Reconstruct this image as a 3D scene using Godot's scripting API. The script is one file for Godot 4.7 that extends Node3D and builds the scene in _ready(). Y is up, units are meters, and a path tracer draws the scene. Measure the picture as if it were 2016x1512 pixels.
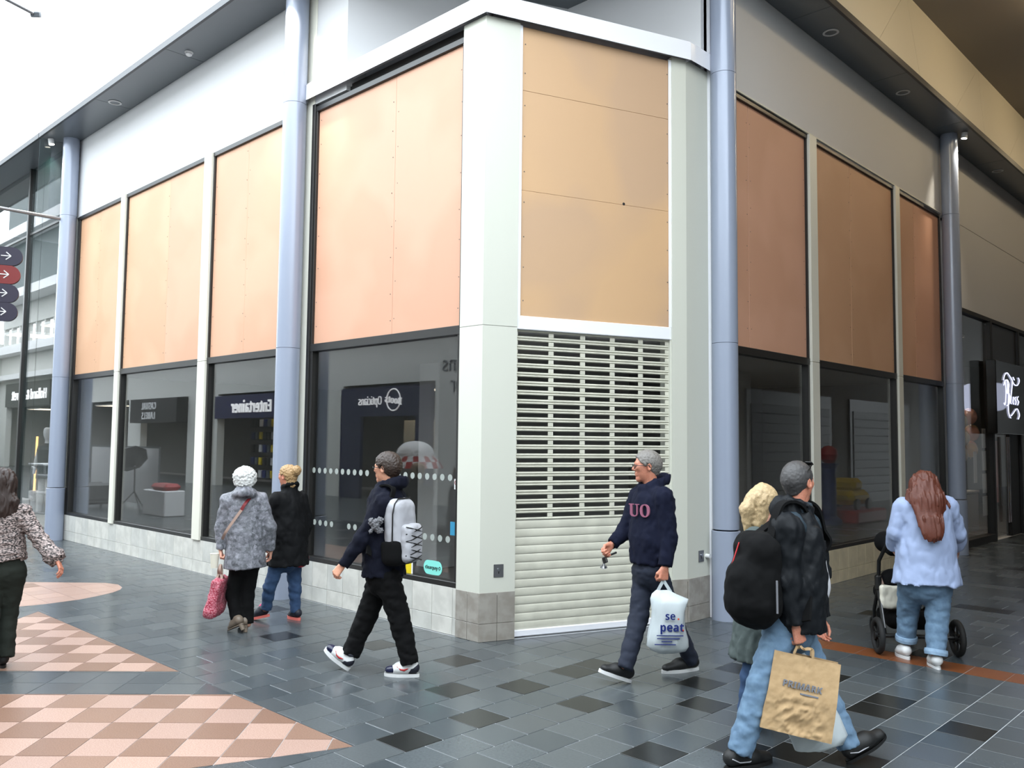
extends Node3D
# The corner of a shopping mall: a boarded-up shop with a roller shutter, people walking past.
# The left wing of the shop lies in the plane z = -5.55 (facing +z), the right wing in x = -4.87 (facing +x); the shutter stands in a chamfer between them.

var M := {}          # materials by name
var used := {}       # how often a top-level name was used
var rng := RandomNumberGenerator.new()

const ZL := -5.55
const XR := -4.87
const SOFFIT := 7.35

func _ready():
	rng.seed = 7
	camera_and_light()
	materials()
	shell()
	floor_tiles()
	shop_front()
	corner_box()
	shutter()
	columns_and_soffit()
	neighbours()
	mall_beyond()
	small_things()
	people()

func camera_and_light():
	var cam := Camera3D.new()
	cam.name = "camera"
	cam.fov = 48.62
	cam.near = 0.05
	cam.far = 300.0
	cam.position = Vector3(0, 1.85, 0)
	cam.rotation_order = EULER_ORDER_YXZ
	cam.rotation = Vector3(deg_to_rad(3.866), deg_to_rad(43.99), deg_to_rad(0.60))
	cam.current = true
	add_child(cam)
	var env := Environment.new()
	env.background_mode = Environment.BG_SKY
	var sky := Sky.new()
	var ps := ProceduralSkyMaterial.new()          # an even white overcast sky over the glazed mall street
	ps.sky_top_color = Color(0.93, 0.97, 1.0)
	ps.sky_horizon_color = Color(0.95, 0.98, 1.0)
	ps.ground_bottom_color = Color(0.5, 0.5, 0.5)
	ps.ground_horizon_color = Color(0.5, 0.5, 0.5)
	ps.sky_energy_multiplier = 2.3
	sky.sky_material = ps
	env.sky = sky
	env.tonemap_mode = Environment.TONE_MAPPER_LINEAR
	env.tonemap_exposure = 1.0
	env.sdfgi_enabled = true
	env.ssao_enabled = true
	env.ssil_enabled = true
	var we := WorldEnvironment.new()
	we.name = "environment"
	we.environment = env
	add_child(we)

# ------------------------------------------------------------------ mesh building
class Mb:
	var v := PackedVector3Array()
	var n := PackedVector3Array()
	var c := PackedColorArray()
	var uv := PackedVector2Array()
	var i := PackedInt32Array()
	var col := Color(1, 1, 1)
	var colored := false
	func tri(a: Vector3, b: Vector3, d: Vector3, na: Vector3, nb: Vector3, nd: Vector3):
		var k := v.size()
		v.append(a); v.append(b); v.append(d)
		n.append(na); n.append(nb); n.append(nd)
		if colored:
			c.append(col); c.append(col); c.append(col)
		var face := (b - a).cross(d - a)
		if face.dot(na + nb + nd) > 0:      # front faces run clockwise
			i.append(k); i.append(k + 2); i.append(k + 1)
		else:
			i.append(k); i.append(k + 1); i.append(k + 2)
	func quad(a: Vector3, b: Vector3, d: Vector3, e: Vector3, nm := Vector3.ZERO):
		if nm == Vector3.ZERO:
			nm = (b - a).cross(d - a).normalized()
		tri(a, b, d, nm, nm, nm)
		tri(a, d, e, nm, nm, nm)
	# a box with chamfered edges, turned by a basis
	func box(at: Vector3, size: Vector3, bev := 0.0, ba := Basis.IDENTITY):
		var h := size * 0.5
		bev = minf(bev, minf(h.x, minf(h.y, h.z)) * 0.9)
		var ax := [Vector3(1, 0, 0), Vector3(0, 1, 0), Vector3(0, 0, 1)]
		for k in 3:
			var k1 := (k + 1) % 3
			var k2 := (k + 2) % 3
			for s in [-1.0, 1.0]:
				var o: Vector3 = ax[k] * h[k] * s
				var p: Vector3 = ax[k1] * (h[k1] - bev)
				var q: Vector3 = ax[k2] * (h[k2] - bev)
				quad(at + ba * (o - p - q), at + ba * (o + p - q), at + ba * (o + p + q), at + ba * (o - p + q), ba * (ax[k] * s))
			if bev > 0.0:
				for s1 in [-1.0, 1.0]:
					for s2 in [-1.0, 1.0]:
						var l: Vector3 = ax[k] * (h[k] - bev)
						var e1: Vector3 = ax[k1] * s1 * h[k1] + ax[k2] * s2 * (h[k2] - bev)
						var e2: Vector3 = ax[k1] * s1 * (h[k1] - bev) + ax[k2] * s2 * h[k2]
						quad(at + ba * (e1 - l), at + ba * (e1 + l), at + ba * (e2 + l), at + ba * (e2 - l), ba * (ax[k1] * s1 + ax[k2] * s2).normalized())
		if bev > 0.0:
			for sx in [-1.0, 1.0]:
				for sy in [-1.0, 1.0]:
					for sz in [-1.0, 1.0]:
						var nm := ba * Vector3(sx, sy, sz).normalized()
						tri(at + ba * Vector3(sx * h.x, sy * (h.y - bev), sz * (h.z - bev)), at + ba * Vector3(sx * (h.x - bev), sy * h.y, sz * (h.z - bev)), at + ba * Vector3(sx * (h.x - bev), sy * (h.y - bev), sz * h.z), nm, nm, nm)
	func span(a: Vector3, b: Vector3, bev := 0.0):
		box((a + b) * 0.5, (b - a).abs(), bev)
	# a flat polygon (x, z) raised from y0 to y1
	func prism(poly: PackedVector2Array, y0: float, y1: float, bev := 0.0):
		var top := poly
		if bev > 0.0:
			var shrunk := Geometry2D.offset_polygon(poly, -bev)
			if shrunk.size() == 1 and shrunk[0].size() == poly.size():
				top = shrunk[0]
			else:
				bev = 0.0
		var ids := Geometry2D.triangulate_polygon(top)
		for k in range(0, ids.size(), 3):
			tri(Vector3(top[ids[k]].x, y1, top[ids[k]].y), Vector3(top[ids[k + 1]].x, y1, top[ids[k + 1]].y), Vector3(top[ids[k + 2]].x, y1, top[ids[k + 2]].y), Vector3.UP, Vector3.UP, Vector3.UP)
		var mid := Vector2.ZERO
		for p in poly:
			mid += p / poly.size()
		for k in poly.size():
			var a := poly[k]
			var b := poly[(k + 1) % poly.size()]
			var nn := Vector3(b.y - a.y, 0, a.x - b.x).normalized()
			if nn.dot(Vector3((a.x + b.x) * 0.5 - mid.x, 0, (a.y + b.y) * 0.5 - mid.y)) < 0:
				nn = -nn
			quad(Vector3(a.x, y0, a.y), Vector3(b.x, y0, b.y), Vector3(b.x, y1 - bev, b.y), Vector3(a.x, y1 - bev, a.y), nn)
	# any outline in the plane of a transform's x and y, with thickness along its z
	func slab(poly: PackedVector2Array, t: Transform3D, z0: float, z1: float):
		var ids := Geometry2D.triangulate_polygon(poly)
		var up := t.basis.z.normalized()
		for zz in [[z1, up], [z0, -up]]:
			var nz: Vector3 = zz[1]
			for k in range(0, ids.size(), 3):
				tri(t * Vector3(poly[ids[k]].x, poly[ids[k]].y, zz[0]), t * Vector3(poly[ids[k + 1]].x, poly[ids[k + 1]].y, zz[0]), t * Vector3(poly[ids[k + 2]].x, poly[ids[k + 2]].y, zz[0]), nz, nz, nz)
		var cw := Geometry2D.is_polygon_clockwise(poly)
		for k in poly.size():
			var a := poly[k]
			var b := poly[(k + 1) % poly.size()]
			var out := Vector3(b.y - a.y, a.x - b.x, 0) * (-1.0 if cw else 1.0)
			quad(t * Vector3(a.x, a.y, z0), t * Vector3(b.x, b.y, z0), t * Vector3(b.x, b.y, z1), t * Vector3(a.x, a.y, z1), (t.basis * out).normalized())
	# rings of points joined into a smooth skin; each ring is closed
	func skin(rings: Array, cap0 := true, cap1 := true):
		var base := v.size()
		var m: int = rings[0].size()
		var r := rings.size()
		for a in r:
			for b in m:
				v.append(rings[a][b])
				var du: Vector3 = rings[a][(b + 1) % m] - rings[a][(b + m - 1) % m]
				var dv: Vector3 = rings[mini(a + 1, r - 1)][b] - rings[maxi(a - 1, 0)][b]
				n.append(du.cross(dv).normalized())
				if colored:
					c.append(col)
		for a in r - 1:
			for b in m:
				var p := base + a * m + b
				var q := base + a * m + (b + 1) % m
				i.append(p); i.append(q + m); i.append(q)
				i.append(p); i.append(p + m); i.append(q + m)
		for e in [[cap0, 0, -1.0], [cap1, r - 1, 1.0]]:
			if e[0]:
				var ring: Array = rings[e[1]]
				var mid := Vector3.ZERO
				for p in ring:
					mid += p / m
				var nm: Vector3 = (ring[1] - ring[0]).cross(ring[2] - ring[1]).normalized()
				var other: Array = rings[1 if e[1] == 0 else r - 2]
				if nm.dot(mid - other[0]) < 0:
					nm = -nm
				for b in m:
					tri(mid, ring[b], ring[(b + 1) % m], nm, nm, nm)
	# a round bar along a path
	func tube(path: Array, radius, sides := 10, caps := true):
		var rings := []
		var side := Vector3.ZERO
		for k in path.size():
			var d: Vector3 = (path[mini(k + 1, path.size() - 1)] - path[maxi(k - 1, 0)]).normalized()
			if side == Vector3.ZERO:
				side = d.cross(Vector3.UP if absf(d.y) < 0.9 else Vector3.RIGHT).normalized()
			side = (side - d * side.dot(d)).normalized()
			var up := side.cross(d)
			var ring := []
			var rr: float = radius[k] if radius is Array else radius
			for s in sides:
				var w := -TAU * s / sides
				ring.append(path[k] + (side * cos(w) + up * sin(w)) * rr)
			rings.append(ring)
		skin(rings, caps, caps)
	# a profile of [radius, height] turned about y at a place
	func lathe(profile: Array, at := Vector3.ZERO, sides := 24, ba := Basis.IDENTITY):
		for k in profile.size() - 1:
			var p: Array = profile[k]
			var q: Array = profile[k + 1]
			var nn := Vector2(q[1] - p[1], p[0] - q[0]).normalized()
			for s in sides:
				var a := TAU * s / sides
				var b := TAU * (s + 1) / sides
				var ca := Vector3(cos(a), 0, sin(a))
				var cb := Vector3(cos(b), 0, sin(b))
				var na := ba * (ca * nn.x + Vector3.UP * nn.y)
				var nb := ba * (cb * nn.x + Vector3.UP * nn.y)
				var p0: Vector3 = at + ba * (ca * p[0] + Vector3.UP * p[1])
				var p1: Vector3 = at + ba * (cb * p[0] + Vector3.UP * p[1])
				var q0: Vector3 = at + ba * (ca * q[0] + Vector3.UP * q[1])
				var q1: Vector3 = at + ba * (cb * q[0] + Vector3.UP * q[1])
				if p[0] > 1e-6:
					tri(p0, p1, q1, na, nb, nb)
				if q[0] > 1e-6:
					tri(p0, q1, q0, na, nb, na)
	func mesh() -> ArrayMesh:
		var a := []
		a.resize(Mesh.ARRAY_MAX)
		a[Mesh.ARRAY_VERTEX] = v
		a[Mesh.ARRAY_NORMAL] = n
		if colored:
			a[Mesh.ARRAY_COLOR] = c
		if uv.size() == v.size():
			a[Mesh.ARRAY_TEX_UV] = uv
		a[Mesh.ARRAY_INDEX] = i
		var am := ArrayMesh.new()
		am.add_surface_from_arrays(Mesh.PRIMITIVE_TRIANGLES, a)
		return am

func numbered(called: String) -> String:
	used[called] = used.get(called, -1) + 1
	return called if used[called] == 0 else "%s_%03d" % [called, used[called]]

func put(called: String, mesh, mat: Material, parent: Node = self) -> MeshInstance3D:
	var o := MeshInstance3D.new()
	o.name = numbered(called) if parent == self else called
	o.mesh = mesh.mesh() if mesh is Mb else mesh
	o.material_override = mat
	o.cast_shadow = GeometryInstance3D.SHADOW_CASTING_SETTING_ON
	parent.add_child(o, true)
	return o

func tag(o: Node, label: String, category := "", group := "", kind := ""):
	if label: o.set_meta("label", label)
	if category: o.set_meta("category", category)
	if group: o.set_meta("group", group)
	if kind: o.set_meta("kind", kind)
	return o

func thing(called: String, label: String, category: String, at := Vector3.ZERO, turn := 0.0, group := "") -> Node3D:
	var o := Node3D.new()
	o.name = numbered(called)
	add_child(o)
	o.position = at
	o.rotation.y = turn
	tag(o, label, category, group)
	return o

func struct(called: String, label := "", mesh = null, mat: Material = null) -> Node3D:
	var o: Node3D = put(called, mesh, mat) if mesh else Node3D.new()
	if mesh == null:
		o.name = numbered(called)
		add_child(o)
	tag(o, label, "", "", "structure")
	return o

func bx(at: Vector3, size: Vector3, bev := 0.0, ba := Basis.IDENTITY) -> Mb:
	var m := Mb.new()
	m.box(at, size, bev, ba)
	return m

func sp(a: Vector3, b: Vector3, bev := 0.0) -> Mb:
	var m := Mb.new()
	m.span(a, b, bev)
	return m

func words(called: String, text: String, size: float, depth: float, mat: Material, t: Transform3D, parent: Node, fontname := "Droid Sans", bold := 400, italic := false) -> MeshInstance3D:
	var tm := TextMesh.new()
	var f := SystemFont.new()
	f.font_names = PackedStringArray([fontname])
	f.font_weight = bold
	f.font_italic = italic
	tm.font = f
	tm.text = text
	tm.font_size = 64
	tm.pixel_size = size / 64.0 / 0.73      # size is the height of a capital
	tm.depth = depth
	tm.curve_step = 1.5
	var o := put(called, tm, mat, parent)
	o.transform = t
	return o

# ------------------------------------------------------------------ materials
func noise_tex(freq: float, octaves: int, a: Color, b: Color, seed_ := 1, size := 256, kind := FastNoiseLite.TYPE_SIMPLEX_SMOOTH, lo := 0.3, hi := 0.7) -> NoiseTexture2D:
	var f := FastNoiseLite.new()
	f.noise_type = kind
	f.seed = seed_
	f.frequency = freq
	f.fractal_octaves = octaves
	var t := NoiseTexture2D.new()
	t.width = size
	t.height = size
	t.seamless = true
	t.noise = f
	var g := Gradient.new()
	g.offsets = PackedFloat32Array([lo, hi])
	g.colors = PackedColorArray([a, b])
	t.color_ramp = g
	return t

func mat(called: String, color: Color, rough := 0.7, metal := 0.0, spec := 0.5) -> StandardMaterial3D:
	var m := StandardMaterial3D.new()
	m.resource_name = called
	m.albedo_color = color
	m.roughness = rough
	m.metallic = metal
	m.metallic_specular = spec
	M[called] = m
	return m

# a colour broken up by a texture laid on from three sides
func grain(m: StandardMaterial3D, tex: Texture2D, scale: float, world := true):
	m.albedo_texture = tex
	m.uv1_triplanar = true
	m.uv1_world_triplanar = world
	m.uv1_scale = Vector3.ONE * scale
	return m

func relief(m: StandardMaterial3D, tex: Texture2D, depth_cm: float):
	m.heightmap_enabled = true
	m.heightmap_texture = tex
	m.heightmap_scale = depth_cm
	return m

func glow(called: String, color: Color, energy: float) -> StandardMaterial3D:
	var m := mat(called, color, 0.5)
	m.emission_enabled = true
	m.emission = color
	m.emission_energy_multiplier = energy
	return m

func pane(called: String, color: Color, alpha: float) -> StandardMaterial3D:
	var m := mat(called, Color(color, alpha), 0.0)
	m.transparency = BaseMaterial3D.TRANSPARENCY_ALPHA
	return m

func materials():
	var cloud := noise_tex(0.02, 4, Color(0.93, 0.93, 0.93), Color(1, 1, 1), 3)
	var speck := noise_tex(0.2, 3, Color(0.86, 0.86, 0.86), Color(1, 1, 1), 5)
	var patch := noise_tex(0.012, 3, Color(0.90, 0.86, 0.80), Color(1, 1, 1), 8, 512)
	mat("upper_wall", Color(0.76, 0.76, 0.765), 0.6)
	mat("soffit", Color(0.36, 0.38, 0.40), 0.3, 0.0)
	mat("soffit_edge", Color(0.17, 0.18, 0.20), 0.4)
	mat("lilac_steel", Color(0.56, 0.59, 0.655), 0.25, 0.1)
	mat("frame", Color(0.13, 0.125, 0.12), 0.35)
	mat("black", Color(0.02, 0.02, 0.022), 0.5)
	mat("cream_metal", Color(0.775, 0.775, 0.73), 0.4)
	mat("cream_post", Color(0.84, 0.83, 0.78), 0.4)
	mat("cornice", Color(0.90, 0.90, 0.92), 0.28)
	for k in 4:
		var tone: Color = [Color(0.775, 0.60, 0.49), Color(0.77, 0.605, 0.48), Color(0.78, 0.595, 0.495), Color(0.76, 0.625, 0.495)][k]
		grain(mat("board%d" % k, tone, 0.55), noise_tex(0.006, 3, Color(0.945, 0.945, 0.95) if k == 3 else Color(0.97, 0.963, 0.95), Color(1, 0.985, 0.94) if k == 3 else Color(1, 1, 1), 20 + k, 512, FastNoiseLite.TYPE_SIMPLEX_SMOOTH, 0.38, 0.62), 0.16)
	grain(mat("shutter", Color(0.80, 0.79, 0.73), 0.35), cloud, 0.7)
	grain(mat("base_tile0", Color(0.80, 0.79, 0.76), 0.3), cloud, 0.8)
	grain(mat("base_tile_cream", Color(0.78, 0.73, 0.62), 0.35), cloud, 0.7)
	grain(mat("base_tile1", Color(0.77, 0.765, 0.74), 0.3), cloud, 0.6)
	var marble := noise_tex(0.03, 4, Color(0.90, 0.89, 0.88), Color(1, 1, 1), 11)
	grain(mat("plinth_tile", Color(0.60, 0.58, 0.55), 0.3), marble, 0.8)
	mat("grout", Color(0.66, 0.67, 0.68), 0.8)
	mat("grout_dark", Color(0.36, 0.35, 0.33), 0.8)
	var slate := noise_tex(0.10, 5, Color(0.91, 0.915, 0.92), Color(1, 1, 1), 31, 512, FastNoiseLite.TYPE_SIMPLEX_SMOOTH, 0.2, 0.8)
	for k in 5:
		var s: Color = [Color(0.272, 0.292, 0.303), Color(0.292, 0.312, 0.322), Color(0.255, 0.275, 0.286), Color(0.28, 0.295, 0.302), Color(0.305, 0.322, 0.328)][k]
		grain(mat("slate%d" % k, s, [0.24, 0.27, 0.22, 0.25, 0.29][k]), slate, 0.8)
	grain(mat("slate_black", Color(0.115, 0.12, 0.115), 0.26), slate, 0.8)
	var terrazzo := noise_tex(0.35, 2, Color(0.84, 0.80, 0.77), Color(1, 1, 1), 41)
	grain(mat("terrazzo_pink0", Color(0.69, 0.58, 0.53), 0.3), terrazzo, 1.2)
	grain(mat("terrazzo_pink1", Color(0.66, 0.555, 0.51), 0.3), terrazzo, 1.2)
	grain(mat("terrazzo_brown0", Color(0.54, 0.43, 0.37), 0.3), terrazzo, 1.2)
	grain(mat("terrazzo_brown1", Color(0.51, 0.40, 0.34), 0.3), terrazzo, 1.2)
	grain(mat("terrazzo_orange", Color(0.46, 0.27, 0.15), 0.32), terrazzo, 1.2)
	pane("shop_glass", Color(0.05, 0.07, 0.065), 0.06)
	pane("clear_glass", Color(0.10, 0.2, 0.2), 0.15)
	mat("carpet", Color(0.40, 0.385, 0.37), 0.5)
	mat("dim_wall", Color(0.42, 0.42, 0.41), 0.8)
	mat("dim_ceiling", Color(0.70, 0.70, 0.69), 0.8)
	mat("shop_wall", Color(0.55, 0.55, 0.54), 0.8)
	mat("cream_panel", Color(0.84, 0.81, 0.74), 0.55)
	mat("brown_ceiling", Color(0.56, 0.53, 0.50), 0.8)
	mat("steel", Color(0.55, 0.55, 0.56), 0.3, 0.8)
	mat("chrome", Color(0.8, 0.8, 0.82), 0.12, 1.0)
	mat("white", Color(0.86, 0.86, 0.86), 0.45)
	mat("soft_white", Color(0.80, 0.80, 0.80), 0.7)
	glow("lamp", Color(1.0, 0.97, 0.90), 12.0)
	glow("sign_white", Color(1.0, 1.0, 1.0), 1.6)
	mat("navy_sign", Color(0.05, 0.075, 0.22), 0.4)
	mat("purple_sign", Color(0.105, 0.075, 0.165), 0.5)
	mat("red_sign", Color(0.42, 0.055, 0.05), 0.5)
	mat("mint", Color(0.50, 0.83, 0.78), 0.4)
	mat("yellow", Color(0.85, 0.75, 0.10), 0.45)
	mat("red", Color(0.62, 0.04, 0.05), 0.35)
	mat("blue", Color(0.06, 0.14, 0.42), 0.35)
	mat("pink", Color(0.80, 0.50, 0.47), 0.5)
	mat("gold", Color(0.72, 0.55, 0.33), 0.3)
	mat("balloon_pink", Color(0.80, 0.56, 0.47), 0.25)
	mat("balloon_white", Color(0.80, 0.76, 0.70), 0.3)
	mat("pebble_dot", Color(0.58, 0.60, 0.58), 0.6)
	glow("warm_lamp", Color(1.0, 0.80, 0.50), 3.0)
	glow("panel_glow", Color(1.0, 0.95, 0.86), 2.5)
	glow("neon_white", Color(0.86, 0.88, 1.0), 1.4)
	mat("black_gloss", Color(0.03, 0.032, 0.035), 0.12)
	mat("blue_sign", Color(0.04, 0.06, 0.26), 0.4)
	mat("green_sign", Color(0.03, 0.06, 0.05), 0.4)
	mat("sky_blue", Color(0.20, 0.52, 0.66), 0.4)
	mat("tall_wall", Color(0.42, 0.45, 0.45), 0.7)
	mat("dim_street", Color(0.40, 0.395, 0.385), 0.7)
	mat("street_wall", Color(0.78, 0.78, 0.76), 0.7)

# ------------------------------------------------------------------ the setting
func frame_left() -> Transform3D:      # x runs along the left wing, z out of it
	return Transform3D(Basis.IDENTITY, Vector3(0, 0, ZL))

func frame_right() -> Transform3D:
	return Transform3D(Basis(Vector3(0, 0, -1), Vector3.UP, Vector3(1, 0, 0)), Vector3(XR, 0, 0))

const CH0 := Vector3(-5.73, 0, -5.53)
func frame_chamfer() -> Transform3D:
	var d := Vector3(0.3654, 0, -0.9308)
	return Transform3D(Basis(d, Vector3.UP, Vector3(-d.z, 0, d.x)), CH0)

func shell():
	# walls above and below the windows
	var m := Mb.new()
	m.span(Vector3(-16.72, 5.90, ZL - 0.22), Vector3(-8.08, SOFFIT + 0.02, ZL - 0.004))
	m.span(Vector3(-16.72, 0, ZL - 0.24), Vector3(-6.05, 0.445, ZL - 0.015))
	m.span(Vector3(-40, SOFFIT + 0.05, -40), Vector3(-4.7, SOFFIT + 0.30, -5.3))       # the roof over the shops
	struct("wall_left", "pale wall band above the orange boards of the left wing", m, M.upper_wall)
	m = Mb.new()
	m.span(Vector3(XR - 0.22, 5.95, -16.2), Vector3(XR, SOFFIT + 0.05, -8.06))
	m.span(Vector3(XR - 0.24, 0, -16.1), Vector3(XR - 0.015, 0.445, -8.15))
	struct("wall_right", "shaded pale wall band above the orange boards of the right wing", m, M.upper_wall)
	# the wall set back behind the cornice of the corner box
	m = Mb.new()
	var a := Vector3(-8.08, 0, ZL)
	var b := Vector3(-6.80, 0, -8.0)
	var d := (b - a).normalized()
	m.box((a + b) * 0.5 + Vector3(0, 6.7, 0) - Vector3(-d.z, 0, d.x) * 0.1, Vector3((b - a).length(), 1.5, 0.2), 0.0, Basis(d, Vector3.UP, Vector3(-d.z, 0, d.x)))
	m.span(Vector3(-6.86, 5.95, -8.2), Vector3(XR, SOFFIT + 0.05, -8.0))
	struct("wall_back", "pale wall set back above the cornice of the corner", m, M.upper_wall)
	# inside the empty shop
	var inside := PackedVector2Array([Vector2(-16.7, -5.70), Vector2(-5.86, -5.70), Vector2(-5.12, -7.60), Vector2(-5.12, -16.1), Vector2(-16.7, -16.1)])
	m = Mb.new()
	m.prism(inside, -0.1, 0.006)
	struct("floor_shop", "dark floor inside the empty shop", m, M.carpet)
	m = Mb.new()
	m.prism(inside, 2.99, 3.15)
	m.quad(Vector3(-16.7, 2.99, -5.7), Vector3(-5.86, 2.99, -5.7), Vector3(-5.12, 2.99, -16.1), Vector3(-16.7, 2.99, -16.1), Vector3.DOWN)
	m.tri(Vector3(-5.86, 2.99, -5.7), Vector3(-5.12, 2.99, -7.6), Vector3(-5.12, 2.99, -16.1), Vector3.DOWN, Vector3.DOWN, Vector3.DOWN)
	struct("ceiling_shop", "pale ceiling inside the empty shop", m, M.dim_ceiling)
	m = Mb.new()
	m.span(Vector3(-16.75, 0, -11.7), Vector3(-8.6, 3.0, -11.5))
	m.span(Vector3(-8.6, 0, -16.2), Vector3(-8.4, 3.0, -11.5))
	m.span(Vector3(-16.75, 0, -11.6), Vector3(-16.6, 3.0, ZL - 0.25))
	m.span(Vector3(-8.5, 0, -16.3), Vector3(-5.0, 3.0, -16.1))
	struct("wall_shop", "grey wall inside the empty shop", m, M.shop_wall)
	for p in [Vector3(-9.6, 0, -8.4), Vector3(-6.9, 0, -12.2)]:
		var o := put("pillar", bx(Vector3(0, 1.5, 0), Vector3(0.45, 3.0, 0.45), 0.01), M.dim_ceiling)
		o.position = p
		tag(o, "square pillar inside the empty shop", "", "pillars inside the empty shop", "structure")

# ------------------------------------------------------------------ floor
func floor_tiles():
	var bed := Mb.new()
	bed.quad(Vector3(-70, -0.0035, 8), Vector3(16, -0.0035, 8), Vector3(16, -0.0035, -50), Vector3(-70, -0.0035, -50), Vector3.UP)
	bed.quad(Vector3(-70, -0.3, 8), Vector3(16, -0.3, 8), Vector3(16, -0.3, -50), Vector3(-70, -0.3, -50), Vector3.DOWN)
	var fl := struct("floor", "mall floor of blue grey slate tiles with pink terrazzo figures")
	put("grout_bed", bed, M.grout, fl)
	var tri_a := PackedVector2Array([Vector2(-9.96, -3.12), Vector2(-6.67, -3.14), Vector2(-8.315, -1.47)])
	var band := PackedVector2Array([Vector2(-6.67, -3.14), Vector2(-5.81, -3.148), Vector2(-8.2, -0.70), Vector2(-8.63, -1.14)])
	var tri_b := PackedVector2Array([Vector2(-5.81, -3.148), Vector2(-4.34, -3.149), Vector2(-4.505, -2.74), Vector2(-4.697, -2.296), Vector2(-5.05, -1.62), Vector2(-5.5, -0.95), Vector2(-6.0, -0.4), Vector2(-8.2, -0.70)])
	var petal := PackedVector2Array([Vector2(-11.326, -4.322), Vector2(-11.1, -4.39), Vector2(-10.866, -4.345), Vector2(-10.69, -4.25), Vector2(-10.567, -4.119), Vector2(-10.45, -3.9), Vector2(-10.364, -3.671), Vector2(-10.335, -3.35), Vector2(-10.376, -3.007), Vector2(-10.5, -2.5), Vector2(-13.2, -2.5), Vector2(-12.086, -3.589)])
	var strip := PackedVector2Array([Vector2(-4.045, -7.985), Vector2(4.4, -7.985), Vector2(4.4, -7.665), Vector2(-4.045, -7.665)])
	var shop := PackedVector2Array([Vector2(-17.2, -5.546), Vector2(-5.735, -5.532), Vector2(-4.878, -7.70), Vector2(-4.866, -8.2), Vector2(-4.868, -50), Vector2(-17.2, -50)])
	var tiles := []        # [polygon, kind of material, full square?]
	var specials := [tri_a, band, tri_b, petal, strip, shop]
	# slate in half bond: strips 0.3 wide along z before the orange strip, along x behind it
	var dark := {}
	for t in [[-4.345, -3.91], [-4.345, -3.31], [-4.945, -4.21], [-4.645, -4.66], [-4.045, -4.66], [-4.645, -5.26], [-4.645, -5.56], [-3.145, -6.61], [-2.545, -6.01], [-2.545, -6.31], [-2.545, -4.81], [-2.845, -4.66], [-3.145, -4.21], [-3.445, -5.26], [-3.745, -5.71], [-2.245, -4.96], [-7.345, -4.21], [-6.445, -4.66], [-5.545, -4.81], [-3.745, -6.31], [-2.845, -5.56], [-8.545, -4.81]]:
		dark[Vector2i(roundi((t[0] + 4.345) / 0.3), roundi(t[1] * 20))] = true
	for k in range(-52, 18):
		var x := -4.345 + 0.3 * k
		var off := 0.0 if k % 2 == 0 else 0.15
		for j in range(-17, 12):
			var z1 := -3.31 + off + 0.3 * j       # near edge
			tiles.append_array(cut(rect(x, z1 - 0.3, x + 0.3, z1, -7.665 if x > -4.1 else -7.985), specials, "slate", 1 if dark.has(Vector2i(k, roundi(z1 * 20))) or (k > 1 and rng.randf() < 0.035) else 0))
	for r in 48:
		var z := -7.985 - 0.3 * r
		for k in range(-3, 30):
			var x := -4.9 + 0.3 * k + (0.15 if r % 2 else 0.0)
			if x < 1.0 + 0.28 * (-z - 8.0) * 0.0 and x > -5.2:
				tiles.append_array(cut(rect(x, z - 0.3, x + 0.3, z, 99.0), specials, "slate", 1 if rng.randf() < 0.06 else 0))
	# squares set at 45 degrees: the chequered triangles and the slate band between them
	var e := Vector2(0.2095, -0.2095)      # along the rows
	var g := Vector2(0.2095, 0.2095)
	var o := Vector2(-6.2055, -2.286)
	for p in range(-22, 22):
		for q in range(-14, 14):
			var c := o + e * p + g * q
			var sq := PackedVector2Array([c, c + e, c + e + g, c + g])
			var brown := posmod(p + q * 1, 2) == 0
			for reg in [tri_a, tri_b]:
				for piece in Geometry2D.intersect_polygons(sq, reg):
					if piece.size() > 2:
						var b2 := brown
						if not brown and absf((c.y + 3.14) + 0.21) < 0.12:
							b2 = brown
						tiles.append([piece, "brown" if b2 else "pink", 0])
			for piece in Geometry2D.intersect_polygons(sq, band):
				tiles.append([piece, "slate", 0])
	for p in range(-3, 12):
		for q in range(-3, 12):
			var c := Vector2(-13.4 + 0.3 * p, -4.55 + 0.3 * q)
			for piece in Geometry2D.intersect_polygons(PackedVector2Array([c, c + Vector2(0.3, 0), c + Vector2(0.3, 0.3), c + Vector2(0, 0.3)]), petal):
				tiles.append([piece, "brown" if (p == 5 and q == 3) or (p == 7 and q == 5) else "pink", 0])
	for k in 29:
		var x := -4.045 + 0.3 * k
		tiles.append([PackedVector2Array([Vector2(x, -7.985), Vector2(x + 0.3, -7.985), Vector2(x + 0.3, -7.665), Vector2(x, -7.665)]), "orange", 0])
	# the nearest tiles are pieces of their own; the rest of each kind is joined
	var near := {"slate": [], "terrazzo": []}
	for t in tiles:
		var mid := Vector2.ZERO
		for pt in t[0]:
			mid += pt / t[0].size()
		var ang := rad_to_deg(atan2(-mid.x, -mid.y))
		var in_view: bool = ang > 11.5 and ang < 76.5 and mid.length() > 3.2 and -mid.x * 0.694 - mid.y * 0.72 > 0
		near["slate" if t[1] == "slate" else "terrazzo"].append([mid.length() + (0.0 if in_view else 100.0), t])
	var square := bx(Vector3(0, -0.01, 0), Vector3(0.2935, 0.02, 0.2935), 0.0012).mesh()
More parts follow.
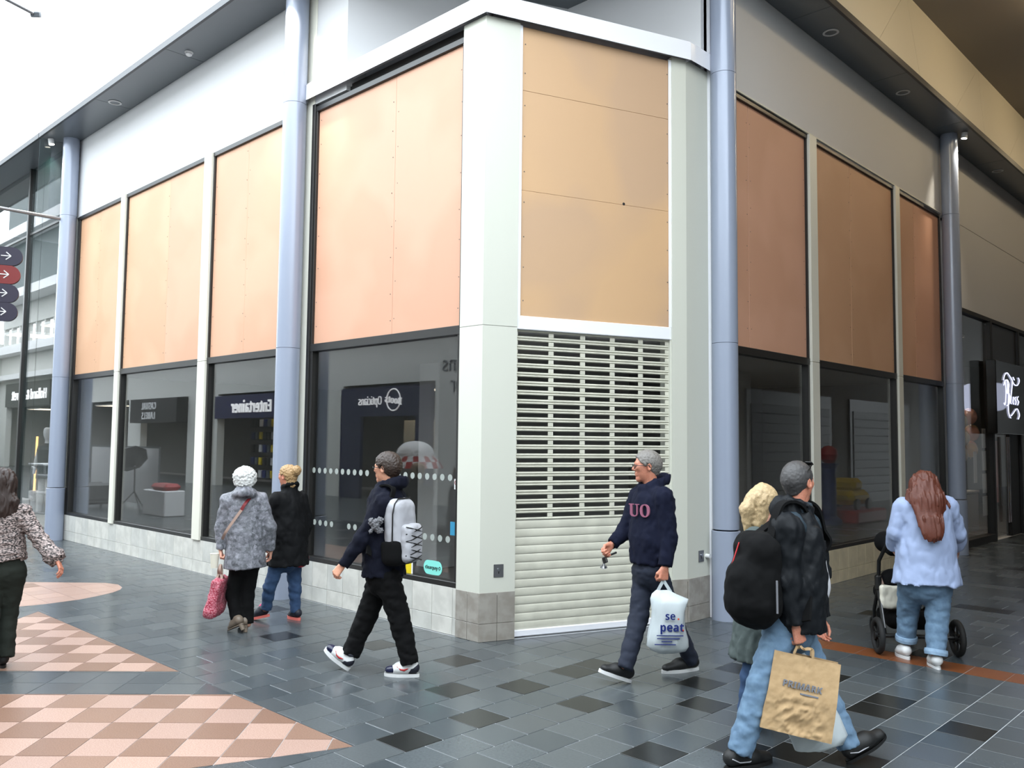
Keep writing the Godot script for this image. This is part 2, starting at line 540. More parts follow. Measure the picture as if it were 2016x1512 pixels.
	for kind in near:
		var list: Array = near[kind]
		list.sort_custom(func(p, q): return p[0] < q[0])
		var rest := {}
		for k in list.size():
			var t: Array = list[k][1]
			var which: Material = tile_material(t[1], t[2])
			var lift := rng.randf_range(-0.0006, 0.0006)
			if k < 300 and list[k][0] < 100.0:
				if t.size() > 3:
					var b := put(kind + "_tile", square, which, fl)
					b.position = Vector3(t[3].x, lift, t[3].y)
				else:
					var mb := tile_piece(t[0], lift)
					if mb:
						put(kind + "_tile", mb, which, fl)
			else:
				if not rest.has(which):
					rest[which] = Mb.new()
				if t.size() > 3:
					rest[which].box(Vector3(t[3].x, -0.01 + lift, t[3].y), Vector3(0.2935, 0.02, 0.2935), 0.0)
				else:
					tile_piece(t[0], lift, rest[which])
		for which in rest:
			tag(put(kind + "_field", rest[which], which, fl), "", "", "", "stuff")
	# slate beyond the reach of the single tiles
	var far := Mb.new()
	far.span(Vector3(-70, -0.02, -5.5), Vector3(-20.0, 0.0, 8))
	far.span(Vector3(-20.0, -0.02, -0.0), Vector3(16, 0.0, 8))
	far.span(Vector3(1.1, -0.02, -50), Vector3(16, 0.0, 0.0))
	far.span(Vector3(-4.8, -0.02, -50), Vector3(1.1, 0.0, -22.4))
	tag(put("slate_paving", far, M.slate1, fl), "", "", "", "stuff")

func rect(x0: float, z0: float, x1: float, z1: float, zmin: float) -> PackedVector2Array:
	if zmin < 50.0 and z0 < zmin:
		z0 = minf(zmin, z1)
	return PackedVector2Array([Vector2(x0, z0), Vector2(x1, z0), Vector2(x1, z1), Vector2(x0, z1)])

func cut(poly: PackedVector2Array, holes: Array, kind: String, variant: int) -> Array:
	if poly[2].y - poly[0].y < 0.02:
		return []
	var left: Array = [poly]
	var whole := poly[2].y - poly[0].y > 0.29
	for h in holes:
		var next := []
		for p in left:
			for r in Geometry2D.clip_polygons(p, h):
				if not Geometry2D.is_polygon_clockwise(r):
					next.append(r)
		if next.size() != 1 or next[0].size() != 4 or absf(area(next[0]) - area(poly)) > 1e-4:
			whole = false
		left = next
	var out := []
	for p in left:
		if area(p) > 0.002:
			out.append([p, kind, variant, (poly[0] + poly[2]) * 0.5] if whole else [p, kind, variant])
	return out

func area(p: PackedVector2Array) -> float:
	var a := 0.0
	for k in p.size():
		a += p[k].cross(p[(k + 1) % p.size()])
	return absf(a) * 0.5

func tile_piece(poly: PackedVector2Array, lift: float, into: Mb = null) -> Mb:
	var m := into if into else Mb.new()
	var done := false
	for s in Geometry2D.offset_polygon(poly, -0.0027):
		if s.size() > 2 and not Geometry2D.triangulate_polygon(s).is_empty():
			m.prism(s, -0.02, lift)
			done = true
	return m if done else null

func tile_material(kind: String, variant: int) -> Material:
	match kind:
		"slate": return M.slate_black if variant == 1 else M["slate%d" % (rng.randi() % 5)]
		"pink": return M["terrazzo_pink%d" % (rng.randi() % 2)]
		"brown": return M["terrazzo_brown%d" % (rng.randi() % 2)]
	return M.terrazzo_orange

# ------------------------------------------------------------------ the shop front
func bay(f: Transform3D, s0: float, s1: float, n: int, joints: Array, tones: Array, board_label: String, top := 5.84, gap := 0.0, glass_label := ""):
	var w := struct("window_%d" % n, glass_label)
	w.transform = f
	var m := Mb.new()
	var lo := 0.445
	m.span(Vector3(s0, lo, -0.10), Vector3(s1, lo + 0.055, 0.0), 0.004)
	m.span(Vector3(s0, 2.885, -0.10), Vector3(s1, 2.975, 0.0), 0.004)
	m.span(Vector3(s0, lo + 0.05, -0.10), Vector3(s0 + 0.05, 2.89, -0.005), 0.004)
	m.span(Vector3(s1 - 0.05, lo + 0.05, -0.10), Vector3(s1, 2.89, -0.005), 0.004)
	m.span(Vector3(s0, top, -0.10), Vector3(s1, top + 0.065, 0.0), 0.004)
	m.span(Vector3(s0, 2.97, -0.10), Vector3(s0 + 0.03, top + 0.005, -0.005), 0.003)
	m.span(Vector3(s1 - 0.03, 2.97, -0.10), Vector3(s1, top + 0.005, -0.005), 0.003)
	if gap > 0.0:
		m.span(Vector3(s0, top + 0.06, -0.14), Vector3(s1, top + 0.06 + gap, -0.06))
	put("frame", m, M.frame, w)
	put("glass_pane", sp(Vector3(s0 + 0.045, lo + 0.05, -0.062), Vector3(s1 - 0.045, 2.89, -0.052)), M.shop_glass, w)
	var t := thing("boarding", board_label, "board")
	t.transform = f
	var edges := [s0 + 0.03] + joints + [s1 - 0.03]
	for k in edges.size() - 1:
		put("board_panel", sp(Vector3(edges[k] + 0.0025, 2.977, -0.06), Vector3(edges[k + 1] - 0.0025, top - 0.001, -0.035 + 0.002 * (k % 2)), 0.002), M["board%d" % tones[k]], t)
		var sc := Mb.new()
		for side in [edges[k] + 0.04, edges[k + 1] - 0.04]:
			var y := 3.12 + rng.randf() * 0.1
			while y < top - 0.1:
				sc.lathe([[0.006, 0.0], [0.006, 0.003], [0.0, 0.0035]], Vector3(side + rng.randf_range(-0.012, 0.012), y, -0.0345), 8, Basis(Vector3.RIGHT, PI / 2))
				y += rng.randf_range(0.28, 0.42)
		tag(put("screw_heads", sc, M.grout_dark, t), "", "", "", "stuff")

func base_tiles(f: Transform3D, s0: float, s1: float, parent: Node, step := 0.3, names := ["base_tile0", "base_tile1"], z := 0.0, start := 0.0):
	var s := s0
	var first := start
	while s < s1 - 0.01:
		var e := minf(s1, s + (first if first > 0.0 else step))
		first = 0.0
		for row in [[0.0, 0.165], [0.165, 0.448]]:
			var o := put("wall_tile", bx(Vector3.ZERO, Vector3(e - s - 0.004, row[1] - row[0] - 0.004, 0.016), 0.0015), M[names[rng.randi() % names.size()]], parent)
			o.transform = f * Transform3D(Basis.IDENTITY, Vector3((s + e) * 0.5, (row[0] + row[1]) * 0.5, z - 0.008))
		s = e

func post(f: Transform3D, s0: float, s1: float, parent: Node, y0 := 0.445, y1 := 5.905, out := 0.03):
	put("mullion", sp(Vector3(s0, y0, -0.12), Vector3(s1, 2.925, out), 0.005), M.cream_post, parent).transform = f
	put("mullion", sp(Vector3(s0, 2.929, -0.12), Vector3(s1, y1, out), 0.005), M.cream_post, parent).transform = f

func shop_front():
	var f := frame_left()
	bay(f, -16.50, -14.50, 1, [-15.52], [1, 1], "peach board panels over the end window beside the far left column", 5.84, 0.0, "end shop window beside the far left column")
	bay(f, -14.34, -11.52, 2, [-12.74], [1, 0], "peach board panels between the two white mullions of the left wing", 5.84, 0.0, "shop window between the two white mullions of the left wing")
	bay(f, -11.30, -9.02, 3, [-10.35], [0, 0], "peach board panels just before the lilac column of the left wing", 5.84, 0.0, "shop window behind the two women in coats")
	bay(f, -8.70, -6.06, 4, [-7.18], [2, 2], "large pink orange board panels below the white cornice", 5.80, 0.12, "large shop window with dot stickers behind the hooded youth")
	var tr := struct("trim_1", "white mullions and tiled base of the left wing")
	post(f, -14.50, -14.34, tr)
	post(f, -11.52, -11.30, tr)
	put("jamb", sp(Vector3(-16.62, 0.445, -0.12), Vector3(-16.50, 5.9, -0.01)), M.frame, tr).transform = f
	put("jamb", sp(Vector3(-8.90, 0.445, -0.12), Vector3(-8.72, SOFFIT, 0.008), 0.004), M.cream_post, tr).transform = f
	put("jamb_strip", sp(Vector3(-8.76, 0.445, -0.12), Vector3(-8.70, 5.9, 0.012), 0.004), M.frame, tr).transform = f
	base_tiles(f, -16.62, -6.06, tr, 0.3, ["base_tile0", "base_tile1"], 0.0)
	f = frame_right()
	bay(f, 8.50, 10.64, 5, [9.10], [2, 2], "brown orange board panel beside the lilac corner column", 5.90, 0.0, "dark shop window behind the man with the backpack")
	bay(f, 10.86, 13.72, 6, [12.08], [1, 1], "brown orange board panels between the cream mullions of the right wing", 5.90, 0.0, "dark shop window between the cream mullions of the right wing")
	bay(f, 13.90, 15.95, 7, [14.69], [0, 2], "brown orange board panels at the far end of the right wing", 5.90, 0.0, "narrow dark shop window at the far end of the right wing")
	tr = struct("trim_2", "cream mullions and tiled base of the right wing")
	post(f, 10.64, 10.86, tr, 0.445, 5.965)
	post(f, 13.72, 13.90, tr, 0.445, 5.965)
	put("top_trim", sp(Vector3(8.2, 5.962, -0.10), Vector3(15.96, 5.985, 0.02), 0.003), M.cream_metal, tr).transform = f
	base_tiles(f, 8.15, 15.95, tr, 0.3, ["base_tile_cream"], 0.0)

func corner_box():
	# pilasters, tiled plinths, the board over the shutter and the white cornice round the corner
	var c := frame_chamfer()
	var box := struct("trim_3", "pale metal pilasters and plinths of the shop corner")
	var m := Mb.new()
	var l := frame_left()
	# left pilaster: one face on the left wing, one on the chamfer; split at the shutter head
	var outline := [Vector2(-6.05, -5.53), Vector2(-5.73, -5.53)]
	var p1: Vector3 = c * Vector3(0.36, 0, 0)
	var p2: Vector3 = c * Vector3(0.36, 0, -0.22)
	var pil := PackedVector2Array([outline[0], outline[1], Vector2(p1.x, p1.z), Vector2(p2.x, p2.z), Vector2(-6.05, -5.75)])
	m.prism(pil, 0.42, 2.945)
	put("pilaster", m, M.cream_metal, box)
	m = Mb.new()
	m.prism(pil, 2.949, 5.96)
	put("pilaster", m, M.cream_metal, box)
	# right pilaster: chamfer face, then a face along the right wing
	var q := []
	for v in [Vector3(2.15, 0, -0.22), Vector3(2.15, 0, 0), Vector3(2.335, 0, 0)]:
		var w: Vector3 = c * v
		q.append(Vector2(w.x, w.z))
	q.append(Vector2(q[2].x + 0.012, -8.12))
	q.append(Vector2(-5.1, -8.12))
	var pr := PackedVector2Array(q)
	m = Mb.new()
	m.prism(pr, 0.42, 5.98)
	put("pilaster", m, M.cream_metal, box)
	put("edge_post", sp(Vector3(-5.02, 0.0, -8.21), Vector3(-4.83, SOFFIT, -8.12), 0.004), M.cornice, box)
	# plinths
	m = Mb.new()
	m.prism(Geometry2D.offset_polygon(pil, -0.012)[0], 0, 0.425)
	m.prism(Geometry2D.offset_polygon(pr, -0.012)[0], 0, 0.425)
	put("plinth_core", m, M.grout_dark, box)
	base_tiles(l, -6.055, -5.733, box, 0.163, ["plinth_tile"], 0.022)
	base_tiles(c, -0.003, 0.363, box, 0.183, ["plinth_tile"], 0.003)
	base_tiles(c, 2.147, 2.337, box, 0.19, ["plinth_tile"], 0.003)
	var rr := Transform3D(Basis(Vector3(0, 0, -1), Vector3.UP, Vector3(1, 0, 0)), Vector3(q[2].x, 0, 0))
	base_tiles(rr, -q[2].y + 0.004, 8.13, box, 0.225, ["plinth_tile"], 0.014)
	# the board above the shutter, with its frame
	var t := thing("boarding", "tan board with a dark knot hole above the roller shutter", "board")
	t.transform = c
	var y0 := 3.06
	for k in 3:
		var y1: float = [4.30, 5.30, 5.945][k]
		put("board_panel", sp(Vector3(0.395, y0 + 0.001, -0.08), Vector3(2.155, y1 - 0.001, [-0.028, -0.029, -0.0285][k]), 0.0015), M["board3"], t)
		y0 = y1
	var knot := Mb.new()
	knot.lathe([[0.016, 0.0], [0.014, 0.003], [0.0, 0.004]], Vector3(1.571, 4.31, -0.028), 10, Basis(Vector3.RIGHT, PI / 2))
	tag(put("knot_hole", knot, M.black, t), "small dark knot hole")
	var sc := Mb.new()
	for sx in [0.43, 2.11]:
		for k in 9:
			sc.lathe([[0.006, 0.0], [0.006, 0.003], [0.0, 0.0035]], Vector3(sx, 3.2 + 0.32 * k + rng.randf() * 0.05, -0.0275), 8, Basis(Vector3.RIGHT, PI / 2))
	tag(put("screw_heads", sc, M.grout_dark, t), "", "", "", "stuff")
	put("side_strip", sp(Vector3(0.355, 2.95, -0.09), Vector3(0.397, 5.95, -0.012), 0.003), M.cornice, box).transform = c
	put("side_strip", sp(Vector3(2.118, 3.06, -0.02), Vector3(2.152, 5.95, -0.010), 0.003), M.cornice, box).transform = c
	put("shutter_head", sp(Vector3(0.36, 2.93, -0.30), Vector3(2.152, 3.062, -0.012), 0.006), M.cornice, box).transform = c
	put("guide_rail", sp(Vector3(0.335, 0, -0.14), Vector3(0.362, 2.94, -0.02), 0.003), M.cream_metal, box).transform = c
	put("guide_rail", sp(Vector3(2.14, 0, -0.14), Vector3(2.16, 2.94, -0.02), 0.003), M.cream_metal, box).transform = c
	# cornice with a thin upper lip
	var co := struct("trim_4", "white metal cornice round the shop corner")
	var path := [Vector2(-8.87, -5.55), Vector2(-5.73, -5.55), Vector2(q[2].x, q[2].y), Vector2(q[2].x + 0.01, -8.16)]
	for band in [[5.955, 6.145, 0.075, "cornice_band"], [6.145, 6.165, 0.055, "cornice_lip"]]:
		for k in 3:
			var a: Vector2 = path[k]
			var b: Vector2 = path[k + 1]
			var na := miter(path, k, band[2])
			var nb := miter(path, k + 1, band[2])
			var ia := miter(path, k, -0.2)
			var ib := miter(path, k + 1, -0.2)
			m = Mb.new()
			m.prism(PackedVector2Array([ia, na, nb, ib]), band[0], band[1])
			put(band[3], m, M.cornice, co)
	m = Mb.new()
	m.prism(PackedVector2Array([Vector2(-8.87, -5.6), Vector2(-5.76, -5.6), Vector2(-4.95, -7.72), Vector2(-4.95, -8.1), Vector2(-6.9, -8.1), Vector2(-8.2, -5.7)]), 6.02, 6.13)
	put("cornice_roof", m, M.upper_wall, co)

func miter(path: Array, k: int, out: float) -> Vector2:
	var n := Vector2.ZERO
	var parts := []
	if k > 0:
		parts.append(path[k] - path[k - 1])
	if k < path.size() - 1:
		parts.append(path[k + 1] - path[k])
	var ns := []
	for d in parts:
		ns.append(Vector2(-d.y, d.x).normalized())
	if ns.size() == 1:
		return path[k] + ns[0] * out
	n = (ns[0] + ns[1]).normalized()
	return path[k] + n * out / n.dot(ns[0])

func shutter():
	var t := thing("roller_shutter", "cream roller shutter closed over the corner doorway, slotted above and solid below", "shutter")
	t.transform = frame_chamfer()
	# slotted slats: five openings each
	var w := 1.80
	var s0 := 0.352
	var n := 21
	var y_top := 2.935
	var y_split := 1.10
	var h := (y_top - y_split) / n
	var slot := Mb.new()
	lath(slot, 0, w, 0.0, h * 0.27)
	lath(slot, 0, w, h * 0.73, h * 0.97)
	for k in 6:
		var cx := [0.0, 0.375, 0.73, 1.075, 1.415, 1.745][k] as float
		var ww := [0.04, 0.055, 0.055, 0.055, 0.055, 0.055][k] as float
		slot.span(Vector3(cx, h * 0.28, -0.062), Vector3(cx + ww, h * 0.72, -0.054))
	var sm := slot.mesh()
	for k in n:
		put("slotted_slat", sm, M.shutter, t).position = Vector3(s0, y_split + k * h, 0)
	var solid := Mb.new()
	var n2 := 13
	var h2 := (y_split - 0.07) / n2
	lath(solid, 0, w, 0.0, h2 * 0.95, 0.006)
	sm = solid.mesh()
	for k in n2:
		put("solid_slat", sm, M.shutter, t).position = Vector3(s0, 0.07 + k * h2, 0)
	put("bottom_bar", sp(Vector3(s0, 0.012, -0.075), Vector3(s0 + w, 0.072, -0.035), 0.006), M.cornice, t)

# one lath: a shallow bulge between two edges
func lath(m: Mb, x0: float, x1: float, y0: float, y1: float, bulge := 0.010):
	var prof := []
	for k in 7:
		var u := k / 6.0
		prof.append(Vector2(lerpf(y0, y1, u), -0.060 + bulge * pow(sin(PI * u), 0.6)))
	for k in 6:
		var a: Vector2 = prof[k]
		var b: Vector2 = prof[k + 1]
		m.quad(Vector3(x0, a.x, a.y), Vector3(x1, a.x, a.y), Vector3(x1, b.x, b.y), Vector3(x0, b.x, b.y), Vector3(0, -(b.y - a.y), b.x - a.x).normalized())
	m.quad(Vector3(x0, y0, -0.066), Vector3(x1, y0, -0.066), Vector3(x1, y1, -0.066), Vector3(x0, y1, -0.066), Vector3(0, 0, -1))
	m.quad(Vector3(x0, y0, -0.066), Vector3(x1, y0, -0.066), Vector3(x1, y0, -0.060), Vector3(x0, y0, -0.060), Vector3(0, -1, 0))
	m.quad(Vector3(x0, y1, -0.066), Vector3(x1, y1, -0.066), Vector3(x1, y1, -0.060), Vector3(x0, y1, -0.060), Vector3(0, 1, 0))

func mall_column(at: Vector3, label: String):
	var t := thing("mall_column", label, "column", at, 0.0, "lilac grey steel columns along the shop fronts")
	tag(t, "", "", "", "structure")
	t.remove_meta("category")
	var r := 0.14
	var m := Mb.new()
	m.lathe([[r + 0.012, 0.0], [r + 0.012, 0.925], [r + 0.008, 0.93], [r - 0.01, 0.93]], Vector3.ZERO, 40)
	put("sleeve", m, M.lilac_steel, t)
	var cuts := [0.942, 2.925, 5.90, SOFFIT + 0.02]
	for k in 3:
		m = Mb.new()
		m.lathe([[r - 0.012, cuts[k]], [r - 0.012, cuts[k] + 0.003], [r, cuts[k] + 0.004], [r, cuts[k + 1] - 0.001], [r - 0.012, cuts[k + 1]]], Vector3.ZERO, 40)
		put("shaft", m, M.lilac_steel, t)
	return t

func ring_light(at: Vector3, label: String, lit := false):
	var t := thing("downlight", label, "ceiling light", at, 0.0, "" if lit else "unlit round downlights in the soffit")
	var m := Mb.new()
	m.lathe([[0.075, 0.0], [0.10, 0.0], [0.105, -0.008], [0.078, -0.012], [0.075, 0.0]], Vector3.ZERO, 28)
	put("trim_ring", m, M.soft_white, t)
	m = Mb.new()
	m.lathe([[0.0, -0.003], [0.078, -0.003]], Vector3.ZERO, 24)
	put("lamp_face", m, M.lamp if lit else M.soffit, t)
	return t

func spot_lamp(at: Vector3, target: Vector3, energy: float, label: String):
	var t := thing("spot_lamp", label, "ceiling light", at)
	var d := (target - at).normalized()
	var m := Mb.new()
	m.tube([Vector3.ZERO, Vector3(0, -0.05, 0)], 0.02, 12)
	put("stem", m, M.soffit_edge, t)
	m = Mb.new()
	m.tube([Vector3(0, -0.05, 0) - d * 0.04, Vector3(0, -0.05, 0) + d * 0.06], 0.05, 20)
	put("lamp_body", m, M.soft_white, t)
	m = Mb.new()
	m.tube([Vector3(0, -0.05, 0) + d * 0.061, Vector3(0, -0.05, 0) + d * 0.064], 0.045, 20)
	put("lamp_lens", m, M.lamp, t)
	var s := SpotLight3D.new()
	s.name = "lamp_beam"
	s.light_color = Color(1.0, 0.96, 0.88)
	s.light_energy = energy
	s.spot_angle = 38.0
	s.spot_angle_attenuation = 0.8
	s.spot_range = 40.0
	s.light_size = 0.05
	s.shadow_enabled = true
	t.add_child(s)
	s.position = Vector3(0, -0.05, 0) + d * 0.075
	s.look_at_from_position(at + s.position, target, Vector3.UP if absf(d.y) < 0.99 else Vector3.RIGHT)
	return t

func columns_and_soffit():
	mall_column(Vector3(-16.62, 0, -5.40), "lilac grey steel column at the far end of the left wing")
	mall_column(Vector3(-8.93, 0, -5.40), "lilac grey steel column before the pink orange boards")
	mall_column(Vector3(-4.69, 0, -8.16), "lilac grey steel column beside the shutter corner")
	mall_column(Vector3(-4.70, 0, -15.95), "grey steel column at the far end of the right wing")
	var so := struct("ceiling_1", "dark grey soffit running along both wings of the shop")
	var edge := Mb.new()
	var x := -16.94
	while x < -4.4:
		var e := minf(x + 2.62, -4.30)
		put("soffit_panel", sp(Vector3(x + 0.004, SOFFIT, ZL), Vector3(e - 0.004, SOFFIT + 0.05, -4.97), 0.004), M.soffit, so)
		x = e
	var z := -4.95
	while z > -34.0:
		put("soffit_panel", sp(Vector3(XR, SOFFIT, z - 2.62 + 0.004), Vector3(-4.32, SOFFIT + 0.05, z - 0.004), 0.004), M.soffit, so)
		z -= 2.62
	put("soffit_panel", sp(Vector3(-8.2, SOFFIT + 0.002, -8.2), Vector3(-4.87, SOFFIT + 0.05, -5.55)), M.soffit, so)
	edge.span(Vector3(-16.94, SOFFIT - 0.012, -4.975), Vector3(-4.28, SOFFIT + 0.09, -4.935), 0.004)
	edge.span(Vector3(-4.325, SOFFIT - 0.012, -34.0), Vector3(-4.285, SOFFIT + 0.09, -4.95), 0.004)
	put("soffit_edge", edge, M.soffit_edge, so)
	ring_light(Vector3(-14.22, SOFFIT - 0.001, -5.25), "round unlit downlight in the soffit over the white mullions")
	for k in 3:
		ring_light(Vector3(-4.62, SOFFIT - 0.001, [-10.85, -13.5, -18.7][k]), ["first round unlit downlight in the soffit after the corner column", "second round unlit downlight in the soffit after the corner column", "round unlit downlight in the soffit past the lit spot lamp"][k])
	var sd := thing("smoke_detector", "white smoke detector under the dark soffit", "smoke detector", Vector3(-11.55, SOFFIT, -5.25))
	var m := Mb.new()
	m.lathe([[0.0, -0.02], [0.055, -0.02], [0.06, -0.01], [0.06, 0.0]], Vector3.ZERO, 24)
	put("base_plate", m, M.soft_white, sd)
	m = Mb.new()
	m.lathe([[0.0, -0.06], [0.025, -0.058], [0.042, -0.045], [0.045, -0.034], [0.03, -0.034], [0.03, -0.02]], Vector3.ZERO, 24)
	put("sensor_head", m, M.white, sd)
	spot_lamp(Vector3(-16.85, SOFFIT, -5.12), Vector3(-16.62, 5.2, -5.40), 9.0, "lit spot lamp at the head of the far left column")
	spot_lamp(Vector3(-8.85, SOFFIT, -5.08), Vector3(-8.93, 5.6, -5.40), 9.0, "lit spot lamp above the column before the pink orange boards")
	spot_lamp(Vector3(-4.45, SOFFIT, -15.98), Vector3(-4.70, 5.4, -15.95), 7.0, "lit spot lamp at the head of the far right column")
	# the cream bulkhead above the right soffit, in slanting panels, and the brown ceiling over the right street
	var bh := struct("wall_bulkhead", "cream panelled bulkhead above the right soffit, washed by ceiling lamps")
	var top := 8.52
	var edges := [[-9.0, -7.6], [-11.66, -12.70], [-13.26, -12.74], [-14.97, -16.24], [-16.6, -16.28], [-18.2, -19.5], [-19.9, -19.54], [-21.5, -22.8], [-23.2, -22.84], [-26.0, -27.0], [-34, -34]]
	for k in edges.size() - 1:
		var a: Array = edges[k]
		var b: Array = edges[k + 1]
		m = Mb.new()
		var tr := Transform3D(Basis(Vector3(0, 0, -1), Vector3.UP, Vector3(1, 0, 0)), Vector3(-4.30, 0, 0))
		var poly := PackedVector2Array([Vector2(-a[0] + 0.004, SOFFIT + 0.09), Vector2(-b[0] - 0.004, SOFFIT + 0.09), Vector2(-b[1] - 0.004, top), Vector2(-a[1] + 0.004, top)])
		m.slab(poly, tr, -0.03, 0.012)
		put("bulkhead_panel", m, M.cream_panel, bh)
	struct("ceiling_2", "brown grey ceiling over the right mall street", sp(Vector3(-4.9, top, -50), Vector3(16, top + 0.2, -6.0)), M.brown_ceiling)
	for z2 in [-11.2, -14.2, -17.8, -22.0]:
		var t := thing("wall_washer", ["lit ceiling lamp washing the cream bulkhead, nearest the corner", "lit ceiling lamp washing the cream bulkhead, second along", "lit ceiling lamp washing the cream bulkhead, third along", "lit ceiling lamp washing the cream bulkhead, farthest along"][[-11.2, -14.2, -17.8, -22.0].find(z2)], "ceiling light", Vector3(-2.3, top, z2))
		m = Mb.new()
		m.lathe([[0.0, -0.03], [0.09, -0.03], [0.10, -0.02], [0.10, 0.0]], Vector3.ZERO, 20)
		put("lamp_body", m, M.soft_white, t)
		m = Mb.new()
		m.lathe([[0.0, -0.032], [0.08, -0.032]], Vector3.ZERO, 20)
		put("lamp_lens", m, M.lamp, t)
		var o := OmniLight3D.new()
		o.name = "lamp_glow"
		o.light_color = Color(1.0, 0.90, 0.72)
		o.light_energy = 1.3
		o.omni_range = 40.0
		o.light_size = 0.06
		o.shadow_enabled = true
		o.position = Vector3(0, -0.12, 0)
		t.add_child(o)

# ------------------------------------------------------------------ the shops next door
func neighbours():
	# left neighbour: tall glass front with a lit display behind it
	var w := struct("window_8", "tall glass front of the lit shop beyond the far left column")
	for p in [[-18.38, -16.78], [-19.07, -18.40], [-22.4, -19.17], [-26.0, -22.5]]:
		put("glass_pane", sp(Vector3(p[0], 0.12, -5.506), Vector3(p[1], SOFFIT, -5.494)), M.clear_glass, w)
	put("mullion", sp(Vector3(-19.16, 0.0, -5.58), Vector3(-19.08, SOFFIT, -5.44), 0.006), M.frame, w)
	put("mullion", sp(Vector3(-22.49, 0.0, -5.58), Vector3(-22.41, SOFFIT, -5.44), 0.006), M.frame, w)
	put("plinth", sp(Vector3(-26.0, 0.0, -5.62), Vector3(-16.78, 0.12, -5.44), 0.006), M.frame, w)
	put("transom", sp(Vector3(-26.0, 5.95, -5.54), Vector3(-16.78, 6.0, -5.48), 0.004), M.frame, w)
	put("side_pane", sp(Vector3(-16.958, 5.86, -5.5), Vector3(-16.946, SOFFIT, -4.96)), M.clear_glass, w)
	var m := Mb.new()
	m.span(Vector3(-26.2, 0, -9.2), Vector3(-16.8, SOFFIT, -9.0))
	m.span(Vector3(-26.2, 0, -9.0), Vector3(-26.0, SOFFIT, -5.5))
	m.span(Vector3(-16.85, 0, -9.0), Vector3(-16.76, SOFFIT, -5.62))
	struct("wall_next_door", "grey inner walls of the lit shop beyond the far left column", m, M.dim_wall)
	struct("floor_next_door", "pale floor of the lit shop beyond the far left column", sp(Vector3(-26.0, -0.1, -9.0), Vector3(-16.8, 0.10, -5.6)), M.base_tile0)
	var so := struct("ceiling_3", "dark grey soffit beyond the far left column")
	x_soffit(so, -26.0, -16.96)
	m = Mb.new()
	m.span(Vector3(-60, 0, -5.75), Vector3(-26.1, SOFFIT, -5.5))
	struct("wall_far_left", "pale shop wall farther along the left street", m, M.upper_wall)
	var rod := Mb.new()
	rod.tube([Vector3(-16.62, 5.83, -5.27), Vector3(-16.62, 5.83, 5.0)], 0.03, 14)
	tag(put("tie_rod", rod, M.steel), "grey steel tie rod reaching out from the far left column", "rod")
	# mannequin and display
	var d := thing("mannequin", "pale bald mannequin in a dark waistcoat behind the far left glass", "mannequin", Vector3(-21.15, 0.10, -6.65), 0.5)
	m = Mb.new()
	m.lathe([[0.0, 1.78], [0.05, 1.98 - 0.02], [0.085, 1.92], [0.095, 1.84], [0.085, 1.76], [0.06, 1.70], [0.05, 1.66], [0.055, 1.60], [0.15, 1.56]].slice(1), Vector3.ZERO, 20)
	put("head", m, M.soft_white, d)
	m = Mb.new()
	m.lathe([[0.07, 1.60], [0.19, 1.54], [0.21, 1.45], [0.19, 1.25], [0.17, 1.10], [0.20, 0.95], [0.21, 0.80], [0.0, 0.80]], Vector3.ZERO, 20)
	put("waistcoat", m, M.black, d)
	m = Mb.new()
	for s in [-1, 1]:
		m.tube([Vector3(0.09 * s, 0.82, 0), Vector3(0.10 * s, 0.45, 0.01), Vector3(0.11 * s, 0.05, 0)], [0.09, 0.07, 0.05], 12)
		m.tube([Vector3(0.20 * s, 1.50, 0), Vector3(0.27 * s, 1.2, 0.02), Vector3(0.28 * s, 0.9, 0.06)], [0.055, 0.045, 0.03], 12)
	put("limbs", m, M.soft_white, d)
	put("base_plate", bx(Vector3(0, 0.02, 0), Vector3(0.4, 0.04, 0.4), 0.005), M.steel, d)
	for k in 2:
		var t := thing("tube_light", ["tall upright glowing tube behind the far left glass", "short upright glowing tube behind the far left glass"][k], "lamp", Vector3(-21.75 + 0.22 * k, 0.10, -6.6 - 0.1 * k))
		m = Mb.new()
		m.tube([Vector3(0, 0.5, 0), Vector3(0.05, 1.75 - 0.35 * k, 0)], 0.025, 10)
		put("tube", m, M.warm_lamp, t)
		put("foot", bx(Vector3(0, 0.25, 0), Vector3(0.18, 0.5, 0.18), 0.01), M.white, t)
	for k in 3:
		var t := thing("display_stand", ["white handbag stand behind the far left glass, nearest the column", "low grey stand behind the far left glass", "tall wooden shelf at the back of the lit shop"][k], "stand", [Vector3(-20.75, 0.10, -5.95), Vector3(-21.5, 0.10, -5.95), Vector3(-22.2, 0.10, -8.6)][k])
		if k < 2:
			m = Mb.new()
			m.box(Vector3(0, 0.20 + 0.02 * k, 0), Vector3(0.62, 0.40, 0.40), 0.03)
			put("stand_body", m, M.white if k == 0 else M.soft_white, t)
			put("ticket", bx(Vector3(0.1, 0.43 + 0.02 * k, 0.15), Vector3(0.09, 0.07, 0.01), 0.0, Basis(Vector3.RIGHT, -0.5)), M.soffit if k == 0 else M.white, t)
		else:
			for s in 5:
				put("shelf", bx(Vector3(0, 0.4 + 0.45 * s, 0), Vector3(2.4, 0.03, 0.35), 0.003), M.gold, t)
				for b in 6:
					put("goods", bx(Vector3(-1.0 + 0.4 * b, 0.4 + 0.45 * s + 0.11, 0), Vector3(0.2, 0.19, 0.2), 0.02), [M.white, M.black, M.pink, M.gold, M.blue, M.soft_white][(b + s * 2) % 6], t)
			put("side_post", bx(Vector3(-1.2, 1.15, 0), Vector3(0.04, 2.3, 0.35)), M.gold, t)
			put("side_post", bx(Vector3(1.2, 1.15, 0), Vector3(0.04, 2.3, 0.35)), M.gold, t)
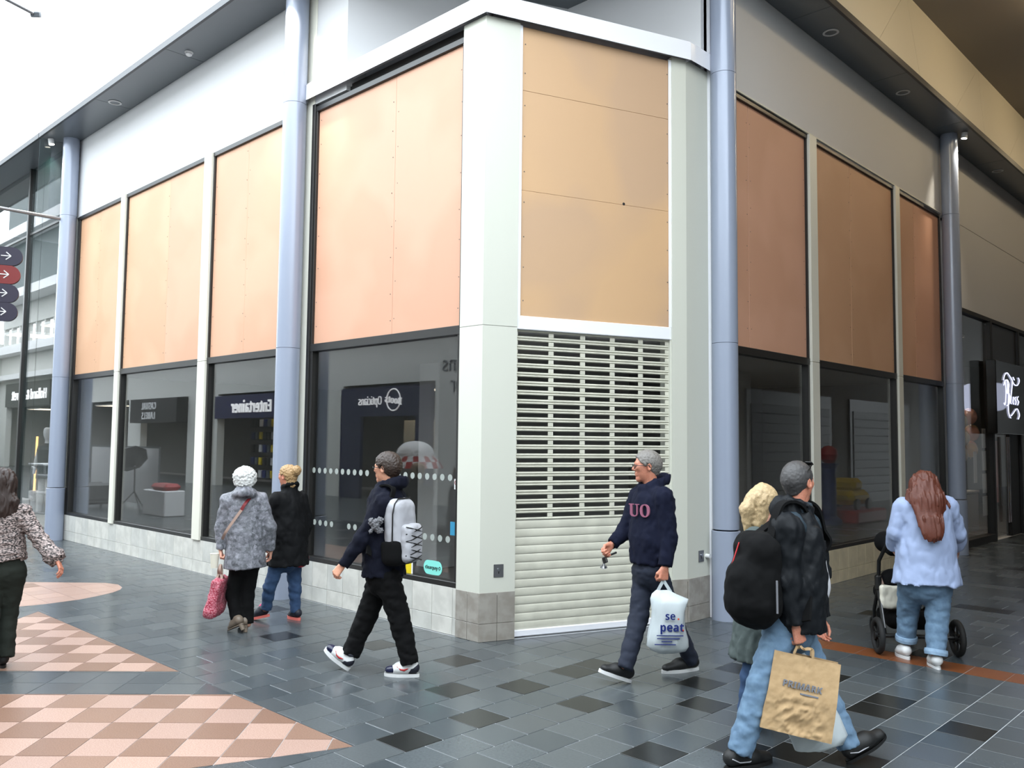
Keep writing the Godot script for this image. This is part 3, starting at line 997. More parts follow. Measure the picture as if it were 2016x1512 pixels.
	for k in 3:
		lamp_panel(Vector3(-24.6 + 2.8 * k, 4.5, -7.2), Vector2(0.9, 0.9), 1.3, Color(1.0, 0.93, 0.82), ["first square ceiling lamp inside the lit shop", "second square ceiling lamp inside the lit shop", "third square ceiling lamp inside the lit shop"][k])
	# right neighbour: grey fascia, black framed glazing and a projecting black sign with a white script
	var f := frame_right()
	m = Mb.new()
	m.span(Vector3(16.2, 5.99, -0.2), Vector3(40, SOFFIT + 0.05, 0.0))
	m.span(Vector3(16.2, 4.42, -0.2), Vector3(40, 5.975, 0.002))
	m.span(Vector3(16.2, 5.9, -0.2), Vector3(40, 6.05, -0.012))
	m.span(Vector3(16.2, 0.0, -0.4), Vector3(16.3, 4.45, -0.02))
	struct("wall_fascia", "grey fascia above the black shop front with the white script sign", m, M.upper_wall).transform = f
	w = struct("window_9", "black framed glass front of the shop with the white script sign")
	w.transform = f
	m = Mb.new()
	m.span(Vector3(16.3, 4.34, -0.12), Vector3(40, 4.42, 0.01), 0.005)
	m.span(Vector3(16.3, 0.0, -0.12), Vector3(18.80, 0.14, 0.03), 0.005)
	m.span(Vector3(18.76, 0.0, -0.12), Vector3(18.90, 4.36, 0.02), 0.005)
	m.span(Vector3(20.85, 0.0, -0.12), Vector3(20.95, 4.36, 0.02), 0.005)
	m.span(Vector3(20.1, 0.0, -0.12), Vector3(20.85, 3.3, -0.02), 0.005)
	put("frame", m, M.black, w)
	put("dark_panel", sp(Vector3(18.90, 3.3, -0.06), Vector3(20.85, 4.34, -0.03)), M.frame, w)
	put("glass_pane", sp(Vector3(16.3, 0.14, -0.066), Vector3(18.76, 4.34, -0.054)), M.shop_glass, w)
	put("glass_pane", sp(Vector3(20.95, 0.14, -0.066), Vector3(30, 4.34, -0.054)), M.shop_glass, w)
	var dr := struct("door_1", "glass door with two long steel handles beside the pink poster")
	dr.transform = f
	put("glass_pane", sp(Vector3(18.90, 0.02, -0.066), Vector3(20.1, 3.3, -0.054)), M.shop_glass, dr)
	for s in [19.72, 19.86]:
		m = Mb.new()
		m.tube([Vector3(s, 0.3, 0.03), Vector3(s, 2.05, 0.03)], 0.018, 10)
		put("handle", m, M.chrome, dr)
	m = Mb.new()
	m.span(Vector3(16.3, 0, -4.2), Vector3(40, 4.6, -4.0))
	m.span(Vector3(30, 0, -4.2), Vector3(30.3, 4.6, 0.0))
	struct("wall_script_shop", "dim back wall of the shop with the white script sign", m, M.dim_wall).transform = f
	struct("ceiling_4", "dim ceiling of the shop with the white script sign", sp(Vector3(16.3, 4.42, -4.0), Vector3(40, 4.6, -0.1)), M.dim_wall).transform = f
	struct("floor_script_shop", "dark floor of the shop with the white script sign", sp(Vector3(16.2, -0.1, -4.0), Vector3(40, 0.01, -0.2)), M.carpet).transform = f
	for k in 2:
		lamp_panel(f * Vector3(18.3 + 2.6 * k, 4.36, -1.6), Vector2(0.8, 0.8), 2.4, Color(1.0, 0.90, 0.78), ["square ceiling lamp above the balloons inside the shop with the script sign", "square ceiling lamp behind the door of the shop with the script sign"][k])
	var sg := thing("projecting_sign", "black shop sign with glowing white script lettering", "sign")
	sg.transform = f
	put("sign_box", sp(Vector3(18.46, 2.10, 0.0), Vector3(20.70, 3.55, 0.18), 0.01), M.black_gloss, sg)
	m = Mb.new()
	var strokes := [
		[[18.939, 3.172], [18.981, 3.239], [19.087, 3.308], [19.224, 3.331], [19.407, 3.274], [19.550, 3.208], [19.695, 3.134], [19.908, 3.113], [20.072, 3.172], [20.112, 3.242], [20.053, 3.281]],
		[[19.040, 3.155], [19.083, 2.982], [19.040, 2.766], [18.976, 2.680], [18.916, 2.713]], [[18.933, 3.068], [19.040, 3.165], [19.213, 3.187], [19.321, 3.111], [19.256, 2.993], [19.083, 2.950]], [[19.083, 2.950], [19.278, 2.928], [19.342, 2.831], [19.278, 2.713], [19.127, 2.669]],
		[[19.579, 3.193], [19.535, 3.059], [19.456, 2.890], [19.400, 2.757], [19.438, 2.718]], [[19.635, 2.866], [19.582, 2.764], [19.619, 2.716]], [[19.648, 3.272], [19.735, 3.219]],
		[[19.827, 2.872], [19.730, 2.837], [19.809, 2.774], [19.759, 2.714]], [[20.000, 2.889], [19.909, 2.837], [20.016, 2.782], [19.940, 2.711]],
		[[19.301, 3.111], [19.287, 2.981], [19.254, 2.832], [19.227, 2.684], [19.241, 2.539], [19.321, 2.453], [19.390, 2.430]],
		[[19.412, 2.471], [19.569, 2.525], [19.761, 2.606], [19.887, 2.630], [19.993, 2.580], [20.047, 2.498], [19.957, 2.420]], [[19.190, 3.179], [19.205, 3.041], [19.179, 2.910]]]
	for st in strokes:
		var c := Curve3D.new()
		for k in st.size():
			var p := Vector3(st[k][0], st[k][1], 0.192)
			var pv := Vector3(st[maxi(k - 1, 0)][0], st[maxi(k - 1, 0)][1], 0.192)
			var nx := Vector3(st[mini(k + 1, st.size() - 1)][0], st[mini(k + 1, st.size() - 1)][1], 0.192)
			c.add_point(p, (pv - nx) / 6.0, (nx - pv) / 6.0)
		m.tube(Array(c.tessellate(3, 4)), 0.010, 6)
	tag(put("lettering", m, M.neon_white, sg), "glowing white script lettering")
	var lit := OmniLight3D.new()
	lit.name = "lettering_glow"
	lit.light_energy = 0.12
	lit.light_color = Color(0.85, 0.88, 1.0)
	lit.light_size = 0.3
	lit.omni_range = 40
	lit.shadow_enabled = true
	lit.position = Vector3(19.5, 2.87, 0.42)
	sg.add_child(lit)
	var po := thing("poster", "tall pink poster inside the glass door under the script sign", "poster")
	po.transform = f
	put("sheet", sp(Vector3(19.06, 0.72, -0.085), Vector3(19.42, 1.96, -0.075)), M.pink, po)
	for k in 4:
		po = thing("notice", ["upper white notice on the black framed shop window", "second white notice down the black framed shop window", "third white notice down the black framed shop window", "lowest white notice on the black framed shop window"][k], "notice")
		po.transform = f
		put("sheet", sp(Vector3(18.40 - 0.02 * k, 0.5 + 0.44 * (3 - k), -0.085), Vector3(18.62, 0.88 + 0.44 * (3 - k), -0.075)), M.soft_white, po)
	po = thing("notice", "single white notice beside the balloons in the shop window", "notice")
	po.transform = f
	put("sheet", sp(Vector3(17.82, 1.15, -0.085), Vector3(18.0, 1.75, -0.075)), M.soft_white, po)
	var balls := []
	var kinds := ["balloon_white", "balloon_white", "gold", "balloon_pink", "balloon_white", "gold", "balloon_pink", "gold", "balloon_white", "gold", "balloon_pink", "balloon_pink"]
	for k in 12:
		balls.append([18.0 + 0.32 * (k % 4) + (0.14 if (k / 4) % 2 else 0.0), 1.68 + 0.33 * (k / 4) + 0.05 * (k % 4), 0.135, kinds[k]])
	for k in balls.size():
		var b: Array = balls[k]
		var t := thing("balloon", "%s balloon in the cluster inside the shop window" % {"balloon_white": "cream", "gold": "gold", "balloon_pink": "dusty pink"}[b[3]], "balloon", f * Vector3(b[0], b[1], -0.36 - 0.10 * (k % 2)), 0.0, "%s balloons inside the shop window" % {"balloon_white": "cream", "gold": "gold", "balloon_pink": "dusty pink"}[b[3]])
		m = Mb.new()
		var prof := []
		for a in 13:
			var u := PI * a / 12.0
			prof.append([b[2] * sin(u), b[2] * (-cos(u) if u > PI * 0.5 else -1.15 * cos(u))])
		m.lathe(prof, Vector3.ZERO, 20)
		put("skin", m, M[b[3]], t)
		m = Mb.new()
		m.lathe([[0.0, -b[2] * 1.15], [0.02, -b[2] * 1.15 - 0.03], [0.0, -b[2] * 1.15 - 0.03]], Vector3.ZERO, 10)
		put("knot", m, M[b[3]], t)
	var cb := thing("counter", "white counter with a dark panel stripe in the shop window", "counter")
	cb.transform = f
	put("counter_body", sp(Vector3(17.4, 0.16, -0.95), Vector3(19.05, 0.92, -0.35), 0.02), M.soft_white, cb)
	put("counter_top", sp(Vector3(17.38, 0.92, -0.97), Vector3(19.07, 0.96, -0.33), 0.008), M.white, cb)
	var cs := thing("clothes_rail", "dark clothes on a rail behind the balloons", "clothes rail")
	cs.transform = f
	m = Mb.new()
	m.tube([Vector3(17.6, 1.6, -1.4), Vector3(19.6, 1.6, -1.4)], 0.015, 8)
	m.tube([Vector3(17.6, 0, -1.4), Vector3(17.6, 1.6, -1.4)], 0.015, 8)
	m.tube([Vector3(19.6, 0, -1.4), Vector3(19.6, 1.6, -1.4)], 0.015, 8)
	put("rail", m, M.steel, cs)
	for k in 9:
		put("garment", bx(Vector3(17.75 + 0.21 * k, 1.15, -1.4), Vector3(0.12, 0.8, 0.42), 0.05), [M.black, M.soffit_edge, M.frame][k % 3], cs)

func x_soffit(so: Node, x0: float, x1: float):
	put("soffit_panel", sp(Vector3(x0, SOFFIT, -5.6), Vector3(x1, SOFFIT + 0.05, -4.97)), M.soffit, so)
	put("soffit_edge", sp(Vector3(x0, SOFFIT - 0.012, -4.975), Vector3(x1, SOFFIT + 0.09, -4.935), 0.004), M.soffit_edge, so)

func lamp_panel(at: Vector3, size: Vector2, energy: float, color: Color, label: String, group := ""):
	var t := thing("panel_lamp", label, "ceiling light", at, 0.0, group)
	put("frame", bx(Vector3(0, 0.03, 0), Vector3(size.x + 0.06, 0.06, size.y + 0.06), 0.004), M.white, t)
	put("lamp_face", bx(Vector3(0, -0.003, 0), Vector3(size.x, 0.006, size.y)), M.panel_glow, t)
	var a := AreaLight3D.new()
	a.name = "lamp_light"
	a.area_size = size
	a.light_energy = energy
	a.light_color = color
	a.area_range = 40.0
	a.shadow_enabled = true
	a.rotation.x = -PI / 2
	a.position.y = -0.02
	t.add_child(a)

# ------------------------------------------------------------------ across the street: what the shop windows mirror
func sign_facing(t: Transform3D) -> Transform3D:
	return t

func mall_beyond():
	var back := Basis(Vector3(-1, 0, 0), Vector3.UP, Vector3(0, 0, -1))     # a wall that faces -z
	var z := 5.0
	var m := Mb.new()
	m.span(Vector3(-60, 3.6, z + 0.01), Vector3(12, 7.2, z + 0.3))
	m.span(Vector3(-60, 8.5, z + 0.01), Vector3(12, 10.0, z + 0.3))
	for k in 49:
		m.span(Vector3(-60 + 1.5 * k, 7.2, z + 0.05), Vector3(-59.75 + 1.5 * k, 8.5, z + 0.3))
	for p in [[-60, -58.5], [-50.4, -46.5], [-40.6, -39.2], [-34.5, -31.9], [-26.8, -23.35], [-18.75, -12.0], [-4.0, -2.5], [6.0, 12.0]]:
		m.span(Vector3(p[0], 0, z), Vector3(p[1], 3.62, z + 0.3))
	struct("wall_opposite", "pale wall of the shops across the street, mirrored in the windows", m, M.street_wall)
	m = Mb.new()
	m.span(Vector3(-60, 5.2, z - 0.5), Vector3(12, 5.5, z))
	m.span(Vector3(-60, 6.7, z - 0.7), Vector3(12, 7.2, z))
	var tall := Mb.new()
	tall.span(Vector3(-60, 9.9, z + 0.02), Vector3(-34, 20.0, z + 0.4))
	struct("wall_tall_opposite", "tall grey upper wall far along the left street, mirrored in the glass", tall, M.tall_wall)
	m.span(Vector3(-60, 9.8, z - 1.0), Vector3(-34, 10.3, z + 0.02))
	m.span(Vector3(-60, 13.6, z - 0.8), Vector3(-34, 14.2, z + 0.02))
	struct("trim_5", "white ledges on the wall across the street", m, M.white)
	m = Mb.new()
	m.span(Vector3(-60, 0, 9.0), Vector3(12, 3.7, 9.2))
	m.span(Vector3(-60, 3.55, z + 0.2), Vector3(12, 3.75, 9.2))
	struct("wall_shops_opposite", "back walls of the shops across the street", m, M.dim_wall)
	m = Mb.new()
	m.span(Vector3(-60.3, 0, -5.8), Vector3(-60, 7.6, 9.2))
	m.span(Vector3(12, 0, -6.0), Vector3(12.3, 8.7, 9.2))
	struct("wall_ends", "end walls of the mall street", m, M.street_wall)
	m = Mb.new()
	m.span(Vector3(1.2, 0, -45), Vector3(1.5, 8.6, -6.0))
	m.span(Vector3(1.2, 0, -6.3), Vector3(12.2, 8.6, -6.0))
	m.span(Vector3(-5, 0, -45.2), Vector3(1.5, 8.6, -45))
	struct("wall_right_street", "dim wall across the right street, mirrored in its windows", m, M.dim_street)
	# dark shutters in the right street
	for k in 5:
		var t := thing("shop_shutter", "closed dark shutter across the right street, number %s from the corner" % ["one", "two", "three", "four", "five"][k], "shutter", Vector3(1.19, 0, -9.6 - 6.6 * k))
		put("shutter_frame", sp(Vector3(-0.06, 0, -2.6), Vector3(0.0, 3.3, 2.6)), M.frame, t)
		for s in 11:
			put("slat", bx(Vector3(-0.075, 0.2 + 0.26 * s, 0), Vector3(0.03, 0.245, 4.8), 0.008), M.soffit_edge, t)
	# sign panels
	var bo := thing("chemist_portal", "navy shop portal with a round emblem and the word Opticians, mirrored", "shop front", Vector3(0, 0, z))
	put("portal_panel", sp(Vector3(-23.3, 2.58, -0.12), Vector3(-18.78, 3.5, 0.0), 0.01), M.navy_sign, bo)
	put("portal_panel", sp(Vector3(-23.3, 0, -0.12), Vector3(-22.2, 2.58, 0.0), 0.01), M.navy_sign, bo)
	put("portal_panel", sp(Vector3(-19.5, 0, -0.12), Vector3(-18.78, 2.58, 0.0), 0.01), M.navy_sign, bo)
	words("lettering", "Opticians", 0.27, 0.03, M.sign_white, Transform3D(back.scaled_local(Vector3(0.78, 1, 1)), Vector3(-21.70, 3.07, -0.14)), bo)
	words("emblem_script", "Boots", 0.22, 0.03, M.sign_white, Transform3D(back * Basis(Vector3(0, 0, 1), 0.12), Vector3(-20.52, 3.07, -0.14)), bo, "Droid Serif", 700, true)
	m = Mb.new()
	var ring := []
	for k in 41:
		var a := TAU * k / 40.0
		ring.append(Vector3(-20.52 + 0.33 * cos(a), 3.08 + 0.33 * sin(a), -0.14))
	m.tube(ring, 0.022, 8)
	put("emblem_ring", m, M.sign_white, bo)
	var toy := thing("toy_shop_sign", "blue shop sign reading The Entertainer, mirrored", "sign", Vector3(0, 0, z))
	put("sign_panel", sp(Vector3(-31.9, 2.62, -0.15), Vector3(-26.9, 3.5, 0.0), 0.01), M.blue_sign, toy)
	words("lettering", "Entertainer", 0.45, 0.04, M.sign_white, Transform3D(back.scaled_local(Vector3(0.87, 1, 1)), Vector3(-29.0, 3.05, -0.17)), toy, "Droid Sans", 700)
	words("lettering", "The", 0.17, 0.04, M.sign_white, Transform3D(back * Basis(Vector3(0, 0, 1), PI / 2), Vector3(-27.2, 3.05, -0.17)), toy, "Droid Sans", 700)
	var ca := thing("label_shop_sign", "dark shop sign with faint grey letters, mirrored", "sign", Vector3(0, 0, z))
	put("sign_panel", sp(Vector3(-39.2, 2.5, -0.5), Vector3(-34.5, 3.55, 0.0), 0.01), M.frame, ca)
	words("lettering", "CASUAL", 0.3, 0.03, M.soft_white, Transform3D(back, Vector3(-37.2, 3.22, -0.52)), ca, "Droid Sans", 700)
	words("lettering", "LABELS", 0.3, 0.03, M.soft_white, Transform3D(back, Vector3(-37.2, 2.80, -0.52)), ca, "Droid Sans", 700)
	var hb := thing("health_shop_sign", "white letters Holland & Barrett on a dark fascia, mirrored", "sign", Vector3(0, 0, z))
	put("sign_panel", sp(Vector3(-58.4, 3.6, -0.12), Vector3(-50.5, 5.0, 0.0), 0.01), M.green_sign, hb)
	words("lettering", "Holland & Barrett", 0.57, 0.05, M.sign_white, Transform3D(back, Vector3(-54.0, 4.25, -0.14)), hb)
	var an := thing("wall_lettering", "grey letters on the pale wall across the street, mirrored", "lettering", Vector3(0, 0, z))
	words("lettering", "ans", 0.42, 0.02, M.soffit, Transform3D(back, Vector3(-18.0, 4.05, -0.01)), an)
	words("lettering", "or", 0.42, 0.02, M.soffit, Transform3D(back, Vector3(-17.8, 3.45, -0.01)), an)
	# lit shop insides
	for p in [[-21.0, 1.3, 4.0], [-29.2, 1.3, 1.3], [-37, 1.3, 0.7], [-44.5, 3.2, 1.4], [-54.5, 3.2, 1.8], [-8.0, 3.2, 1.0], [2.0, 3.2, 1.0]]:
		lamp_panel(Vector3(p[0], 3.45, 5.95), Vector2(2.4, 1.2), 1.5 * p[2], Color(1.0, 0.95, 0.86), "square ceiling lamp inside a shop across the street", "ceiling lamps inside the shops across the street")
	for k in 2:
		var t := thing("display_wall", ["cream display wall inside the navy portal", "dark shelf of toys inside the blue signed shop"][k], "display", Vector3([-21.0, -29.4][k], 0, [6.6, 6.2][k]))
		if k == 0:
			put("panel", bx(Vector3(0.2, 2.0, 0), Vector3(2.6, 1.0, 0.1), 0.01), M.cream_panel, t)
			put("panel", bx(Vector3(0.2, 1.35, 0), Vector3(2.6, 0.25, 0.14), 0.01), M.frame, t)
			put("panel", bx(Vector3(0.2, 0.6, 0), Vector3(2.6, 1.2, 0.12), 0.01), M.dim_wall, t)
		else:
			for s in 5:
				put("shelf", bx(Vector3(0, 0.3 + 0.5 * s, 0), Vector3(3.6, 0.04, 0.4)), M.frame, t)
				for b in 12:
					put("toy_box", bx(Vector3(-1.65 + 0.3 * b, 0.3 + 0.5 * s + 0.17, 0), Vector3(0.22, 0.3, 0.25), 0.02), [M.frame, M.yellow, M.soffit, M.blue, M.soft_white, M.black][(b * 5 + s * 3) % 6], t)
	# a photographer's stand in the middle of the street
	var t := thing("photo_backdrop", "white photo backdrop of the stand mirrored in the left windows", "backdrop", Vector3(-23.8, 0, -1.8))
	put("sheet", bx(Vector3(0, 0.85, 0), Vector3(4.5, 1.45, 0.03), 0.004), M.white, t)
	for s in [-2.27, 2.27]:
		m = Mb.new()
		m.tube([Vector3(s, 0, 0), Vector3(s, 1.62, 0)], 0.02, 8)
		put("post", m, M.soffit, t)
	put("crossbar", bx(Vector3(0, 1.60, 0), Vector3(4.6, 0.04, 0.04)), M.soffit, t)
	t = thing("softbox", "dark octagonal softbox tilted before the mirrored backdrop", "softbox", Vector3(-22.0, 0, -2.3))
	m = Mb.new()
	m.lathe([[0.03, 0.0], [0.3, 0.22], [0.42, 0.30], [0.42, 0.32]], Vector3(0.2, 1.12, 0.0), 8, Basis(Vector3(0, 0, 1), 0.9))
	put("hood", m, M.frame, t)
	m = Mb.new()
	m.lathe([[0.0, 0.31], [0.41, 0.31]], Vector3(0.2, 1.12, 0.0), 8, Basis(Vector3(0, 0, 1), 0.9))
	put("diffuser", m, M.white, t)
	m = Mb.new()
	m.tube([Vector3(0.22, 0.45, 0), Vector3(0.2, 1.12, 0)], 0.018, 8)
	for a in 3:
		m.tube([Vector3(0.22, 0.5, 0), Vector3(0.22 + 0.4 * cos(a * 2.1), 0.02, 0.4 * sin(a * 2.1))], 0.014, 8)
	put("tripod", m, M.frame, t)
	t = thing("bench", "white bench with a red cushion mirrored in the left windows", "bench", Vector3(-20.3, 0, -2.2))
	put("bench_body", bx(Vector3(0, 0.30, 0), Vector3(1.2, 0.6, 0.5), 0.02), M.white, t)
	t = thing("cushion", "red cushion lying on the mirrored white bench", "cushion", Vector3(-20.2, 0.60, -2.2))
	put("cushion_body", bx(Vector3(0, 0.08, 0), Vector3(0.8, 0.16, 0.42), 0.07), M.red, t)
	t = thing("white_table", "white two shelf table at the mirrored photo stand", "table", Vector3(-26.3, 0, -2.6))
	for y in [0.25, 0.75, 1.05]:
		put("shelf", bx(Vector3(0 if y < 1.0 else -0.5, y, 0), Vector3(1.3, 0.04, 0.5), 0.004), M.white, t)
	for s in [-0.62, 0.62]:
		for d in [-0.22, 0.22]:
			put("leg", bx(Vector3(s, 0.375, d), Vector3(0.04, 0.75, 0.04)), M.white, t)
	put("upright", bx(Vector3(-0.5, 0.9, 0), Vector3(0.05, 0.3, 0.05)), M.white, t)
	t = thing("leaning_mirror", "white framed mirror leaning beside the mirrored white table", "mirror", Vector3(-27.5, 0, -2.7))
	for s in [[0.0, 0.9, 0.5, 0.05], [0.0, 0.05, 0.5, 0.05], [-0.23, 0.47, 0.05, 0.9], [0.23, 0.47, 0.05, 0.9]]:
		put("frame", bx(Basis(Vector3(0, 0, 1), -0.12) * Vector3(s[0], s[1] + 0.03, 0), Vector3(s[2], s[3], 0.04), 0.004, Basis(Vector3(0, 0, 1), -0.12)), M.white, t)
	put("mirror_glass", bx(Basis(Vector3(0, 0, 1), -0.12) * Vector3(0, 0.5, 0), Vector3(0.44, 0.84, 0.012), 0.0, Basis(Vector3(0, 0, 1), -0.12)), M.chrome, t)
	t = thing("armchair", "dark armchair at the mirrored photo stand", "armchair", Vector3(-23.6, 0, -2.6))
	put("seat", bx(Vector3(0, 0.28, 0), Vector3(0.8, 0.36, 0.75), 0.05), M.frame, t)
	put("backrest", bx(Vector3(0, 0.55, -0.32), Vector3(0.8, 0.6, 0.16), 0.06), M.frame, t)
	for s in [-0.38, 0.38]:
		put("armrest", bx(Vector3(s, 0.42, 0), Vector3(0.16, 0.46, 0.75), 0.06), M.frame, t)
		for d in [-0.3, 0.3]:
			put("leg", bx(Vector3(s * 0.85, 0.05, d), Vector3(0.05, 0.1, 0.05)), M.black, t)
	# rides
	t = thing("balloon_ride", "white domed ride with a red chequered rim mirrored in the large window", "ride", Vector3(-12.35, 0, -1.0))
	put("platform", bx(Vector3(0, 0.15, 0), Vector3(1.2, 0.3, 1.2), 0.05), M.soffit_edge, t)
	m = Mb.new()
	m.tube([Vector3(0, 0.3, 0), Vector3(0, 1.5, 0)], 0.06, 12)
	put("pole", m, M.steel, t)
	m = Mb.new()
	var prof := []
	for k in 9:
		var u := k / 8.0
		prof.append([lerpf(0.36, 0.0, u * u), 1.56 + 0.28 * sin(u * PI * 0.5)])
	m.lathe(prof, Vector3.ZERO, 24)
	put("dome", m, M.white, t)
	for k in 24:
		for r in 2:
			m = Mb.new()
			var a0 := TAU * k / 24.0
			var a1 := TAU * (k + 1) / 24.0
			var r0: float = [0.36, 0.46][r]
			var r1: float = [0.46, 0.53][r]
			var y0: float = [1.56, 1.46][r]
			var y1: float = [1.46, 1.34][r]
			m.quad(Vector3(r0 * cos(a0), y0, r0 * sin(a0)), Vector3(r0 * cos(a1), y0, r0 * sin(a1)), Vector3(r1 * cos(a1), y1, r1 * sin(a1)), Vector3(r1 * cos(a0), y1, r1 * sin(a0)), Vector3(cos(a0), 0.4, sin(a0)).normalized())
			put("rim_panel", m, M.red if (k + r) % 2 else M.white, t)
	t = thing("gumball_machine", "red globe vending machine mirrored in the right windows", "vending machine", Vector3(-1.3, 0, -19.6))
	m = Mb.new()
	m.lathe([[0.0, 0.0], [0.28, 0.0], [0.28, 0.1], [0.16, 0.2], [0.16, 1.3], [0.24, 1.42], [0.0, 1.42]], Vector3.ZERO, 20)
	put("stand", m, M.blue, t)
	m = Mb.new()
	m.lathe([[0.10, 1.42], [0.18, 1.50], [0.21, 1.62], [0.18, 1.74], [0.10, 1.81], [0.0, 1.83]], Vector3.ZERO, 20)
	put("globe", m, M.red, t)
	t = thing("toy_car_ride", "yellow toy car ride on a red platform mirrored in the right windows", "ride", Vector3(-1.2, 0, -20.9))
	put("platform", bx(Vector3(0, 0.15, 0), Vector3(1.2, 0.3, 1.8), 0.04), M.red, t)
	put("car_body", bx(Vector3(0, 0.58, 0), Vector3(0.7, 0.35, 1.1), 0.12), M.yellow, t)
	put("cabin", bx(Vector3(0, 0.88, 0.05), Vector3(0.6, 0.32, 0.55), 0.1), M.yellow, t)
	for s in [-1, 1]:
		for d in [-0.35, 0.35]:
			m = Mb.new()
			m.tube([Vector3(0.33 * s, 0.42, d), Vector3(0.40 * s, 0.42, d)], 0.14, 16)
			put("wheel", m, M.black, t)
	# lamps in the ceiling of the right street
	for k in 6:
		lamp_panel(Vector3(-1.6, 8.46, -9.5 - 5.0 * k), Vector2(1.0, 1.0), RIGHT_LAMPS, Color(1.0, 0.88, 0.70), "square lamp in the ceiling of the right street", "square lamps in the ceiling of the right street")

const RIGHT_LAMPS := 1.6

# ------------------------------------------------------------------ small things on and before the shop
func small_things():
	var c := frame_chamfer()
	var l := frame_left()
	# key plates
	for k in 2:
		var t := thing("key_plate", ["square steel key plate on the pilaster left of the shutter", "square steel key plate on the pilaster beside the lilac corner column"][k], "key plate")
		t.transform = c * Transform3D(Basis.IDENTITY, Vector3(0.19, 0.645, 0.001)) if k == 0 else Transform3D(Basis(Vector3(0, 0, -1), Vector3.UP, Vector3(1, 0, 0)), Vector3(-4.868, 0.66, -7.95))
		put("plate", bx(Vector3(0, 0, 0.004), Vector3(0.10, 0.12, 0.006), 0.002), M.steel, t)
		var m := Mb.new()
		m.tube([Vector3(0, 0.01, 0.004), Vector3(0, 0.01, 0.014)], 0.014, 14)
		put("lock_barrel", m, M.chrome, t)
		put("key_slot", bx(Vector3(0, -0.012, 0.008), Vector3(0.006, 0.03, 0.004)), M.black, t)
	var b := thing("white_bolt", "small white knob beside the key plate near the corner column", "knob")
	b.transform = Transform3D(Basis(Vector3(0, 0, -1), Vector3.UP, Vector3(1, 0, 0)), Vector3(-4.868, 0.655, -8.05))
	var mk := Mb.new()
	mk.tube([Vector3(0, 0, 0), Vector3(0, 0, 0.05)], 0.022, 12)
	put("knob_body", mk, M.white, b)
	# stickers on the large window
	var n := 0
	for row in [[1.49, -8.62, -6.12], [0.89, -8.58, -8.2], [0.89, -7.9, -7.7], [0.89, -6.6, -6.2]]:
		var x: float = row[1]
		while x < row[2]:
			var m := Mb.new()
			m.lathe([[0.0, 0.002], [0.033, 0.002], [0.033, 0.0]], Vector3.ZERO, 16, Basis(Vector3.RIGHT, PI / 2))
			var o := put("dot_sticker", m, M.pebble_dot)
			o.position = Vector3(x, row[0], ZL - 0.052)
			tag(o, "round pale dot sticker in the %s row on the large window" % ("upper" if row[0] > 1.2 else "lower"), "sticker", "dot stickers in the %s row on the large window" % ("upper" if row[0] > 1.2 else "lower"))
			x += 0.115 if absf(x + 7.62) > 0.06 else 0.2
			n += 1
	var t := thing("payment_sticker", "mint green pill sticker reading clearpay low on the large window", "sticker", Vector3(-6.47, 0.595, ZL - 0.0515))
	t.rotation.z = 0.0
	var pill := PackedVector2Array()
	for k in 24:
		var a := TAU * k / 24.0
		pill.append(Vector2(clampf(cos(a) * 3.0, -0.07, 0.07) + cos(a) * 0.068, sin(a) * 0.07))
	var m2 := Mb.new()
	m2.slab(pill, Transform3D.IDENTITY, 0.0, 0.003)
	put("sheet", m2, M.mint, t)
	words("print", "clearpay", 0.034, 0.002, M.black, Transform3D(Basis.IDENTITY, Vector3(-0.02, 0.0, 0.004)), t, "Droid Sans", 600)
	m2 = Mb.new()
	m2.tube([Vector3(0.098, 0.012, 0.004), Vector3(0.085, -0.002, 0.004), Vector3(0.10, -0.016, 0.004), Vector3(0.115, 0.0, 0.004)], 0.003, 6)
	m2.tube([Vector3(0.092, 0.006, 0.004), Vector3(0.106, 0.018, 0.004), Vector3(0.118, 0.006, 0.004)], 0.003, 6)
	put("print_mark", m2, M.black, t)
	t = thing("warning_notice", "narrow white and yellow warning notice low on the large window", "sticker", Vector3(-6.86, 0.60, ZL - 0.0515))
	put("sheet", bx(Vector3(0, 0, 0.0015), Vector3(0.16, 0.27, 0.003)), M.white, t)
	put("print", bx(Vector3(-0.005, -0.06, 0.0035), Vector3(0.13, 0.13, 0.001)), M.yellow, t)
	m2 = Mb.new()
	m2.slab(PackedVector2Array([Vector2(-0.035, 0.02), Vector2(0.035, 0.02), Vector2(0, 0.085)]), Transform3D.IDENTITY, 0.003, 0.004)
	put("print_triangle", m2, M.black, t)
	m2 = Mb.new()
	m2.slab(PackedVector2Array([Vector2(-0.024, 0.026), Vector2(0.024, 0.026), Vector2(0, 0.072)]), Transform3D.IDENTITY, 0.004, 0.0045)
	put("print_triangle", m2, M.yellow, t)
	t = thing("blue_sticker", "small blue sticker at the edge of the large window by the pilaster", "sticker", Vector3(-6.17, 1.0, ZL - 0.0515))
	put("sheet", bx(Vector3(0, 0, 0.0015), Vector3(0.10, 0.13, 0.003), 0.0), M.sky_blue, t)
	t = thing("no_smoking_sticker", "small white no smoking sticker at the edge of the large window", "sticker", Vector3(-6.14, 1.43, ZL - 0.0515))
	put("sheet", bx(Vector3(0, 0, 0.0015), Vector3(0.06, 0.10, 0.003), 0.0), M.white, t)
	m2 = Mb.new()
	var rg := []
	for k in 17:
		rg.append(Vector3(0.022 * cos(TAU * k / 16.0), 0.015 + 0.022 * sin(TAU * k / 16.0), 0.004))
	m2.tube(rg, 0.003, 5)
	put("print_ring", m2, M.red, t)
	# direction sign with four pointed tabs; the panel reaches out of the picture
	t = thing("direction_sign", "wayfinding sign with purple and red rounded tabs carrying white arrows", "sign", Vector3(-9.03, 0, -2.43), deg_to_rad(44.0 + 24.0))
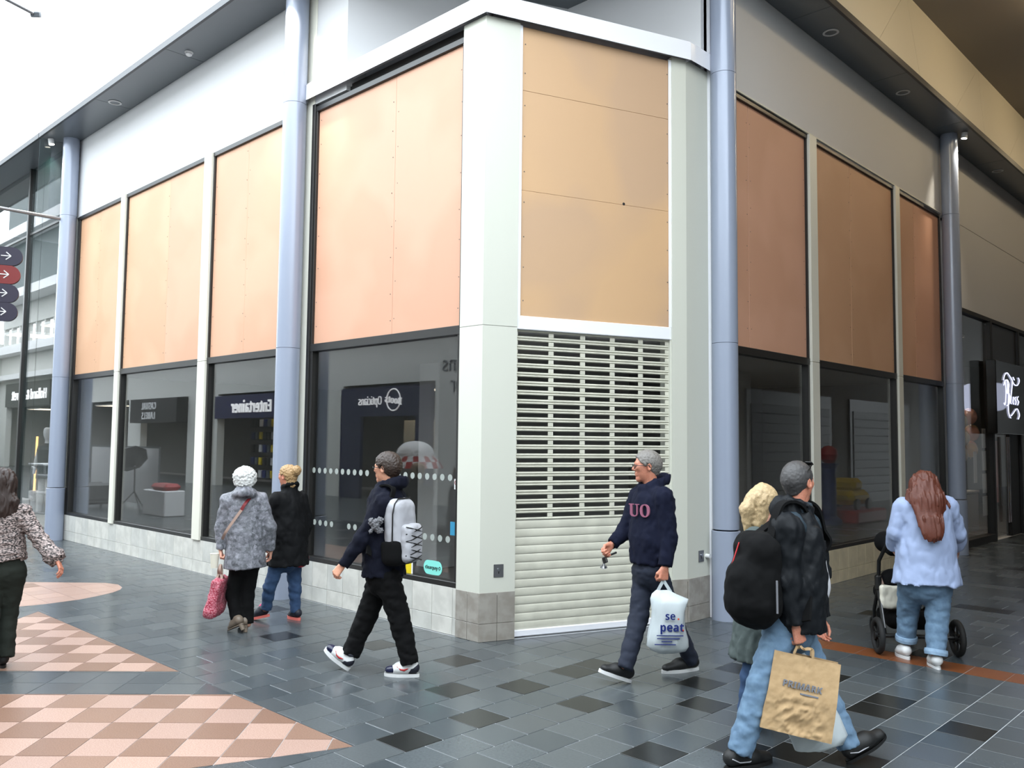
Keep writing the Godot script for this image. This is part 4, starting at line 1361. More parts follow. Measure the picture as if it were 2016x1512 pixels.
	for k in 4:
		var y := 3.555 - 0.1785 * k + 0.01
		var dx: float = [0.0, -0.012, -0.018, -0.02][k]
		var tab := PackedVector2Array()
		for a in 17:
			var w := -PI / 2 + PI * a / 16.0
			tab.append(Vector2(0.02 + dx + 0.088 * cos(w), y + 0.088 * sin(w)))
		tab.append(Vector2(-1.0, y + 0.088))
		tab.append(Vector2(-1.0, y - 0.088))
		m2 = Mb.new()
		m2.slab(tab, Transform3D.IDENTITY, -0.05, 0.0)
		var tb := put("tab", m2, M.red_sign if k == 1 else M.purple_sign, t)
		m2 = Mb.new()
		for st in [[Vector2(-0.072, 0), Vector2(0.012, 0)], [Vector2(0.012, 0), Vector2(-0.030, 0.036)], [Vector2(0.012, 0), Vector2(-0.030, -0.036)]]:
			m2.tube([Vector3(st[0].x + dx, y + st[0].y, 0.0), Vector3(st[1].x + dx, y + st[1].y, 0.0)], 0.0055, 6)
		tag(put("arrow", m2, M.soft_white, tb), "white arrow pointing right")
	m2 = Mb.new()
	m2.tube([Vector3(-0.6, 0.0, -0.08), Vector3(-0.6, 3.7, -0.08)], 0.05, 16)
	put("post", m2, M.steel, t)
	# hanging rod at the upper left
	t = thing("hanging_rod", "slim grey rod with a boxed end hanging under the glass roof", "rod", Vector3.ZERO)
	m2 = Mb.new()
	m2.tube([Vector3(-10.092, 6.615, -2.211), Vector3(-10.044, 6.465, -2.814)], 0.022, 10)
	put("rod", m2, M.steel, t)
	m2 = Mb.new()
	m2.box(Vector3(-10.053, 6.464, -2.839), Vector3(0.06, 0.06, 0.10), 0.008, Basis(Vector3.UP, -0.77) * Basis(Vector3(0, 0, 1), -0.5))
	put("end_box", m2, M.soffit, t)
	m2 = Mb.new()
	m2.tube([Vector3(-10.092, 6.615, -2.211), Vector3(-10.092, 7.815, -2.211)], 0.006, 6)
	put("cable", m2, M.steel, t)

# ------------------------------------------------------------------ bodies: smooth unions of tapered limbs, meshed as surface nets
class Sdf:
	var o: Vector3
	var h: float
	var nx: int
	var ny: int
	var nz: int
	var f := PackedFloat32Array()
	func _init(lo: Vector3, hi: Vector3, cell: float):
		o = lo
		h = cell
		nx = int((hi.x - lo.x) / cell) + 2
		ny = int((hi.y - lo.y) / cell) + 2
		nz = int((hi.z - lo.z) / cell) + 2
		f.resize(nx * ny * nz)
		f.fill(1.0)
	# a tapered capsule from a to b; ax and s flatten it along an axis; cuts end it square
	func cone(a: Vector3, b: Vector3, ra: float, rb: float, k := 0.02, ax := Vector3.ZERO, s := 1.0, cut_a := false, cut_b := false):
		var pad := k + h * 2.5
		var m := maxf(ra, rb) + pad
		var x0 := maxi(0, int((minf(a.x, b.x) - m - o.x) / h))
		var x1 := mini(nx - 1, int((maxf(a.x, b.x) + m - o.x) / h) + 1)
		var y0 := maxi(0, int((minf(a.y, b.y) - m - o.y) / h))
		var y1 := mini(ny - 1, int((maxf(a.y, b.y) + m - o.y) / h) + 1)
		var z0 := maxi(0, int((minf(a.z, b.z) - m - o.z) / h))
		var z1 := mini(nz - 1, int((maxf(a.z, b.z) + m - o.z) / h) + 1)
		var g := s - 1.0
		var bb := b - a
		var dir := bb.normalized()
		var len_ := bb.length()
		bb += ax * (ax.dot(bb) * g)
		var inv := 1.0 / maxf(bb.length_squared(), 1e-9)
		var bax := bb.x
		var bay := bb.y
		var baz := bb.z
		var axx := ax.x
		var axy := ax.y
		var axz := ax.z
		var dr := rb - ra
		var cutting := cut_a or cut_b
		for iz in range(z0, z1 + 1):
			var pz := o.z + iz * h - a.z
			for iy in range(y0, y1 + 1):
				var py := o.y + iy * h - a.y
				var row := nx * (iy + ny * iz)
				for ix in range(x0, x1 + 1):
					var dx := o.x + ix * h - a.x
					var dy := py
					var dz := pz
					var along := 0.0
					if cutting:
						along = dx * dir.x + dy * dir.y + dz * dir.z
					if g != 0.0:
						var t := (dx * axx + dy * axy + dz * axz) * g
						dx += axx * t
						dy += axy * t
						dz += axz * t
					var q := (dx * bax + dy * bay + dz * baz) * inv
					if q < 0.0: q = 0.0
					elif q > 1.0: q = 1.0
					dx -= bax * q
					dy -= bay * q
					dz -= baz * q
					var d := sqrt(dx * dx + dy * dy + dz * dz) - ra - dr * q
					if cutting:
						if cut_b and along - len_ > d: d = along - len_
						if cut_a and -along > d: d = -along
					if d < pad:
						var i := row + ix
						var e := f[i]
						var w := k - absf(e - d)
						if w > 0.0:
							f[i] = minf(e, d) - w * w * 0.25 / k
						elif d < e:
							f[i] = d
	func ball(c: Vector3, r: Vector3, ba := Basis.IDENTITY, k := 0.02, sign_ := 1.0):
		var m := maxf(r.x, maxf(r.y, r.z)) + k + h * 2.5
		var mid := minf(r.x, minf(r.y, r.z))
		var inv := ba.inverse()
		for iz in range(maxi(0, int((c.z - m - o.z) / h)), mini(nz - 1, int((c.z + m - o.z) / h) + 1) + 1):
			for iy in range(maxi(0, int((c.y - m - o.y) / h)), mini(ny - 1, int((c.y + m - o.y) / h) + 1) + 1):
				var row := nx * (iy + ny * iz)
				for ix in range(maxi(0, int((c.x - m - o.x) / h)), mini(nx - 1, int((c.x + m - o.x) / h) + 1) + 1):
					var p: Vector3 = inv * (o + Vector3(ix, iy, iz) * h - c)
					var u := p / r
					var k0 := u.length()
					var k1 := (u / r).length()
					var d := k0 * (k0 - 1.0) / maxf(k1, 1e-6) if k0 > 0.05 else -mid
					var i := row + ix
					var e := f[i]
					if sign_ > 0.0:
						var w := k - absf(e - d)
						f[i] = minf(e, d) - (w * w * 0.25 / k if w > 0.0 else 0.0)
					else:
						var w := k - absf(e + d)
						f[i] = maxf(e, -d) + (w * w * 0.25 / k if w > 0.0 else 0.0)
	# a rounded box
	func box(c: Vector3, half: Vector3, ba := Basis.IDENTITY, round_ := 0.02, k := 0.02):
		var m := half.length() + round_ + k + h * 2.5
		var inv := ba.inverse()
		var hh := half - Vector3.ONE * round_
		for iz in range(maxi(0, int((c.z - m - o.z) / h)), mini(nz - 1, int((c.z + m - o.z) / h) + 1) + 1):
			for iy in range(maxi(0, int((c.y - m - o.y) / h)), mini(ny - 1, int((c.y + m - o.y) / h) + 1) + 1):
				var row := nx * (iy + ny * iz)
				for ix in range(maxi(0, int((c.x - m - o.x) / h)), mini(nx - 1, int((c.x + m - o.x) / h) + 1) + 1):
					var q: Vector3 = (inv * (o + Vector3(ix, iy, iz) * h - c)).abs() - hh
					var d := q.max(Vector3.ZERO).length() + minf(maxf(q.x, maxf(q.y, q.z)), 0.0) - round_
					var i := row + ix
					var e := f[i]
					var w := k - absf(e - d)
					f[i] = minf(e, d) - (w * w * 0.25 / k if w > 0.0 else 0.0)
	# cut away everything on the far side of a plane
	func cut(at: Vector3, n: Vector3, within := 9.0):
		n = n.normalized()
		for iz in nz:
			for iy in ny:
				var row := nx * (iy + ny * iz)
				for ix in nx:
					var i := row + ix
					if f[i] < 0.05:
						var p := o + Vector3(ix, iy, iz) * h - at
						var d := p.dot(n)
						if d > f[i] and p.length_squared() < within * within:
							f[i] = d
	func wrinkle(noise: FastNoiseLite, amp: float, stretch: Vector3):
		var band := h * 2.5 + amp
		for iz in nz:
			for iy in ny:
				var row := nx * (iy + ny * iz)
				for ix in nx:
					var e := f[row + ix]
					if e < band and e > -band:
						f[row + ix] = e + amp * noise.get_noise_3d((o.x + ix * h) * stretch.x, (o.y + iy * h) * stretch.y, (o.z + iz * h) * stretch.z)
	func into(mb: Mb, t := Transform3D.IDENTITY) -> Mb:
		var cells := {}
		var vs := PackedVector3Array()
		var quads := PackedInt32Array()
		var step := [1, nx, nx * ny]
		for iz in range(1, nz - 1):
			for iy in range(1, ny - 1):
				var row := nx * (iy + ny * iz)
				for ix in range(1, nx - 1):
					var i := row + ix
					var s := f[i] < 0.0
					var e0 := (f[i + 1] < 0.0) != s
					var e1 := (f[i + nx] < 0.0) != s
					var e2 := (f[i + nx * ny] < 0.0) != s
					if not (e0 or e1 or e2):
						continue
					for k in 3:
						if (k == 0 and not e0) or (k == 1 and not e1) or (k == 2 and not e2):
							continue
						var u: int = step[(k + 1) % 3]
						var w: int = step[(k + 2) % 3]
						var four := [i, i - u, i - u - w, i - w]
						for q in 4:
							var id: int = four[q]
							if not cells.has(id):
								cells[id] = vs.size()
								vs.append(corner(id))
							four[q] = cells[id]
						if s:
							quads.append_array([four[0], four[3], four[2], four[1]])
						else:
							quads.append_array([four[0], four[1], four[2], four[3]])
		var ns := PackedVector3Array()
		ns.resize(vs.size())
		for q in range(0, quads.size(), 4):
			var n := (vs[quads[q + 2]] - vs[quads[q]]).cross(vs[quads[q + 3]] - vs[quads[q + 1]])
			for k in 4:
				ns[quads[q + k]] -= n
		var base := mb.v.size()
		var flip := t.basis.determinant() < 0.0
		for k in vs.size():
			mb.v.append(t * vs[k])
			mb.n.append((t.basis * ns[k]).normalized())
			if mb.colored:
				mb.c.append(mb.col)
		for q in range(0, quads.size(), 4):
			var a := base + quads[q]
			var b := base + quads[q + 1]
			var c := base + quads[q + 2]
			var d := base + quads[q + 3]
			if flip:
				mb.i.append_array([a, c, b, a, d, c])
			else:
				mb.i.append_array([a, b, c, a, c, d])
		return mb
	func corner(id: int) -> Vector3:
		var ix := id % nx
		var iy := (id / nx) % ny
		var iz := id / (nx * ny)
		var sum := Vector3.ZERO
		var n := 0
		var e := PackedFloat32Array()
		e.resize(8)
		for k in 8:
			e[k] = f[id + (k & 1) + nx * ((k >> 1) & 1) + nx * ny * (k >> 2)]
		for k in 8:
			for b in [1, 2, 4]:
				if k & b:
					continue
				var p := e[k]
				var q := e[k | b]
				if (p < 0.0) != (q < 0.0):
					var u := p / (p - q)
					sum += Vector3((k & 1) + (u if b == 1 else 0.0), ((k >> 1) & 1) + (u if b == 2 else 0.0), (k >> 2) + (u if b == 4 else 0.0))
					n += 1
		return o + (Vector3(ix, iy, iz) + sum / maxi(n, 1)) * h

func copy_into(mb: Mb, src: Mb, t: Transform3D):
	var base := mb.v.size()
	var flip := t.basis.determinant() < 0.0
	var nb := t.basis.inverse().transposed()
	for k in src.v.size():
		mb.v.append(t * src.v[k])
		mb.n.append((nb * src.n[k]).normalized())
	for k in range(0, src.i.size(), 3):
		if flip:
			mb.i.append_array([base + src.i[k], base + src.i[k + 2], base + src.i[k + 1]])
		else:
			mb.i.append_array([base + src.i[k], base + src.i[k + 1], base + src.i[k + 2]])

var head_mesh: Mb
var hand_meshes := {}
var folds := FastNoiseLite.new()

# a head: middle of the skull at the origin, the face towards +z
func make_head() -> Mb:
	var s := Sdf.new(Vector3(-0.11, -0.21, -0.14), Vector3(0.11, 0.14, 0.15), 0.0042)
	s.ball(Vector3(0, 0.028, -0.012), Vector3(0.075, 0.088, 0.096))
	s.ball(Vector3(0, -0.035, 0.026), Vector3(0.060, 0.078, 0.064), Basis.IDENTITY, 0.03)
	s.cone(Vector3(0, -0.062, 0.0), Vector3(0, -0.098, 0.060), 0.050, 0.024, 0.02)
	s.cone(Vector3(-0.034, -0.010, 0.066), Vector3(0.034, -0.010, 0.066), 0.024, 0.024, 0.02)      # cheekbones
	s.cone(Vector3(-0.034, 0.024, 0.078), Vector3(0.034, 0.024, 0.078), 0.013, 0.013, 0.015)        # brow
	for x in [-0.031, 0.031]:
		s.ball(Vector3(x, 0.003, 0.097), Vector3(0.014, 0.010, 0.012), Basis.IDENTITY, 0.010, -1.0)
		s.ball(Vector3(x, 0.002, 0.082), Vector3(0.0125, 0.0125, 0.0125), Basis.IDENTITY, 0.002)
	s.cone(Vector3(0, 0.012, 0.088), Vector3(0, -0.020, 0.106), 0.008, 0.0115, 0.010)               # nose
	s.cone(Vector3(-0.011, -0.026, 0.094), Vector3(0.011, -0.026, 0.094), 0.0085, 0.0085, 0.006)
	s.cone(Vector3(-0.019, -0.053, 0.084), Vector3(0.019, -0.053, 0.084), 0.0075, 0.0075, 0.005)    # lips
	s.cone(Vector3(-0.016, -0.066, 0.083), Vector3(0.016, -0.066, 0.083), 0.0085, 0.0085, 0.005)
	s.ball(Vector3(0, -0.094, 0.066), Vector3(0.024, 0.020, 0.018), Basis.IDENTITY, 0.015)          # chin
	for x in [-1.0, 1.0]:
		s.ball(Vector3(0.079 * x, -0.004, -0.008), Vector3(0.008, 0.032, 0.019), Basis(Vector3.UP, 0.35 * x) * Basis(Vector3.RIGHT, -0.2), 0.006)
		s.ball(Vector3(0.085 * x, -0.002, -0.004), Vector3(0.005, 0.018, 0.009), Basis(Vector3.UP, 0.35 * x), 0.004, -1.0)
	s.cone(Vector3(0, -0.05, -0.020), Vector3(0, -0.165, -0.030), 0.053, 0.055, 0.03)                # neck
	return s.into(Mb.new())

# a right hand: wrist at the origin, fingers down -y, thumb towards +z, palm towards +x
func make_hand(curl: float, spread := 1.0) -> Mb:
	var s := Sdf.new(Vector3(-0.04, -0.21, -0.06), Vector3(0.10, 0.035, 0.10), 0.0032)
	s.cone(Vector3(0, 0.03, 0), Vector3(0, -0.015, 0), 0.024, 0.023, 0.01, Vector3.RIGHT, 1.3)
	var zs := [0.030, 0.010, -0.010, -0.029]
	var ls := [0.074, 0.082, 0.076, 0.060]
	for k in 4:
		var base := Vector3(0.0, -0.088 + absf(k - 1.2) * 0.004, zs[k])
		s.cone(Vector3(0, -0.012, zs[k] * 0.6), base, 0.014, 0.0115, 0.012)
		var p := base
		var a := 0.15 * curl
		var r := 0.0098 if k < 3 else 0.0085
		for j in 3:
			a += [0.75, 1.0, 0.7][j] * curl
			var q: Vector3 = p + Vector3(sin(a), -cos(a), zs[k] * 0.10 * spread) * ls[k] * [0.45, 0.32, 0.23][j]
			s.cone(p, q, r, r - 0.0007, 0.004)
			r -= 0.0009
			p = q
	s.cone(Vector3(0.006, -0.025, 0.022), Vector3(0.018, -0.055, 0.044), 0.0150, 0.0115, 0.012)
	s.cone(Vector3(0.018, -0.055, 0.044), Vector3(0.026 + 0.010 * curl, -0.083, 0.050 - 0.010 * curl), 0.0110, 0.0095, 0.005)
	s.cone(Vector3(0.026 + 0.010 * curl, -0.083, 0.050 - 0.010 * curl), Vector3(0.032 + 0.016 * curl, -0.104, 0.046 - 0.022 * curl), 0.0095, 0.0078, 0.004)
	return s.into(Mb.new())

func hand(mb: Mb, wrist: Vector3, tip: Vector3, fwd: Vector3, left: bool, curl: float, size := 1.0):
	var key := snappedf(curl, 0.1)
	if not hand_meshes.has(key):
		hand_meshes[key] = make_hand(key)
	var y := (wrist - tip).normalized()
	var z := (fwd - y * fwd.dot(y)).normalized()
	var x := y.cross(z)
	var b := Basis(x, y, z)
	if left:
		b = Basis(-x, y, z)
	copy_into(mb, hand_meshes[key], Transform3D(b * Basis.from_scale(Vector3.ONE * size), wrist))

func head_frame(j: Dictionary, face: Vector3, tilt := 0.0, size := 1.0) -> Transform3D:
	var b := Basis(Vector3.UP.cross(face).normalized(), Vector3.UP, face.normalized()) * Basis(Vector3.RIGHT, tilt)
	return Transform3D(b * Basis.from_scale(Vector3.ONE * size), j.head)

# bounds of some joints, with a margin
func reach(j: Dictionary, keys: Array, m: float) -> Array:
	var lo := Vector3.ONE * 99.0
	var hi := Vector3.ONE * -99.0
	for k in keys:
		lo = lo.min(j[k])
		hi = hi.max(j[k])
	return [lo - Vector3.ONE * m, hi + Vector3.ONE * m]

const LIMBS := ["sh_l", "el_l", "wr_l", "sh_r", "el_r", "wr_r", "hem", "neck", "hip_l", "hip_r"]
const LEGS := ["hip_l", "kn_l", "an_l", "hip_r", "kn_r", "an_r"]

# the bare figure: one continuous skin, with the head and both hands meshed finer
func skin_body(p: Node, j: Dictionary, m: Material, head_t: Transform3D, curls := [0.45, 0.45], hand_size := 1.0, build := 1.0):
	var r := reach(j, LIMBS + LEGS + ["heel_l", "toe_l", "heel_r", "toe_r"], 0.13)
	var s := Sdf.new(r[0], r[1], 0.016)
	var fwd: Vector3 = j.fwd
	var hip: Vector3 = (j.hip_l + j.hip_r) * 0.5
	s.cone(j.neck + Vector3(0, 0.05, 0), j.chest + Vector3(0, 0.1, 0), 0.052, 0.06, 0.03)
	s.cone(j.chest, j.waist, 0.115 * build, 0.10 * build, 0.05, fwd, 1.35)
	s.cone(j.waist, hip, 0.10 * build, 0.115 * build, 0.05, fwd, 1.3)
	for e in ["_l", "_r"]:
		s.cone(j.chest + Vector3(0, 0.06, 0), j["sh" + e], 0.07, 0.048, 0.05)
		s.cone(j["sh" + e], j["el" + e], 0.045, 0.036, 0.02)
		s.cone(j["el" + e], j["wr" + e], 0.036, 0.025, 0.015)
		s.cone(hip, j["hip" + e], 0.09 * build, 0.078 * build, 0.04)
		s.cone(j["hip" + e], j["kn" + e], 0.074 * build, 0.052, 0.03)
		s.cone(j["kn" + e], j["an" + e], 0.051, 0.034, 0.02)
		s.cone(j["an" + e], j["toe" + e] * 0.6 + j["heel" + e] * 0.4 + Vector3(0, 0.03, 0), 0.032, 0.018, 0.02)
	var mb := s.into(Mb.new())
	copy_into(mb, head_mesh, head_t)
	hand(mb, j.wr_l, j.ha_l, fwd, true, curls[0], hand_size)
	hand(mb, j.wr_r, j.ha_r, fwd, false, curls[1], hand_size)
	put("body", mb, m, p)
	for x in [-0.031, 0.031]:
		var eye := Mb.new()
		eye.lathe([[0.0, -0.0125], [0.009, -0.009], [0.0128, 0.0], [0.009, 0.009], [0.0, 0.0125]], Vector3.ZERO, 12)
		var o := put("eye", eye, M.eye, p)
		o.transform = head_t * Transform3D(Basis.IDENTITY, Vector3(x, 0.002, 0.0825))

# a jacket, coat or shirt: g = {chest:[half width, half depth], waist, hem, arm:[shoulder, elbow, wrist], long, rag, cell}
func garment(p: Node, called: String, j: Dictionary, m: Material, g: Dictionary, more = null) -> MeshInstance3D:
	var r := reach(j, LIMBS, 0.20)
	var s := Sdf.new(r[0], r[1], g.get("cell", 0.0115))
	var fwd: Vector3 = j.fwd
	var ch: Array = g.chest
	var wa: Array = g.waist
	var he: Array = g.hem
	s.cone(j.chest + Vector3(0, 0.02, 0), j.waist, ch[0], wa[0], 0.05, fwd, ch[0] / ch[1])
	s.cone(j.waist, j.hem, wa[0], he[0], 0.06, fwd, he[0] / he[1], false, true)
	s.cone(j.chest + Vector3(0, 0.09, 0), j.neck + Vector3(0, g.get("collar", 0.0), 0), 0.10, g.get("neck", 0.075), 0.05, Vector3.ZERO, 1.0, false, true)
	var ar: Array = g.arm
	for e in ["_l", "_r"]:
		s.cone(j.chest + Vector3(0, 0.075, 0), j["sh" + e], 0.095, ar[0] * 0.98, 0.05, fwd, 1.15)
		s.cone(j["sh" + e], j["el" + e], ar[0], ar[1], 0.03)
		var w: Vector3 = j["wr" + e]
		var el: Vector3 = j["el" + e]
		s.cone(el, el.lerp(w, g.get("long", 1.0)), ar[1], ar[2], 0.02, Vector3.ZERO, 1.0, false, true)
	if more != null:
		more.call(s)
	var rag: float = g.get("rag", 0.008)
	cloth_folds(g.get("seed", 3))
	var st: Vector3 = g.get("stretch", Vector3(9, 5, 9))
	s.wrinkle(folds, rag * 1.1, st)
	s.wrinkle(folds, rag * 0.5, st * 2.1)
	return put(called, s.into(Mb.new()), m, p)

func cloth_folds(seed_: int):
	folds.frequency = 1.0
	folds.seed = seed_
	folds.noise_type = FastNoiseLite.TYPE_SIMPLEX_SMOOTH
	folds.fractal_type = FastNoiseLite.FRACTAL_RIDGED
	folds.fractal_octaves = 2

func soft_folds(seed_: int):
	folds.frequency = 1.0
	folds.seed = seed_
	folds.noise_type = FastNoiseLite.TYPE_SIMPLEX_SMOOTH
	folds.fractal_type = FastNoiseLite.FRACTAL_FBM
	folds.fractal_octaves = 2

func trousers(p: Node, j: Dictionary, m: Material, g: Dictionary) -> MeshInstance3D:
	var r := reach(j, LEGS, 0.19)
	var s := Sdf.new(r[0], r[1] + Vector3(0, 0.05, 0), g.get("cell", 0.0115))
	var hip: Vector3 = (j.hip_l + j.hip_r) * 0.5
	var th: Array = g.leg
	s.cone(hip + Vector3(0, 0.10, 0), hip, g.hip[0] * 0.9, g.hip[0], 0.04, j.fwd, g.hip[0] / g.hip[1])
	for e in ["_l", "_r"]:
		var kn: Vector3 = j["kn" + e]
		var an: Vector3 = j["an" + e]
		s.cone(j["hip" + e], kn, th[0], th[1], 0.03)
		s.cone(kn, an.lerp(kn, g.get("short", 0.0)), th[1], th[2], 0.02, Vector3.ZERO, 1.0, false, true)
	cloth_folds(g.get("seed", 5))
	s.wrinkle(folds, g.get("rag", 0.008) * 0.8, Vector3(5, 9, 5))
	s.wrinkle(folds, g.get("rag", 0.008) * 0.3, Vector3(12, 22, 12))
	return put("trousers", s.into(Mb.new()), m, p)

# a shoe between heel and toe points on its sole
func shoe(p: Node, heel: Vector3, toe: Vector3, ankle: Vector3, upper: Material, sole: Material, g := {}):
	var z := (toe - heel).normalized()
	var l := (toe - heel).length()
	var x := Vector3.UP.cross(z).normalized()
	var y := z.cross(x)
	var t := Transform3D(Basis(x, y, z), heel)
	var an := t.affine_inverse() * ankle
	an = Vector3(clampf(an.x, -0.02, 0.02), clampf(an.y, 0.07, 0.14), clampf(an.z, 0.02, 0.09))
	var w: float = g.get("width", 0.044)
	var th: float = g.get("sole", 0.022)
	var s := Sdf.new(Vector3(-0.08, -0.01, -0.05), Vector3(0.08, 0.19, l + 0.05), 0.0065)
	s.cone(Vector3(0, 0.040 + th, 0.040), Vector3(0, 0.036 + th, l * 0.55), 0.040, w, 0.03)
	s.cone(Vector3(0, 0.034 + th, l * 0.5), Vector3(0, 0.014 + th, l - 0.042), w, w * 0.82, 0.03, Vector3.UP, 1.25)
	s.cone(Vector3(0, 0.05 + th, 0.045), Vector3(an.x, an.y + g.get("high", 0.0), an.z), 0.040, 0.042, 0.02, Vector3.ZERO, 1.0, false, true)
	s.cone(Vector3(0, 0.075 + th, 0.075), Vector3(0, 0.045 + th, l * 0.6), 0.030, 0.026, 0.02)
	s.cut(Vector3(0, th * 0.8, 0), Vector3.DOWN)
	var o := put("shoe", s.into(Mb.new()), upper, p)
	o.transform = t
	var out := PackedVector2Array()
	for k in 28:
		var a := TAU * k / 28.0
		var u := sin(a)
		var wid := lerpf(0.036, w * 1.04, smoothstep(-0.6, 0.4, u))
		out.append(Vector2(cos(a) * wid, (u * 0.5 + 0.5) * (l + 0.012) - 0.006))
	var sb := Mb.new()
	sb.prism(out, 0.0, th, 0.003)
	var under := Geometry2D.triangulate_polygon(out)
	for k in range(0, under.size(), 3):
		sb.tri(Vector3(out[under[k]].x, 0, out[under[k]].y), Vector3(out[under[k + 1]].x, 0, out[under[k + 1]].y), Vector3(out[under[k + 2]].x, 0, out[under[k + 2]].y), Vector3.DOWN, Vector3.DOWN, Vector3.DOWN)
	put("sole", sb, sole, o)
	return o

# ------------------------------------------------------------------ people: where their joints are, from the floor point below them
const LADY := {"at": Vector3(-7.645, 0, -4.185), "fwd": Vector3(-0.879, 0, -0.477),
	"head": Vector3(0.002, 1.462, -0.002), "neck": Vector3(0.005, 1.339, -0.005), "sh_l": Vector3(-0.063, 1.250, 0.130), "el_l": Vector3(-0.116, 0.991, 0.168), "wr_l": Vector3(-0.095, 0.782, 0.175), "ha_l": Vector3(-0.072, 0.702, 0.180), "sh_r": Vector3(0.069, 1.253, -0.136), "el_r": Vector3(0.132, 0.986, -0.211), "wr_r": Vector3(0.110, 0.760, -0.245), "ha_r": Vector3(0.080, 0.671, -0.258), "chest": Vector3(0.013, 1.157, -0.013), "waist": Vector3(0.018, 0.938, -0.017), "hem": Vector3(0.024, 0.603, -0.023), "hip_l": Vector3(-0.009, 0.657, 0.036), "kn_l": Vector3(-0.074, 0.330, 0.043), "an_l": Vector3(0.009, 0.110, 0.033), "heel_l": Vector3(0.113, 0.091, 0.030), "toe_l": Vector3(-0.080, 0.000, 0.077), "hip_r": Vector3(0.053, 0.652, -0.079), "kn_r": Vector3(-0.009, 0.337, -0.074), "an_r": Vector3(0.033, 0.069, -0.060), "heel_r": Vector3(0.087, 0.000, -0.014), "toe_r": Vector3(-0.159, 0.000, -0.082)}
const BLACKCOAT := {"at": Vector3(-7.816, 0, -4.714), "fwd": Vector3(-0.999, 0, 0.054),
	"head": Vector3(0.030, 1.467, -0.029), "neck": Vector3(0.026, 1.353, -0.053), "sh_l": Vector3(0.064, 1.238, 0.105), "el_l": Vector3(0.017, 0.991, 0.123), "wr_l": Vector3(-0.080, 0.778, 0.105), "ha_l": Vector3(-0.129, 0.678, 0.097), "sh_r": Vector3(0.027, 1.230, -0.192), "el_r": Vector3(0.063, 0.965, -0.255), "wr_r": Vector3(-0.069, 0.750, -0.267), "ha_r": Vector3(-0.133, 0.689, -0.261), "chest": Vector3(0.049, 1.120, -0.047), "waist": Vector3(0.053, 0.915, -0.051), "hem": Vector3(0.055, 0.560, -0.053), "hip_l": Vector3(0.055, 0.638, 0.058), "kn_l": Vector3(0.004, 0.356, 0.122), "an_l": Vector3(-0.054, 0.140, 0.122), "heel_l": Vector3(-0.048, 0.047, 0.088), "toe_l": Vector3(-0.220, 0.000, 0.171), "hip_r": Vector3(0.023, 0.618, -0.134), "kn_r": Vector3(0.054, 0.320, -0.135), "an_r": Vector3(0.066, 0.095, -0.147), "heel_r": Vector3(0.133, 0.000, -0.156), "toe_r": Vector3(-0.074, 0.000, -0.151)}
const YOUTH := {"at": Vector3(-5.586, 0, -4.204), "fwd": Vector3(-0.963, 0, 0.270),
	"head": Vector3(0.068, 1.622, -0.065), "neck": Vector3(0.060, 1.503, -0.086), "sh_l": Vector3(0.182, 1.348, 0.046), "el_l": Vector3(0.068, 1.071, 0.157), "wr_l": Vector3(-0.051, 0.866, 0.258), "ha_l": Vector3(-0.078, 0.820, 0.283), "sh_r": Vector3(-0.032, 1.338, -0.205), "el_r": Vector3(-0.013, 1.101, -0.266), "wr_r": Vector3(-0.138, 0.927, -0.228), "ha_r": Vector3(-0.183, 0.841, -0.212), "chest": Vector3(0.074, 1.296, -0.072), "waist": Vector3(0.064, 1.014, -0.062), "hem": Vector3(0.063, 0.767, -0.061), "hip_l": Vector3(0.146, 0.774, -0.030), "kn_l": Vector3(0.209, 0.465, -0.105), "an_l": Vector3(0.297, 0.128, -0.147), "heel_l": Vector3(0.351, 0.000, -0.200), "toe_l": Vector3(0.136, 0.000, -0.034), "hip_r": Vector3(-0.024, 0.740, -0.102), "kn_r": Vector3(-0.109, 0.441, -0.034), "an_r": Vector3(-0.179, 0.150, 0.062), "heel_r": Vector3(-0.180, 0.000, 0.091), "toe_r": Vector3(-0.378, 0.145, 0.184)}
const MAN := {"at": Vector3(-3.965, 0, -5.681), "fwd": Vector3(-0.371, 0, 0.928),
	"head": Vector3(-0.006, 1.663, 0.006), "neck": Vector3(0.009, 1.543, -0.009), "sh_l": Vector3(0.186, 1.423, 0.057), "el_l": Vector3(0.226, 1.128, 0.046), "wr_l": Vector3(0.234, 0.901, 0.107), "ha_l": Vector3(0.232, 0.814, 0.123), "sh_r": Vector3(-0.151, 1.406, -0.090), "el_r": Vector3(-0.223, 1.135, -0.021), "wr_r": Vector3(-0.268, 1.029, 0.119), "ha_r": Vector3(-0.293, 0.963, 0.185), "chest": Vector3(0.024, 1.314, -0.023), "waist": Vector3(0.029, 1.093, -0.028), "hem": Vector3(0.019, 0.893, -0.018), "hip_l": Vector3(0.090, 0.857, 0.025), "kn_l": Vector3(0.116, 0.470, -0.167), "an_l": Vector3(0.130, 0.115, -0.403), "heel_l": Vector3(0.148, 0.000, -0.505), "toe_l": Vector3(0.003, 0.000, -0.198), "hip_r": Vector3(-0.063, 0.833, -0.050), "kn_r": Vector3(-0.037, 0.479, 0.064), "an_r": Vector3(-0.013, 0.153, 0.263), "heel_r": Vector3(-0.013, 0.000, 0.207), "toe_r": Vector3(-0.153, 0.097, 0.426)}
